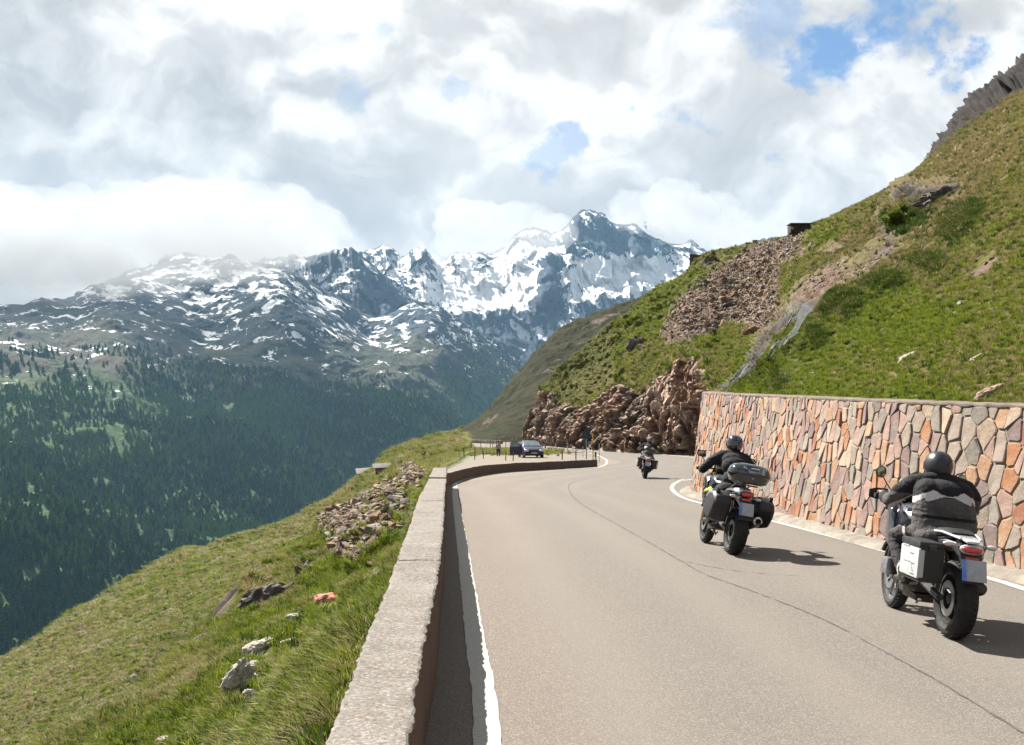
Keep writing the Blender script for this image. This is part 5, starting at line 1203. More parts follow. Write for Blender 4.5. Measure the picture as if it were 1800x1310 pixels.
def voxel_body(name, prims, vox, parent, mats, region, smooth=6, extra=None):
    """one continuous surface from tapered limbs and ellipsoids; material by region()"""
    mb = MB()
    for p in prims:
        if p[0] == 'c':
            _, pts, rr = p; mb.tube(pts, rr, 16)
            for q_, r_ in zip(pts, rr): mb.ell(q_, (r_, r_, r_), None, 16, 10)
        else: mb.ell(p[1], p[2], p[3] if len(p) > 3 else None, 24, 14)
    o = mobj(name+'_raw', mb.V, mb.F, None)
    md = o.modifiers.new('r', 'REMESH'); md.mode = 'VOXEL'; md.voxel_size = vox
    md = o.modifiers.new('s', 'SMOOTH'); md.factor = 0.6; md.iterations = smooth
    dg = bpy.context.evaluated_depsgraph_get(); me = bpy.data.meshes.new_from_object(o.evaluated_get(dg)); bpy.data.objects.remove(o)
    me.name = name; me.materials.clear()
    for m in mats: me.materials.append(m)
    n = len(me.vertices); co = np.empty(n*3, np.float32); me.vertices.foreach_get('co', co); co = co.reshape(-1, 3).astype(float)
    nn = np.empty(n*3, np.float32); me.vertices.foreach_get('normal', nn); nn = nn.reshape(-1, 3)
    if extra is not None: co = co+nn*extra(co)[:, None]; me.vertices.foreach_set('co', co.reshape(-1).astype(np.float32))
    fc = np.array([np.mean(co[list(p.vertices)], axis=0) for p in me.polygons])
    me.polygons.foreach_set('material_index', region(fc).astype(np.int32)); me.polygons.foreach_set('use_smooth', [True]*len(me.polygons)); me.update()
    ob = bpy.data.objects.new(name, me); COL.objects.link(ob); ob.parent = parent
    return ob
m_skin = simple('skin', (0.33, 0.17, 0.11), 0.5, var=0.12, scale=30)
m_cloth = simple('black_textile', (0.012, 0.011, 0.013), 0.85, var=0.3, scale=14, bump=0.7, bscale=22, bdist=0.02, spec=0.2)
m_grey = simple('charcoal_textile', (0.058, 0.054, 0.050), 0.85, var=0.25, scale=12, bump=0.8, bscale=16, bdist=0.03, spec=0.2)
m_refl = simple('silver_grey_yoke', (0.40, 0.37, 0.37), 0.6, var=0.12, scale=14, bump=0.3, bscale=30, bdist=0.01)
m_trou = simple('riding_trousers', (0.018, 0.015, 0.018), 0.8, var=0.3, scale=12, bump=0.8, bscale=20, bdist=0.02)
m_glove = simple('black_leather', (0.010, 0.010, 0.011), 0.55, var=0.3, scale=30, bump=0.3, bscale=90, bdist=0.004)
m_boot = simple('boot_leather', (0.020, 0.017, 0.014), 0.45, var=0.3, scale=25, dirt=0.3)
m_hmat = simple('matt_black_helmet', (0.010, 0.010, 0.013), 0.33, var=0.15, scale=6, spec=0.5)
m_hgl = simple('gloss_black_helmet', (0.006, 0.006, 0.008), 0.07, var=0.1, spec=0.6, coat=1.0)
m_visor = simple('dark_visor', (0.01, 0.011, 0.013), 0.05, spec=0.7, coat=1.0)
m_yel = simple('fluorescent_yellow_cloth', (0.36, 0.40, 0.015), 0.7, var=0.15, scale=20)
def rider(loc, hdg, lean, kind, label):
    Pn = empty('person', loc, (0, 0, 0), label, 'person')
    Pn.rotation_euler = (Matrix.Rotation(hdg, 3, 'Z') @ Matrix.Rotation(lean, 3, 'X')).to_euler()
    big = kind == 'stocky'; w = 1.06 if big else 0.92; dz = -0.03 if big else 0.04
    hx = 0.69 if big else 0.78
    shz = 1.285+dz; shx = 0.60 if big else 0.70; sy = 0.215*w
    prims = [('e', (0.42, 0, 0.88), (0.15, 0.195*w, 0.12)), ('e', (0.47, 0, 1.00), (0.15, 0.195*w, 0.15)), ('e', (0.55, 0, 1.14+dz), (0.155, 0.215*w, 0.16)), ('e', (0.61, 0, 1.23+dz), (0.135, 0.22*w, 0.115)),
             ('c', [(shx-0.01, sy*0.85, shz-0.01), (shx+0.01, 0, shz+0.025), (shx-0.01, -sy*0.85, shz-0.01)], [0.085, 0.095, 0.085]), ('c', [(shx, 0, shz+0.02), (shx+0.05, 0, shz+0.10)], [0.075, 0.068])]
    if big: prims += [('e', (0.40, 0, 0.86), (0.19, 0.275, 0.11)), ('e', (0.46, 0, 1.02), (0.18, 0.245, 0.17)), ('e', (0.50, 0, 1.15), (0.16, 0.24, 0.15)), ('c', [(0.30, 0.19, 0.79), (0.30, -0.19, 0.79)], [0.075, 0.075]), ('e', (0.33, 0, 0.80), (0.17, 0.27, 0.11)), ('c', [(0.40, 0.13, 0.84), (0.49, 0.14, 1.17)], [0.145, 0.125]), ('c', [(0.40, -0.13, 0.84), (0.49, -0.14, 1.17)], [0.145, 0.125])]
    for y in (-1, 1):
        el = (0.76, (0.36 if big else 0.385)*y*1.02, 1.07+dz*0.6); wr = (0.965, 0.375*y, 1.085)
        prims += [('c', [(shx, sy*y, shz-0.02), (shx+0.05, (sy+0.09)*y, shz-0.10), el], [0.080*w, 0.075*w, 0.062]), ('c', [el, ((el[0]+wr[0])/2, 0.385*y, 1.075), wr], [0.064, 0.054, 0.040])]
        kn = (0.86, 0.255*y, 0.735); an = (0.60, 0.235*y, 0.415)
        prims += [('c', [(0.44, 0.11*y, 0.84), (0.65, 0.185*y, 0.82), kn], [0.115, 0.098, 0.074]), ('c', [kn, (0.76, 0.25*y, 0.59), an], [0.074, 0.070, 0.054])]
    def region(p):
        x, y, z = p.T; ay = np.abs(y)
        out = np.zeros(len(p), int)                        # black cloth
        leg = ((z < 0.90-0.22*(x-0.42)) & (x > (0.56 if big else 0.46))) | (z < (0.72 if big else 0.80))
        hem = 0.80 if big else 0.86
        if big or kind == 'striped':
            grey = ~leg & (z < 1.175+dz) & (x < 0.80)
            out[grey] = 1
            mid = 1.185+dz
            band = ~leg & (x < shx+0.16) & (z > mid+0.030*np.cos(y*14)*(ay < 0.2)-np.clip(ay-0.21, 0, 1)*0.9-0.028) & (z < mid+0.008+0.038*np.exp(-((ay-0.13)/0.05)**2)-np.clip(ay-0.22, 0, 1)*0.8) & (ay < 0.40)
            out[band] = 2
            low = grey & (z < 0.985) & (z > 0.955); out[low] = 0
        out[leg] = 3
        kp = leg & (x > 0.60) & (x < 0.635); 
        if big: out[kp & (ay > 0.13)] = 2
        return out
    def wrinkle(p):
        q = p*np.array([9, 7, 22]); w1 = fbm(q, 3, 0.5, 900, True)
        z = p[:, 2]; k = 0.3+1.0*np.exp(-((z-0.98)/0.09)**2)+0.8*np.exp(-((np.abs(p[:, 1])-0.33)/0.07)**2)
        return 0.0065*w1*k
    voxel_body('body', prims, 0.0085 if big else 0.013, Pn, [m_cloth, m_grey, m_refl, m_trou], region, 10 if big else 5, wrinkle)
    # collar
    q = MB(); q.lathe([(0.078, 0), (0.084, 0.03), (0.078, 0.065), (0.07, 0.065), (0.07, 0.0)], (0, 0, 0), 'z', 20, close=True); o = q.build('collar', m_cloth, Pn, smooth=True); o.location = (shx+0.025, 0, shz+0.055); o.rotation_euler = (0, rad(12), 0)
    # helmet
    H = empty('helmet', (hx-0.02, 0, 1.455+dz*1.4), (0, rad(4), 0)); H.parent = Pn
    hm = m_hmat if big else m_hgl
    prof = []
    V = MB(); secs = []
    for k in range(17):
        th = rad(-62+152*k/16); r = math.cos(th); zz = math.sin(th)
        rx, ry, rz = 0.142, 0.122, 0.138
        n_ = 28; sec_ = []
        for j in range(n_):
            a = 2*math.pi*j/n_; ca, sa = math.cos(a), math.sin(a)
            ex = rx*(1.0+0.14*max(0, ca)*max(0, -zz)); sec_.append((ex*ca*max(r, 0.02)**0.8+0.004, ry*sa*max(r, 0.02)**0.8*(1-0.06*max(0, -zz)), rz*zz))
        secs.append(sec_)
    V.loft(secs); V.build('shell', hm, H, smooth=True)
    q = MB(); vs_ = []
    for k in range(6):
        z = -0.035+0.075*k/5; vs_.append([( (0.150-0.10*max(z, 0)**1.0*0.6)*math.cos(a), 0.128*math.sin(a)*(1-0.3*max(z, 0)), z) for a in [rad(-62+124*j/12) for j in range(13)]]+[(0.13*math.cos(a), 0.112*math.sin(a), z) for a in [rad(62-124*j/12) for j in range(13)]])
    q.loft(vs_); q.build('visor', m_visor, H, smooth=True)
    q = MB(); q.lathe([(0.098, -0.118), (0.108, -0.132), (0.092, -0.136), (0.086, -0.12)], (0.004, 0, 0), 'z', 24, close=True); q.build('neck_roll', m_cloth, H, smooth=True)
    q = MB()
    if big:
        for y in (-0.045, 0.045): q.box((-0.118, y, -0.092), (0.012, 0.030, 0.007), (0, -0.5, 0))
        q.build('reflective_tab', m_silver, H)
    else:
        q.loft([[(-0.135, -0.05, 0.045), (-0.135, 0.05, 0.045), (-0.130, 0.05, 0.052), (-0.130, -0.05, 0.052)], [(-0.10, -0.04, 0.09), (-0.10, 0.04, 0.09), (-0.10, 0.04, 0.102), (-0.10, -0.04, 0.102)]]); q.build('vent', hm, H, bevel=0.004)
    # small bright tag between the shoulders
    q = MB(); o = q.box((0, 0, 0), (0.004, 0.06, 0.008)).build('tag', m_silver, Pn); o.location = (0.545 if big else 0.575, -0.09, 1.262+dz); o.rotation_euler = (rad(-12), rad(-35), 0)
    # gloved hands closed round the grips, five fingers each
    for y in (-1, 1):
        hm_ = m_glove if not (big and y > 0) else m_glove
        pr = [('c', [(0.95, 0.375*y, 1.090), (0.985, 0.36*y, 1.105)], [0.038, 0.036]), ('e', (1.005, 0.357*y, 1.112), (0.042, 0.046, 0.026))]
        for k, (yy, ln) in enumerate(((0.325, 0.9), (0.346, 1.0), (0.367, 0.97), (0.388, 0.82))):
            pr.append(('c', [(1.022, yy*y, 1.122), (1.062, (yy+0.002)*y, 1.120), (1.078*ln+0.0*k+1.078*(1-ln)*0.99, (yy+0.004)*y, 1.098), (1.062, (yy+0.004)*y, 1.074), (1.040, (yy+0.003)*y, 1.072)], [0.0118, 0.0112, 0.0105, 0.0098, 0.0085]))
        pr.append(('c', [(0.995, 0.330*y, 1.100), (1.012, 0.300*y, 1.085), (1.040, 0.288*y, 1.080), (1.060, 0.292*y, 1.083)], [0.016, 0.0135, 0.012, 0.0105]))
        gm = simple('grey_pink_glove', (0.22, 0.10, 0.09), 0.6, var=0.2) if (big and y > 0) else m_glove
        voxel_body('glove', pr, 0.0042, Pn, [gm, m_glove], (lambda p: (p[:, 0] < 0.985).astype(int)), 3)
    for y in (-1, 1):
        pr = [('c', [(0.615, 0.235*y, 0.47), (0.585, 0.238*y, 0.395)], [0.060, 0.052]), ('c', [(0.560, 0.24*y, 0.385), (0.66, 0.25*y, 0.372), (0.765, 0.258*y, 0.368)], [0.042, 0.040, 0.034]), ('e', (0.55, 0.24*y, 0.362), (0.045, 0.04, 0.03))]
        voxel_body('boot', pr, 0.010, Pn, [m_boot], lambda p: np.zeros(len(p), int), 4)
    if not big:
        q = MB(); q.tube([(0.74, 0.318, 0.742), (0.80, 0.337, 0.728), (0.875, 0.335, 0.705)], [0.012, 0.02, 0.016], 8)
    if kind == 'black':
        q = MB()
        for k_ in range(7):
            pass
        q.loft([[(0.60+0.04*k_, (0.262+0.008*k_+0.008*math.sin(k_)), 0.865-0.010*k_), (0.60+0.04*k_, (0.285+0.008*k_), 0.835-0.010*k_), (0.60+0.04*k_, (0.278+0.008*k_), 0.800-0.008*k_), (0.60+0.04*k_, (0.245+0.008*k_), 0.83-0.010*k_)] for k_ in range(6)])
        q.build('knee_band', m_yel, Pn, bevel=0.004)
    return Pn
def place(u, v, lean, hdg, style, kind, blabel, plabel):
    g_ = G(u, v); loc = (g_.x, g_.y, g_.z-0.014)
    motorcycle(loc, math.pi/2+rad(hdg), rad(lean), style, blabel, kind != 'stocky'); rider(loc, math.pi/2+rad(hdg), rad(lean), kind, plabel)
place(1673, 1119, 6.5, -1.5, 'adventure', 'stocky', 'adventure motorcycle with silver side cases, nearest of the three on the road', 'stocky rider in charcoal jacket with pale yoke band and matt black helmet')
place(1287, 973, 10, 4.0, 'tourer', 'black', 'black touring motorcycle with glossy top case passing the stone wall', 'rider all in black with glossy helmet, leaning over the top case motorcycle')
place(1133, 841, 10, -5, 'adventure', 'striped', 'most distant motorcycle, silver side cases, entering the bend by the rock face', 'distant rider in black jacket with white shoulder band rounding the bend')

# ================================================================== things round the lay-by
def flat(u, v, d=None):
    g_ = G(u, v); return Vector((g_.x, g_.y, g_.z-0.012))
m_wood = simple('grey_timber', (0.085, 0.066, 0.05), 0.9, var=0.4, scale=12, bump=0.6, bscale=40, bdist=0.01)
m_galv = simple('galvanised_steel', (0.20, 0.21, 0.21), 0.45, 0.6, var=0.15)
m_dgrey = simple('sign_back_grey', (0.018, 0.030, 0.038), 0.6, var=0.15)
m_white = simple('white_paint', (0.36, 0.36, 0.35), 0.5, var=0.1, dirt=0.3)
m_yelp = simple('yellow_paint', (0.42, 0.22, 0.015), 0.5, var=0.15, dirt=0.3)
# warning triangle seen from behind
b = flat(1030, 806.0); b.y = 62.5+14; b = Vector(((1030.5-900)/F*78, 78, float(zroad(78))-0.015)); S = empty('traffic_sign', b, (0, 0, rad(-4)), 'dark backed triangular warning sign on a tall post behind the parapet end', 'sign')
q = MB(); q.tube([(0, 0, -0.2), (0, 0, 2.62)], 0.038, 12); q.build('post', m_galv, S, smooth=True)
hb_ = 1.46+0.0; a_ = 0.46
q = MB(); q.prism([(-a_, -0.05, 1.60), (a_, -0.05, 1.60), (0.03, -0.05, 2.52), (-0.03, -0.05, 2.52)][::1], (0, -0.025, 0)); q.build('plate', m_dgrey, S, bevel=0.02)
q = MB(); q.prism([(-a_, 0.0, 1.60), (a_, 0.0, 1.60), (0, 0.0, 2.54)], (0, 0.0, 0)) if False else q.box((0, -0.042, 1.78), (0.62, 0.02, 0.035)); q.box((0, -0.042, 2.12), (0.32, 0.02, 0.035)); q.build('bracket', m_galv, S)
def post(name, x, y, h, r, mat, label, cat, group=None, bands=None, lean=0.0, zo=0.0):
    o = empty(name, (x, y, float(zroad(y))-0.05+zo), (lean, lean*0.7, 0), label, cat, group) if bands else None
    if not bands:
        q = MB(); q.tube([(0, 0, -0.15), (0, 0, h*0.5), (0, 0, h)], [r, r*0.97, r*0.9], 7); o = q.build(name, mat); o.location = (x, y, float(zroad(y))-0.02+zo); o.rotation_euler = (lean, lean*0.7, 0); return tag(o, label, cat, group)
    q = MB(); q.tube([(0, 0, -0.15), (0, 0, h)], r, 8); q.build('shaft', mat, o)
    for (a, b_, m_) in bands: q = MB(); q.tube([(0, 0, a), (0, 0, b_)], r*1.15, 8); q.build('band', m_, o)
    return o
def gx(u, d): return (u-900)/F*d
post('snow_pole', gx(1042, 70), 70, 2.15, 0.03, m_black, 'yellow and black snow pole beside the triangular sign', 'pole', bands=[(1.3, 2.0, m_yelp), (0.35, 0.9, m_yelp)])
post('snow_pole', gx(1053, 74), 74, 1.35, 0.02, m_galv, 'thin pale pole right of the yellow and black snow pole', 'pole', bands=[(0.9, 1.3, m_white)])
post('snow_pole', gx(1024.5, 92), 92, 1.0, 0.018, m_galv, 'thin grey pole on the gravel left of the triangular sign', 'pole', bands=[(0.8, 0.98, m_white)])
o = empty('marker_post', (gx(1046.5, 71.5), 71.5, float(zroad(71.5))-0.05), (0, 0, 0), 'short black and white edge marker behind the parapet end', 'marker')
q = MB(); q.box((0, 0, 0.35), (0.12, 0.05, 0.7)); q.build('shaft', m_white, o, bevel=0.01); q = MB(); q.box((0, -0.03, 0.62), (0.125, 0.012, 0.30)); q.build('black_cap', m_black, o)
for u, d, lab in ((977, 122, 'left white marker post on the lay-by edge below the rock face'), (997.5, 116, 'right white marker post on the lay-by edge below the rock face')):
    o = post('marker_post', gx(u, d), d, 0.85, 0.055, m_white, lab, 'marker', bands=[(0.70, 0.80, m_black)])
# low barrier with three posts and a rail
for u, d, lab in ((988, 84, 'left dark barrier post on the gravel behind the far parapet'), (1012, 83, 'middle dark barrier post joined by the rail behind the far parapet')):
    post('barrier_post', gx(u, d), d, 0.75, 0.045, m_wood, lab, 'post', bands=[(0.45, 0.55, m_dsteel)])
q = MB(); q.tube([(gx(985, 84.5), 84.5, -0.75), (gx(1024, 83.5), 83.5, -0.73)], 0.022, 6); o = q.build('rail', m_wood); tag(o, 'thin horizontal rail carried by the two dark barrier posts', 'rail')
for k_ in range(1): o.location.z = float(zroad(84))+0.75+0.52
# fence posts at the rim of the lay-by
fp = [(807.5, 94, 812), (812.5, 110, 806), (816, 90, 812), (828.5, 118, 797), (834.5, 84, 811), (846, 112, 799), (850, 88, 808), (862, 120, 792), (866, 126, 786), (873, 118, 788), (889.5, 120, 788), (904, 126, 783), (912, 126, 783), (916.5, 122, 785), (918.5, 125, 784), (921, 128, 783), (923.5, 127, 783), (929, 134, 781), (938, 134, 781), (948, 130, 783), (889, 80, 806), (902, 79, 806)]
for k, (u, d, vb) in enumerate(fp):
    x = gx(u, d); zz = EYE+(740-vb)/F*d; h = R_.uniform(0.9, 1.25) if d > 82 and k < 20 else 0.5
    q = MB(); q.tube([(0, 0, -0.9), (0, 0, h*0.5), (R_.normal()*0.03, 0, h)], [0.038, 0.036, 0.03], 7); o = q.build('fence_post', m_wood); o.location = (x, d, zz); o.rotation_euler = (R_.normal()*0.04, R_.normal()*0.04, 0)
    tag(o, 'weathered wooden fence post standing at the grassy rim of the lay-by', 'fence post', 'wooden fence posts round the lay-by')
q = MB()
for (a, b_) in ((0, 2), (2, 4), (4, 6), (1, 3), (3, 5), (5, 7), (7, 8), (10, 11), (11, 12), (13, 16), (17, 18), (18, 19)):
    pa = fp[a]; pb = fp[b_]
    for hh_ in (0.4, 0.8): q.tube([(gx(pa[0], pa[1]), pa[1], EYE+(740-pa[2])/F*pa[1]+hh_), (gx(pb[0], pb[1]), pb[1], EYE+(740-pb[2])/F*pb[1]+hh_)], 0.008, 4, cap=False)
o = q.build('fence_wire', m_galv); tag(o, 'sagging wires strung between the wooden fence posts of the lay-by', 'wire')
post('gate_post', gx(958.5, 126), 126, 1.1, 0.09, simple('pale_stone_post', (0.15, 0.14, 0.12), 0.9, var=0.2), 'pale thick post where the lay-by meets the rock face', 'post')

# ---- parked car, facing the camera, its door open
CY = 92.0; CX = gx(932.5, CY); car = empty('parked_car', (CX, CY, float(zroad(CY))-0.01), (0, 0, rad(8)), 'dark blue hatchback parked on the lay-by with one front door open', 'car')
m_car = simple('dark_blue_car_paint', (0.012, 0.016, 0.040), 0.3, 0.2, var=0.1, coat=0.35, spec=0.3); m_gl = simple('car_glass', (0.07, 0.10, 0.10), 0.06, var=0.3, scale=3, spec=0.8, coat=1.0)
def csec(y, w, zt, zb, r=0.12, wt=None):
    wt = wt or w; return [(-w, y, zb), (-w*1.0, y, zb+(zt-zb)*0.55), (-wt+0.02, y, zt-r*0.35), (-wt+r, y, zt), (wt-r, y, zt), (wt-0.02, y, zt-r*0.35), (w, y, zb+(zt-zb)*0.55), (w, y, zb)]
q = MB(); q.loft([csec(-2.0, 0.70, 0.62, 0.25), csec(-1.92, 0.80, 0.72, 0.20), csec(-1.3, 0.85, 0.90, 0.18), csec(-0.75, 0.86, 0.98, 0.18), csec(0.4, 0.86, 0.98, 0.18), csec(1.6, 0.85, 0.98, 0.18), csec(1.95, 0.82, 0.90, 0.2), csec(2.0, 0.75, 0.6, 0.25)]); q.build('body', m_car, car, bevel=0.03)
q = MB(); q.loft([csec(-0.80, 0.80, 0.99, 0.90, 0.04), csec(-0.10, 0.78, 1.38, 0.93, 0.10, 0.62), csec(1.1, 0.78, 1.42, 0.93, 0.10, 0.62), csec(1.9, 0.78, 1.02, 0.92, 0.05, 0.74)]); q.build('cabin', m_car, car, bevel=0.02)
q = MB(); q.loft([[(-0.74, -0.80, 1.015), (0.74, -0.80, 1.015), (0.74, -0.77, 1.00), (-0.74, -0.77, 1.00)], [(-0.60, -0.14, 1.37), (0.60, -0.14, 1.37), (0.60, -0.10, 1.36), (-0.60, -0.10, 1.36)]]); q.build('windscreen', m_gl, car)
for s_ in (-1, 1):
    q = MB(); q.prism([(0.795*s_, -0.55, 0.99), (0.795*s_, 1.5, 0.99), (0.655*s_, 1.15, 1.33), (0.655*s_, -0.02, 1.33)], (0.01*s_, 0, 0)); q.build('side_window', m_gl, car)
    q = MB(); q.ell((0.62*s_, -1.93, 0.62), (0.19, 0.10, 0.10), None, 16, 8, pw=0.8); q.build('headlight', m_clear, car, smooth=True)
    q = MB(); q.ell((0.93*s_, -0.55, 1.00), (0.10, 0.06, 0.07), None, 12, 8); q.build('door_mirror', m_car, car, smooth=True)
    for y in (-1.28, 1.25):
        wq = empty('wheel', (0.76*s_, y, 0.30)); wq.parent = car
        q = MB(); q.lathe([(0.19, -0.09), (0.28, -0.10), (0.30, -0.06), (0.30, 0.06), (0.28, 0.10), (0.19, 0.09)], (0, 0, 0), 'x', 26, close=True); q.build('tyre', m_rub, wq, smooth=True)
        q = MB(); q.lathe([(0.0, 0.085*s_), (0.06, 0.09*s_), (0.19, 0.06*s_), (0.19, -0.06*s_)], (0, 0, 0), 'x', 20); q.build('rim', m_steel, wq, smooth=True)
q = MB(); q.box((0, -2.0, 0.60), (0.55, 0.05, 0.12)); q.build('grille', m_black, car, bevel=0.01)
q = MB(); q.box((0, -2.02, 0.33), (1.25, 0.06, 0.14)); q.build('air_intake', m_black, car, bevel=0.01)
q = MB(); q.box((0, -2.06, 0.43), (0.52, 0.015, 0.11)); q.build('number_plate', m_white, car)
dr = empty('door', (-0.84, -0.62, 0)); dr.parent = car; dr.rotation_euler = (0, 0, rad(66))
q = MB(); q.box((-0.02, 0.52, 0.60), (0.09, 1.05, 0.74)); q.build('panel', m_car, dr, bevel=0.03)
q = MB(); q.prism([(-0.02, 0.06, 0.98), (-0.02, 1.0, 0.98), (0.07, 0.95, 1.34), (0.07, 0.48, 1.34)], (-0.015, 0, 0)); q.build('window', m_gl, dr)
q = MB(); q.tube([(-0.02, 0.04, 0.98), (0.07, 0.48, 1.36), (0.07, 0.98, 1.36), (-0.02, 1.04, 0.98)], 0.025, 6); q.build('window_frame', m_black, dr)

# ---- walker standing beside the lay-by
PY = 97.0; px_ = gx(876, PY); walker = empty('person', (px_, PY, EYE+(740-808.0)/F*PY), (0, 0, rad(-20)), 'person in pale top and dark trousers standing on the lay-by left of the car', 'person')
pr = [('e', (0, 0, 0.95), (0.15, 0.11, 0.13)), ('e', (0, 0, 1.15), (0.155, 0.105, 0.17)), ('e', (0, 0, 1.33), (0.17, 0.10, 0.11)), ('c', [(0, 0, 1.40), (0.01, 0, 1.50)], [0.055, 0.05]), ('e', (0.01, 0.01, 1.61), (0.078, 0.095, 0.115)), ('e', (0.01, 0.105, 1.60), (0.014, 0.02, 0.02))]
for s_ in (-1, 1):
    pr += [('c', [(0.17*s_, 0, 1.38), (0.22*s_, -0.02, 1.12), (0.16*s_, 0.10, 0.95)], [0.055, 0.043, 0.032]), ('c', [(0.16*s_, 0.10, 0.95), (0.13*s_, 0.15, 0.92)], [0.03, 0.034])]
    for k_ in range(4): pr.append(('c', [(0.135*s_, 0.16, 0.93-0.016*k_), (0.10*s_, 0.19, 0.92-0.016*k_)], [0.010, 0.008]))
    pr.append(('c', [(0.15*s_, 0.13, 0.94), (0.12*s_, 0.15, 0.965)], [0.011, 0.009]))
    pr += [('c', [(0.09*s_, 0, 0.92), (0.10*s_, 0.01, 0.50), (0.10*s_, -0.02, 0.09)], [0.095, 0.062, 0.045]), ('c', [(0.10*s_, -0.03, 0.045), (0.11*s_, 0.14, 0.035)], [0.042, 0.034])]
def wreg(p):
    z = p[:, 2]; o_ = np.zeros(len(p), int); o_[(z < 0.97)] = 1; o_[(z < 0.08)] = 3; o_[(z > 1.47)] = 2
    o_[(z < 0.99) & (p[:, 1] > 0.09) & (z > 0.8)] = 2; return o_
voxel_body('body', pr, 0.011, walker, [simple('pale_top', (0.26, 0.22, 0.22), 0.8), simple('dark_trousers', (0.015, 0.017, 0.022), 0.8), m_skin, m_boot], wreg, 3)
q = MB(); q.ell((0.01, -0.012, 1.645), (0.088, 0.10, 0.10), None, 18, 10, zmin=-0.35); q.build('hair', simple('dark_red_hair', (0.06, 0.016, 0.012), 0.7, var=0.3, bump=0.4), walker, smooth=True)

# ---- low stone edge of the far road
far = [(-8.4, 164), (-6.2, 159), (-3.8, 155.5), (-1.4, 152)]
q = MB(); D = polyres(far, 0.8)
for k in range(len(D)-1):
    a, b_ = D[k], D[k+1]; L_ = np.linalg.norm(b_-a); an_ = math.atan2(b_[1]-a[1], b_[0]-a[0])
    q.box(((a[0]+b_[0])/2, (a[1]+b_[1])/2, -1.20+R_.normal()*0.02), (L_*0.99, 0.35, 0.55), (0, 0, an_))
o = q.build('roadside_wall', simple('pale_rubble', (0.13, 0.115, 0.10), 0.9, var=0.4, scale=2.2, bump=0.5, bscale=6, bdist=0.1), bevel=0.03); tag(o, 'low pale stone wall edging the far road at the foot of the dark spur', 'wall')

# ---- structures high on the hill
def hillpt(u, v): return onpix(AHx, [(u, v)])[0][0]
# dark corner of a retaining wall on the skyline
b = hillpt(1238, 462); D0 = 180.0
W1 = [P(1212, 446.5, D0), P(1249, 449.5, D0+3), P(1262, 462, D0+4), P(1236, 470, D0), P(1222, 479, D0-2), P(1212, 484, D0-2)]
q = MB(); ax_ = Vector((0, 1, 0)); q.prism(W1, (1.5, 9, 0)); o = q.build('retaining_wall', simple('dark_brown_wall', (0.050, 0.034, 0.028), 0.9, var=0.25, scale=0.8, bump=0.5, bscale=4, bdist=0.1), bevel=0.05); tag(o, 'dark brown retaining wall corner standing on the skyline of the hill', 'wall')
# timber and stone hopper
hb0 = hillpt(1400, 421); D1 = hb0.y
hp = empty('loading_hopper', hb0+Vector((0, -1.0, -0.5)), (0, 0, 0), 'dark timber hopper on a stone base high on the hillside skyline', 'hopper')
sc_ = D1/F
m_dwood = simple('dark_timber', (0.035, 0.024, 0.018), 0.9, var=0.4, scale=1.5, bump=0.6, bscale=6, bdist=0.05)
for k in range(7):
    q = MB(); q.box((-0.9+0.42*k*1.0, 0, 1.95), (0.36, 0.18, 1.25), (0, 0.02*math.sin(k*5), 0)); q.build('plank', m_dwood, hp, bevel=0.02)
q = MB(); q.box((0.35, 0.9, 1.9), (2.9, 1.7, 1.15)); q.build('bin', m_dwood, hp, bevel=0.04)
q = MB(); q.box((0.3, 0.6, 2.62), (3.1, 2.2, 0.14), (0.03, 0, 0)); q.build('roof', simple('mossy_boards', (0.035, 0.05, 0.025), 0.9, var=0.3), hp, bevel=0.02)
q = MB(); q.box((1.4, 0.6, 0.55), (2.2, 1.8, 1.6)); q.box((0.2, 0.7, 0.75), (1.6, 1.4, 0.9)); q.build('stone_base', simple('dark_rubble', (0.050, 0.040, 0.034), 0.95, var=0.5, scale=1.2, bump=0.8, bscale=3, bdist=0.2), hp, bevel=0.08)
q = MB(); q.tube([(-0.9, -0.1, 1.95), (-0.9, -0.16, 1.95)], 0.22, 12); q.build('wheel_hub', m_galv, hp)
for x in (-2.1, -1.3):
    q = MB(); q.tube([(x, 0, -0.7), (x, 0, 0.75)], 0.06, 6); q.build('leg', simple('green_steel', (0.05, 0.10, 0.085), 0.6), hp)
q = MB(); q.tube([(-2.1, 0, -0.5), (-1.3, 0, 0.6)], 0.045, 6); q.tube([(-2.2, 0, 0.72), (0.4, 0, 0.8)], 0.06, 6); q.build('brace', MATS['green_steel'], hp)
rb = hillpt(1432, 404)
rk_ = empty('timber_railing', rb+Vector((0, -1, -0.3)), (0, 0, 0), 'broken timber railing and trestle right of the hopper on the skyline', 'railing')
for k in range(4):
    q = MB(); q.tube([(-1.6+1.3*k, 0, -0.5), (-1.6+1.3*k, 0, 1.15-0.05*k)], 0.07, 6); q.build('post', m_dwood, rk_)
for k, z in enumerate((0.45, 0.95)):
    q = MB(); q.tube([(-1.9, 0.05, z+0.15), (2.6, 0.05, z-0.15)], 0.06, 6); q.build('rail', m_wood, rk_)
q = MB(); q.box((3.0, 0.4, 0.5), (1.4, 1.0, 0.9), (0.1, 0.1, 0)); q.build('cribwork', m_dwood, rk_, bevel=0.06)

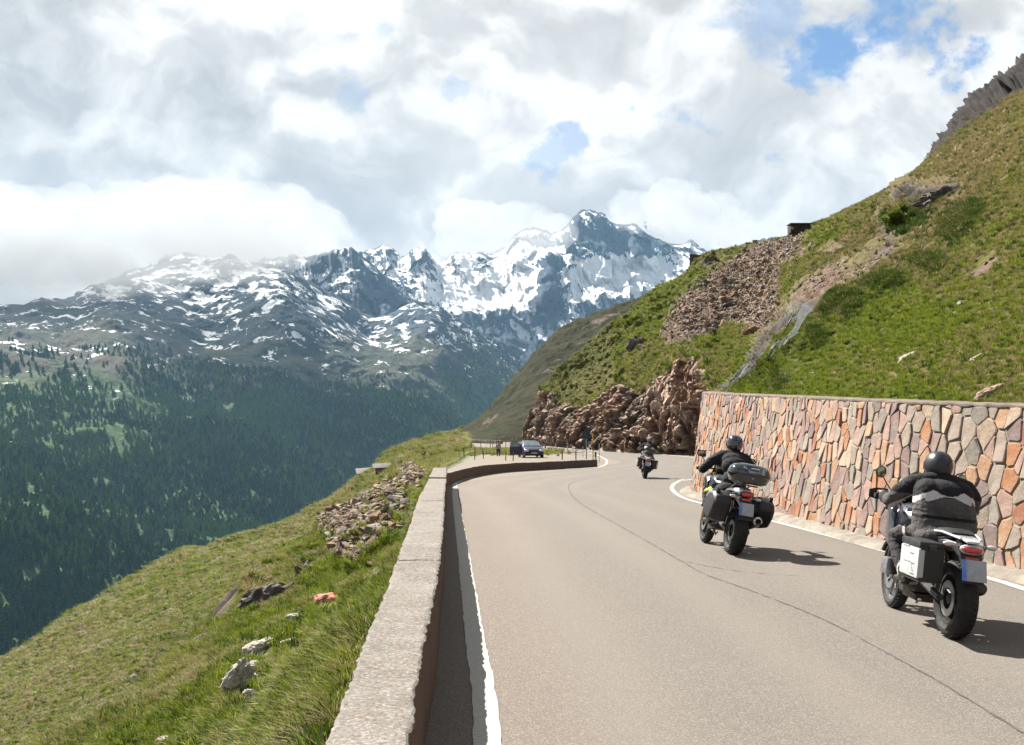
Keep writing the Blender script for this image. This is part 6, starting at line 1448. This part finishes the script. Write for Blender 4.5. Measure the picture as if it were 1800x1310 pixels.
# ---- hut on the grass slope
hu = onpix(AFx, [(650, 842)])[0][0]; D2 = hu.y
m_slate = simple('stone_slate_roof', (0.07, 0.062, 0.055), 0.85, var=0.35, scale=0.9, bump=0.5, bscale=3, bdist=0.1)
hut = empty('hut', hu+Vector((0, 0, 0)), (0, 0, rad(12)), 'small low hut with a long grey slab roof dug into the valley slope', 'hut')
q = MB(); q.box((0, 0, 0.5), (6.2, 4.0, 2.4)); q.build('wall', simple('hut_stone', (0.085, 0.07, 0.055), 0.95, var=0.4, scale=1.5, bump=0.8, bscale=4, bdist=0.15), hut, bevel=0.05)
q = MB(); q.loft([[(-3.9, -2.6, 1.45), (3.9, -2.6, 1.95), (3.9, -2.6, 2.10), (-3.9, -2.6, 1.60)], [(-3.9, 2.8, 2.75), (3.9, 2.8, 3.25), (3.9, 2.8, 3.40), (-3.9, 2.8, 2.9)]]); q.build('roof', m_slate, hut, bevel=0.03)
q = MB(); q.box((-1.2, -2.02, 0.55), (0.9, 0.08, 1.6)); q.build('door', m_dwood, hut)
q = MB(); q.box((1.4, -2.02, 0.9), (0.8, 0.08, 0.6)); q.build('window', m_gloss, hut)
an_ = onpix(AFx, [(672, 834)])[0][0]
q = MB(); q.box((0, 0, 0.6), (3.0, 2.4, 1.8)); ax2 = empty('shed', an_, (0, 0, rad(12)), 'smaller shed with slab roof just right of the slope hut', 'shed'); q.build('wall', MATS['hut_stone'], ax2, bevel=0.05)
q = MB(); q.loft([[(-2.0, -1.6, 1.3), (2.0, -1.6, 1.5), (2.0, -1.6, 1.62), (-2.0, -1.6, 1.42)], [(-2.0, 1.6, 2.1), (2.0, 1.6, 2.3), (2.0, 1.6, 2.42), (-2.0, 1.6, 2.22)]]); q.build('roof', m_slate, ax2, bevel=0.03)

# ================================================================== stones, scree, turf
m_brown = [simple('brown_slab_'+n_, c_, 0.9, var=0.3, scale=5, bump=0.6, bscale=20, bdist=0.02, dirt=0.3, dirtcol=(0.05, 0.035, 0.025)) for n_, c_ in (('tan', (0.20, 0.145, 0.10)), ('rust', (0.16, 0.090, 0.058)), ('grey', (0.145, 0.125, 0.105)), ('dark', (0.075, 0.055, 0.045)))]
m_pale = simple('lichen_white_rock', (0.29, 0.26, 0.215), 0.9, var=0.3, scale=6, bump=0.8, bscale=18, bdist=0.03, dirt=0.6, dirtcol=(0.085, 0.065, 0.05))
m_redst = simple('red_sandstone', (0.30, 0.125, 0.075), 0.85, var=0.2, scale=5, bump=0.6, bscale=18, bdist=0.02, dirt=0.3)
m_crag = simple('dark_crag', (0.080, 0.068, 0.060), 0.9, var=0.45, scale=3, bump=1.0, bscale=12, bdist=0.05, dirt=0.5, dirtcol=(0.03, 0.024, 0.02))
rs = np.random.default_rng(21)
stone_srcs = []
for k in range(12):
    me = stone_mesh(rs, (1, rs.uniform(0.6, 0.9), rs.uniform(0.22, 0.5)), 13); me.materials.append(m_brown[[0, 1, 2, 0, 1, 2, 3, 0, 2, 1, 0, 2][k]]); stone_srcs.append(bpy.data.objects.new('scree_stone', me))
# scree beside the parapet
TN = Tri(AN2); wN = blur(poly_in(UN, VN, SCREE_N).astype(float), 5)[:-1, :-1]+0.012*(VN[:-1, :-1] < 1100)*(VN[:-1, :-1] > 850)
pts = TN.sample(6500, wN*(AN2[:-1, :-1, 1])**0.0, rng=rs); dd = pts[:, 1]
sz = rs.lognormal(math.log(0.11), 0.5, len(pts)); sz = np.minimum(sz, 0.5)
rot = np.stack([rs.normal(size=len(pts))*0.35, rs.normal(size=len(pts))*0.35-0.15, rs.random(len(pts))*6.28], 1); sc3 = np.stack([sz, sz, sz*rs.uniform(0.7, 1.3, len(pts))], 1)
ii = rs.integers(0, 12, len(pts)); pxs = sz*F/dd; order = np.argsort(-pxs); big_ = order[:150]; m_ = np.ones(len(pts), bool); m_[big_] = False
o = scatter('scree', pts[m_]+[0, 0, 0.04], rot[m_], sc3[m_], ii[m_], stone_srcs); tag(o, 'bank of broken brown stones spilling down beside the parapet', 'scree')
for k in big_:
    o = bpy.data.objects.new('loose_stone', stone_srcs[ii[k]].data); COL.objects.link(o); o.location = pts[k]+[0, 0, 0.05]; o.rotation_euler = rot[k]; o.scale = sc3[k]
    tag(o, 'brown stone slab lying in the scree bank beside the parapet', 'stone', 'larger slabs in the scree by the parapet')
# scree on the hillside
TH = Tri(AH2); mU, mV = UH[:-1, :-1], VH[:-1, :-1]; sH = s0[:-1, :-1]; dHc = dH[:-1, :-1]
wS = sstep(sH+0.35*fbm(AH[:-1, :-1]/3, 3, 0.6, 66), 0.38, 0.95)**1.5*((mU > 1100) & (mU < 1830))
pts = TH.sample(30000, wS, rng=rs); sz = np.minimum(rs.lognormal(math.log(0.30), 0.5, len(pts)), 1.3)*np.clip(pts[:, 1]/110, 0.25, 1.1)
rot = np.stack([rs.normal(size=len(pts))*0.4, -0.5+rs.normal(size=len(pts))*0.3, rs.random(len(pts))*6.28], 1); sc3 = np.stack([sz, sz, sz], 1)
o = scatter('scree', pts, rot, sc3, rs.integers(0, 12, len(pts)), stone_srcs); tag(o, 'reddish brown scree sliding down the hillside above the rock face', 'scree')

def crag_mesh(seed, dims, disp, mat, name, sub=4, label=None, cat='rock', kind=None, loc=None, rot=(0, 0, 0), group=None, flat_=True):
    bm = bmesh.new(); bmesh.ops.create_icosphere(bm, subdivisions=sub, radius=1.0)
    V = np.array([v.co[:] for v in bm.verts]); V = np.sign(V)*np.abs(V)**0.8; A_ = V*np.array(dims)/2
    s_ = max(dims); c1_, cv_, e_ = cells(A_/s_*3.2+seed, seed); c2_, cw_, _ = cells(A_/s_*8+seed*2, seed+1)
    r_ = 1+disp*0.9*facet(A_/s_*3.2+seed, seed)+disp*0.4*facet(A_/s_*8+seed*2, seed+1)+disp*0.5*fbm(A_/s_*5, 4, 0.6, seed)
    A_ = A_*r_[:, None]
    for v, p in zip(bm.verts, A_): v.co = p
    me = bpy.data.meshes.new(name); bm.to_mesh(me); bm.free(); me.materials.append(mat)
    if not flat_: me.polygons.foreach_set('use_smooth', [True]*len(me.polygons))
    o = bpy.data.objects.new(name, me); COL.objects.link(o)
    if loc is not None: o.location = loc
    o.rotation_euler = rot; return tag(o, label, cat, group, kind)
rocks = [ # surface, u, v, (pixel width, depth ratio, height ratio), rot, material, label
 (AN2, 583, 1056, 58, 0.7, 0.42, (0.1, 0.15, 0.3), m_redst, 'flat red sandstone block lying in the grass left of the parapet'),
 (AN2, 527, 1086, 44, 0.5, 0.30, (0, 0.1, 0.2), m_pale, 'pale lichened slab below the red sandstone block'),
 (AN2, 520, 1127, 44, 0.45, 0.32, (0, -0.15, 0.3), m_pale, 'long pale ridge of rock in the middle of the grass verge'),
 (AN2, 460, 1138, 50, 0.6, 0.45, (0.1, -0.35, 0.2), m_pale, 'brown and white rock above the big leaning boulder'),
 (AN2, 422, 1198, 46, 0.9, 1.45, (0.2, 0.45, 0.3), m_pale, 'big pale leaning boulder of the lower verge'),
 (AN2, 448, 1176, 38, 0.8, 0.6, (0.1, -0.2, 0.8), m_pale, 'pitted rock joined to the top right of the leaning boulder'),
 (AN2, 412, 1240, 20, 0.7, 0.5, (0.1, -0.3, 0.2), m_pale, 'small pale rock just under the leaning boulder'),
 (AN2, 442, 1222, 24, 0.7, 0.8, (0.1, 0.4, 0.2), m_pale, 'small upright pale rock right of the leaning boulder foot'),
 (AN2, 300, 1302, 40, 0.8, 0.45, (0, 0.1, 0.2), m_pale, 'rounded pale boulder at the bottom edge, left one'),
 (AN2, 347, 1292, 36, 0.8, 0.45, (0, -0.1, 0.5), m_pale, 'rounded pale boulder at the bottom edge, right one'),
 (AN2, 326, 1278, 20, 0.8, 0.7, (0, 0.1, 0.2), m_pale, 'small pale boulder behind the two at the bottom edge'),
 (AN2, 402, 1144, 14, 0.8, 0.6, (0, 0, 0), m_pale, 'small round white stone on the brown turf of the verge'),
 (AN2, 366, 1166, 14, 0.7, 0.6, (0, 0.4, 0), m_crag, 'dark tilted stone at the far rim of the verge'),
 (AN2, 320, 1192, 9, 0.8, 0.7, (0, 0, 0), m_pale, 'tiny white stone at the rim of the verge, upper one'),
 (AN2, 311, 1203, 11, 0.8, 0.5, (0, 0, 0), m_pale, 'tiny white stone at the rim of the verge, lower one'),
 (AN2, 400, 1178, 12, 0.8, 0.6, (0, 0, 0.4), m_pale, 'white pebble cluster stone left of the pitted rock'),
 (AN2, 665, 1010, 40, 0.3, 0.25, (0, -0.5, 0.2), m_brown[2], 'long grey slab edge at the foot of the scree bank'),
 (AFx, 237, 1192, 12, 0.8, 0.9, (0, 0.3, 0), m_pale, 'lone pale boulder on the open valley slope'),
 (AFx, 293, 1062, 7, 0.8, 0.6, (0, 0, 0), m_pale, 'small pale stone high on the open valley slope'),
 (AFx, 186, 1240, 9, 0.8, 1.0, (0, 0, 0), m_crag, 'small dark boulder low on the open valley slope'),
 (AHx, 1690, 535, 15, 0.8, 0.7, (0, 0.3, 0), m_pale, 'white stone in the hillside grass, upper right'),
 (AHx, 1680, 552, 13, 0.8, 0.5, (0, 0.3, 0), m_pale, 'pinkish stone just below the upper white stone on the hillside'),
 (AHx, 1555, 579, 16, 0.6, 0.4, (0, -0.4, 0), m_pale, 'small pale slab in the grass under the dark tufts'),
 (AHx, 1592, 629, 34, 0.6, 0.32, (0, -0.5, 0), m_pale, 'long pale tilted slab in the middle of the hillside grass'),
 (AHx, 1716, 629, 24, 0.6, 0.28, (0, -0.5, 0), m_pale, 'pale tilted slab at the right of the hillside grass'),
 (AHx, 1735, 690, 54, 0.5, 0.28, (0, -0.45, 0), m_brown[0], 'long pinkish slab just above the stone wall at the right'),
 (AHx, 1429, 657, 10, 0.8, 0.6, (0, 0, 0), m_pale, 'small white stone above the wall beside the gully'),
 (AHx, 1322, 662, 12, 0.8, 0.6, (0, 0, 0), m_pale, 'white stone lying in the gravel gully above the wall'),
 (AHx, 1310, 680, 14, 0.8, 0.5, (0, 0.2, 0), m_pale, 'pale block at the foot of the gully on the wall top'),
 (AHx, 1319, 582, 32, 0.6, 0.4, (0, -0.2, 0), m_brown[1], 'large brown slab at the left of the lower scree'),
 (AHx, 1268, 440, 12, 0.8, 0.6, (0, 0.2, 0), m_crag, 'dark stone on the skyline above the retaining wall corner'),
 (AHx, 1315, 430, 14, 0.7, 0.6, (0, 0, 0), m_brown[2], 'flat block on the skyline, left of two'),
 (AHx, 1326, 426, 11, 0.8, 0.9, (0, 0.2, 0), m_brown[2], 'pointed block on the skyline, right of two'),
]
for k, (S_, u, v, pw_, dr_, hr_, ro, ma, lab) in enumerate(rocks):
    p = onpix(S_, [(u, v+pw_*hr_*0.2)])[0][0]; L_ = pw_*p.y/F
    crag_mesh(900+k, (L_, L_*dr_, L_*hr_), 0.16 if ma is m_redst else 0.32, ma, 'boulder', 4 if pw_ > 20 else 2, lab, 'rock', loc=p+Vector((0, -L_*dr_*0.15, L_*hr_*0.20)), rot=ro)
for k, (S_, u, v, pw_, hr_, ro, lab) in enumerate([
    (AN2, 462, 1062, 90, 0.55, (0.2, -0.5, 0.4), 'dark broken crag at the left rim of the grass verge'),
    (AN2, 552, 1018, 60, 0.9, (0.2, -0.3, 0.2), 'dark upright crag between the scree bank and the red block'),
    (AN2, 365, 1120, 50, 0.40, (0.1, -0.5, 0.3), 'low dark crag below the rim crag on the verge'),
    (AHx, 1118, 607, 28, 0.8, (0, 0, 0), 'dark round outcrop in the grass above the rock face'),
    (AHx, 1660, 345, 75, 0.4, (0, -0.3, 0), 'grey brown crag under the skyline above the yellow bush'),
    (AHx, 1600, 335, 40, 0.6, (0, -0.5, 0), 'grey crag on the skyline left of the larger crag')]):
    p = onpix(S_, [(u, v)])[0][0]; L_ = pw_*p.y/F
    crag_mesh(950+k, (L_, L_*0.5, L_*hr_), 0.42, m_crag, 'outcrop', 4, lab, 'rock', loc=p+Vector((0, 0, L_*hr_*0.05)), rot=ro)

# ------------------------------------------------------------------ turf
def blade_mat(name, a, b, tip):
    m, t, bs = material(name); oi = t.new('ShaderNodeObjectInfo').outputs['Random']; z = t.new('ShaderNodeSeparateXYZ'); t.put(z.inputs[0], coords(t))
    c = t.mix(oi, a, b); c = t.mix(t.ramp(z.outputs['Z'], 0.35, 1.0, 0, 0.55), c, tip)
    t.put(bs.inputs['Base Color'], c); bs.inputs['Roughness'].default_value = 0.6; bs.inputs['Specular IOR Level'].default_value = 0.15
    tr = t.new('ShaderNodeBsdfTranslucent'); t.put(tr.inputs['Color'], c); mx = t.new('ShaderNodeMixShader'); mx.inputs[0].default_value = 0.38
    out = t.n['Material Output']; t.l.new(bs.outputs[0], mx.inputs[1]); t.l.new(tr.outputs[0], mx.inputs[2]); t.l.new(mx.outputs[0], out.inputs['Surface'])
    return m
MG = [blade_mat('green_blades', (0.074, 0.112, 0.008), (0.165, 0.195, 0.019), (0.22, 0.235, 0.034)), blade_mat('dry_blades', (0.155, 0.125, 0.048), (0.25, 0.195, 0.090), (0.28, 0.225, 0.12)), blade_mat('dark_blades', (0.020, 0.042, 0.005), (0.042, 0.070, 0.009), (0.06, 0.085, 0.014))]
def tuft(seed, mat, nb=26, lean=0.45, wid=0.035):
    rg = np.random.default_rng(seed); V = []; Fc = []
    for k in range(nb):
        a = rg.random()*6.28; r = rg.random()**0.6*0.35; x, y = r*math.cos(a), r*math.sin(a); L = rg.uniform(0.5, 1.0); an2 = a+rg.normal()*0.7; ln = rg.uniform(0.1, 1.0)*lean*1.4; w = wid*rg.uniform(0.6, 1.2); wa = an2+1.57+rg.normal()*0.5
        wx, wy = w*math.cos(wa), w*math.sin(wa); b = len(V)
        m1 = (x+ln*0.30*L*math.cos(an2), y+ln*0.30*L*math.sin(an2), 0.55*L); tp = (x+ln*L*math.cos(an2), y+ln*L*math.sin(an2), L*(1-0.25*ln))
        V += [(x-wx, y-wy, -0.05), (x+wx, y+wy, -0.05), (m1[0]-wx*0.8, m1[1]-wy*0.8, m1[2]), (m1[0]+wx*0.8, m1[1]+wy*0.8, m1[2]), tp]; Fc += [(b, b+1, b+3, b+2), (b+2, b+3, b+4)]
    return src(V, Fc, mat, 'tuft')
TU = [tuft(1, MG[0]), tuft(2, MG[0], 30, 0.7), tuft(3, MG[0], 22, 0.3), tuft(4, MG[1], 24, 0.9), tuft(5, MG[1], 20, 0.6), tuft(6, MG[2], 34, 0.6), tuft(7, MG[2], 30, 0.4)]
def turf(name, A_, n, wfun, sfun, ifun, label, rng):
    T_ = Tri(A_); p = T_.sample(n, wfun, rng=rng); U, V_ = proj(p); ok = (U > -400) & (U < 2500) & (V_ < 1700) & (p[:, 1] > 2.5); p = p[ok]; U = U[ok]; V_ = V_[ok]
    s_ = sfun(p, U, V_); ix = ifun(p, U, V_, rng); keep = s_ > 0; p, s_, ix = p[keep], s_[keep], ix[keep]
    rot = np.stack([rng.normal(size=len(p))*0.15, rng.normal(size=len(p))*0.15, rng.random(len(p))*6.28], 1)
    o = scatter(name, p, rot, np.stack([s_*1.25, s_*1.25, s_], 1), ix, TU); tag(o, label, 'grass'); return o
rgt = np.random.default_rng(31)
_rk = np.zeros(UN.shape)
for r_ in rocks:
    if r_[0] is AN2 and r_[3] > 12: _rk = np.maximum(_rk, np.exp(-(((UN-r_[1])/(r_[3]*0.75))**2+((VN-r_[2]-r_[3]*0.15)/(r_[3]*0.6))**2)**2))
wN2 = (1-_rk[:-1, :-1])*(0.45+0.55*sstep(fbm(AN[:-1, :-1]/1.1, 3, 0.55, 60), -0.35, 0.1))*(1-poly_in(UN[:-1, :-1], VN[:-1, :-1], SCREE_N).astype(float)*0.93)*(1-0.8*crN[:-1, :-1])*np.clip(9/dN[:-1, :-1], 0.2, 1.6)**1.3
def sN(p, U, V_): return (0.10+0.07*rgt.random(len(p)))*(0.75+0.5*(fbm(p/0.9, 3, 0.5, 55)*0.5+0.5))*np.where(V_ > 980, 1.0, 0.8)
def iN(p, U, V_, rng):
    dry = 0.14+0.5*E_(U, V_, 450, 1010, 60, 40, -40)+0.55*E_(U, V_, 330, 1190, 90, 30, -35)+0.5*(fbm(p/1.3, 3, 0.55, 57))
    k = rng.random(len(p)); return np.where(k < np.clip(dry, 0.03, 0.9), 3+rng.integers(0, 2, len(p)), np.where(rng.random(len(p)) < 0.22+0.5*fbm(p/1.0, 3, 0.5, 58), 5+rng.integers(0, 2, len(p)), rng.integers(0, 3, len(p))))
turf('grass', AN2, 60000, wN2, sN, iN, 'lush green grass growing on the verge left of the parapet', rgt)
gm_ = (1-sstep(s0+r0+0.25*fbm(AH/2.5, 3, 0.6, 67), 0.35, 0.62)*0.97)[:-1, :-1]
ROCKN = [(r_[1], r_[2], r_[3]) for r_ in rocks]
wA = gm_*(1-np.clip(c0, 0, 1))[:-1, :-1]*np.clip(22/dHc, 0.02, 2.2)**1.7*((mU > 1080) & (mU < 2400))
def sH(p, U, V_):
    base = np.clip(0.05+0.0026*p[:, 1], 0.06, 0.42); dk = hill_masks(U, V_)[2]
    return base*(0.6+0.6*rgt.random(len(p)))*(1+0.5*np.clip(dk, 0, 1))
def iH(p, U, V_, rng):
    s_, r_, dk, dy, g_, c_ = hill_masks(U, V_)
    k = rng.random(len(p)); dr_ = np.clip(dy+0.02+0.75*fbm(p/np.clip(p[:, 1:2]/9, 0.8, 9), 4, 0.55, 59), 0.02, 0.95)
    return np.where(rng.random(len(p)) < np.clip(dk, 0, 1)*0.8+0.12, 5+rng.integers(0, 2, len(p)), np.where(k < dr_, 3+rng.integers(0, 2, len(p)), rng.integers(0, 3, len(p))))
turf('grass', AH2, 150000, wA, sH, iH, 'short green and straw coloured grass covering the hillside above the wall', rgt)
# thick dark tussocks on the hill
wD = (sstep(d0, 0.35, 0.8)*(1-np.clip(c0, 0, 1)))[:-1, :-1]*((mU > 1350) & (mU < 1830))*np.clip(30/dHc, 0.1, 1)**1.2
turf('grass', AH2, 22000, wD, lambda p, U, V_: np.clip(0.0065*p[:, 1], 0.14, 0.5)*(0.6+0.7*rgt.random(len(p))), lambda p, U, V_, r: np.where(r.random(len(p)) < 0.12, 3, 5+r.integers(0, 2, len(p))), 'thick dark green tussocks clustered beside the rocky gully', rgt)
# overhanging sods along the top of the rock face
top = AR2[-8:-1].reshape(-1, 3)[::7]; top = top+rgt.normal(size=top.shape)*np.array([0.4, 0.4, 0.25])
o = scatter('grass', top, np.stack([rgt.normal(size=len(top))*0.4+0.5, rgt.normal(size=len(top))*0.3, rgt.random(len(top))*6.28], 1), np.repeat((0.35+0.35*rgt.random(len(top)))[:, None], 3, 1), np.where(rgt.random(len(top)) < 0.35, 3, np.where(rgt.random(len(top)) < 0.5, 5, 1)), TU); tag(o, 'shaggy sods hanging over the top of the rock face', 'grass')
# grass at the foot of the rock and round the lay-by
fx = []
for k in range(5200):
    y = rgt.uniform(84, 150); x = np.interp(y, rsY, rsX)-rgt.random()**1.5*0.55+0.1; fx.append((x, y, float(zroad(y))))
for k in range(9000):
    y = rgt.uniform(41, 140)
    x = np.interp(y, shY, shX)+rgt.random()**1.3*1.6*min(1, (y-38)/14)-0.6; fx.append((x, y, float(zroad(y))-0.08))
for k in range(2600):
    y = 112+rgt.normal()*5; x = -1.0+rgt.normal()*2.6; fx.append((x, y, float(zroad(y))-0.05))
fx = np.array(fx); n_ = len(fx)
o = scatter('grass', fx, np.stack([rgt.normal(size=n_)*0.2, rgt.normal(size=n_)*0.2, rgt.random(n_)*6.28], 1), np.repeat((0.22+0.28*rgt.random(n_))[:, None], 3, 1), np.where(rgt.random(n_) < 0.4, 3, np.where(rgt.random(n_) < 0.2, 5, rgt.integers(0, 3, n_))), TU); tag(o, 'rough grass fringing the lay-by and the foot of the rock face', 'grass')
# coarser tussocks on the valley slope
TF = Tri(AF2); wF = np.clip(90/AF2[:-1, :-1, 1], 0.15, 1.2)**1.5
p = TF.sample(60000, wF, rng=rgt); U, V_ = proj(p); ok = (U > -500) & (U < 850) & (V_ < 1600); p = p[ok]; s_ = 0.0032*p[:, 1]*(0.5+rgt.random(len(p)))+0.08
dr_ = np.clip(0.42+0.5*fbm(np.stack([p[:, 0]*0.5, p[:, 1]*0.12, p[:, 2]*0.5], -1)/6, 4, 0.5, 7), 0.05, 0.9)
ix = np.where(rgt.random(len(p)) < dr_, 3+rgt.integers(0, 2, len(p)), np.where(rgt.random(len(p)) < 0.15, 5, rgt.integers(0, 3, len(p))))
o = scatter('grass', p, np.stack([rgt.normal(size=len(p))*0.2, rgt.normal(size=len(p))*0.2, rgt.random(len(p))*6.28], 1), np.stack([s_*1.6, s_*1.6, s_*0.6], 1), ix, TU); tag(o, 'olive and straw coloured pasture on the slope falling into the valley', 'grass')
# yellow green bush
bp = hillpt(1575, 402); bush = empty('bush', bp, (0, 0, 0), 'round yellow green bush growing on the rocky hillside', 'bush'); bs_ = bp.y/F*24
q = MB(); rb_ = np.random.default_rng(5)
for k in range(8): a = k*0.8; q.tube([(0, 0, -0.3), (0.3*bs_*math.cos(a), 0.3*bs_*math.sin(a), 0.55*bs_), (0.7*bs_*math.cos(a), 0.7*bs_*math.sin(a), 1.2*bs_)], [0.06, 0.04, 0.015], 5)
q.build('stem', m_wood, bush)
V = []; Fc = []
cl_ = [(rb_.normal()*0.42*bs_, rb_.normal()*0.42*bs_, (0.75+rb_.normal()*0.32)*bs_, rb_.uniform(0.22, 0.42)*bs_) for _ in range(16)]
for k in range(5200):
    cx_, cy_, cz_, cr2 = cl_[rb_.integers(0, 16)]; d_ = rb_.normal(size=3); d_ /= np.linalg.norm(d_); pp = np.array([cx_, cy_, cz_])+d_*cr2*rb_.uniform(0.6, 1.05); a, b2 = rb_.normal(size=3), rb_.normal(size=3); a /= np.linalg.norm(a); b2 /= np.linalg.norm(b2)
    s2 = 0.10*rb_.uniform(0.6, 1.3); b0 = len(V); V += [pp-a*s2, pp+b2*s2*0.5, pp+a*s2, pp-b2*s2*0.5]; Fc.append((b0, b0+1, b0+2, b0+3))
o = mobj('foliage', V, Fc, blade_mat('bush_leaves', (0.075, 0.105, 0.010), (0.13, 0.155, 0.015), (0.12, 0.15, 0.02)), bush)
# grey mesh netting pinned over the gully
gp_ = []
rows_ = [(1265, 688, 1338, 690), (1290, 664, 1360, 672), (1330, 640, 1388, 652), (1352, 622, 1400, 625), (1378, 596, 1412, 605), (1392, 570, 1425, 580), (1400, 545, 1440, 556)]
m_net, t, bs = material('wire_netting'); v = coords(t); bs.inputs['Roughness'].default_value = 0.5; t.put(bs.inputs['Base Color'], (0.075, 0.083, 0.09))
def netpt(u, v_): return onpix(AH, [(u, v_)])[0][0]
grid = np.array([[netpt(a+(c_-a)*f, b_+(d_-b_)*f) for f in np.linspace(0, 1, 7)] for a, b_, c_, d_ in rows_]); gg = patch([list(map(Vector, r_)) for r_ in grid], 40, 90)
q = MB(); nG = normals(gg); nG *= np.sign(nG[..., 2:3]+1e-9); gg = gg+nG*0.42
for r_ in range(0, 90, 1):
    for c_ in range(0, 39, 1):
        if (r_+c_) % 2 == 0:
            a = Vector(gg[r_, c_])
            for (r2, c2) in ((r_+1, c_+1), (r_+1, c_-1)):
                if 0 <= r2 < 90 and 0 <= c2 < 40:
                    b_ = Vector(gg[r2, c2]); w_ = Vector((0, 0, 1)).cross(b_-a).normalized()*0.0045*max(1, a.y/26); q.add([a-w_, a+w_, b_+w_, b_-w_], [(0, 1, 2, 3)])
o = mobj('rockfall_net', q.V, q.F, m_net); tag(o, 'grey wire rockfall netting draped down the gully above the stone wall', 'net')
HAZE_D = 2.0e-5; HAZE_C = (0.36, 0.62, 0.90); CLOUD_D = 0.0020
CLOUDS = [
 (1, 215, 418, 4300, 760, 165, 'long grey cloud bank hiding the top of the left mountain', 22),
 (2, 30, 505, 4200, 420, 190, 'grey cloud lying on the far left ridge', 14),
 (3, 465, 432, 5000, 260, 90, 'small pale cloud on the saddle left of the pointed peak', 10),
 (4, 850, 415, 6600, 300, 100, 'white cloud resting on the ridge left of the main summit', 12),
 (5, 1200, 385, 6800, 240, 110, 'bright cloud wrapping the ridge right of the main summit', 12)]
# ================================================================== cloud caps on the summits
def cloud_mat(name, dens, col=(0.97, 0.975, 0.985), an=0.35):
    m = bpy.data.materials.new(name); m.use_nodes = True; t = NT(m.node_tree); t.n.remove(t.n['Principled BSDF'])
    pv = t.new('ShaderNodeVolumePrincipled'); pv.inputs['Color'].default_value = (*col, 1); pv.inputs['Density'].default_value = dens; pv.inputs['Anisotropy'].default_value = an
    t.l.new(pv.outputs[0], t.n['Material Output'].inputs['Volume']); return m
MC = cloud_mat('summit_cloud', CLOUD_D, (0.66, 0.665, 0.67), 0.0)
def cloud(seed, u, v, d, wpx, hpx, lab, n=11, m=None):
    rg = np.random.default_rng(seed); s = d/F
    mb = MB()
    for k in range(n):
        fx = rg.uniform(-0.42, 0.42); fz = rg.uniform(-0.22, 0.30)*(1-abs(fx)); r = rg.uniform(0.16, 0.34)*(1-0.7*abs(fx))
        mb.ell((fx*wpx*s, rg.uniform(-0.2, 0.2)*wpx*s*0.5, fz*hpx*s), (r*wpx*s*0.75, r*wpx*s*0.6, max(r*1.3, 0.2)*hpx*s), None, 20, 12)
    o = mobj('c_raw', mb.V, mb.F, None); md = o.modifiers.new('r', 'REMESH'); md.mode = 'VOXEL'; md.voxel_size = wpx*s/70
    md = o.modifiers.new('s', 'SMOOTH'); md.iterations = 4; md.factor = 0.6
    dg = bpy.context.evaluated_depsgraph_get(); me = bpy.data.meshes.new_from_object(o.evaluated_get(dg)); bpy.data.objects.remove(o)
    nv = len(me.vertices); co = np.empty(nv*3, np.float32); me.vertices.foreach_get('co', co); co = co.reshape(-1, 3).astype(float); nn = np.empty(nv*3, np.float32); me.vertices.foreach_get('normal', nn); nn = nn.reshape(-1, 3)
    L = wpx*s; co += nn*(0.07*L*np.abs(fbm(co/(0.16*L)+seed, 3, 0.5, seed))+0.03*L*fbm(co/(0.05*L), 3, 0.55, seed+4))[:, None]
    me.vertices.foreach_set('co', co.reshape(-1).astype(np.float32)); me.update(); me.name = 'cloud'; me.materials.clear(); me.materials.append(m or MC)
    o = bpy.data.objects.new('cloud', me); COL.objects.link(o); o.location = P(u, v, d); return tag(o, lab, 'cloud')
for a in CLOUDS: cloud(*a)
# ================================================================== the air of the valley
def box_obj(name, lo, hi, mat):
    mb = MB(); mb.box([(a+b)/2 for a, b in zip(lo, hi)], [b-a for a, b in zip(lo, hi)]); o = mb.build(name, mat, kind='stuff'); return o
mh = cloud_mat('valley_haze', HAZE_D, HAZE_C, 0.2)
o = box_obj('haze', (-12000, -1000, -621), (12000, 10000, 1900), mh)
o['label'] = 'blue grey haze filling the valley air'; o['category'] = 'haze'
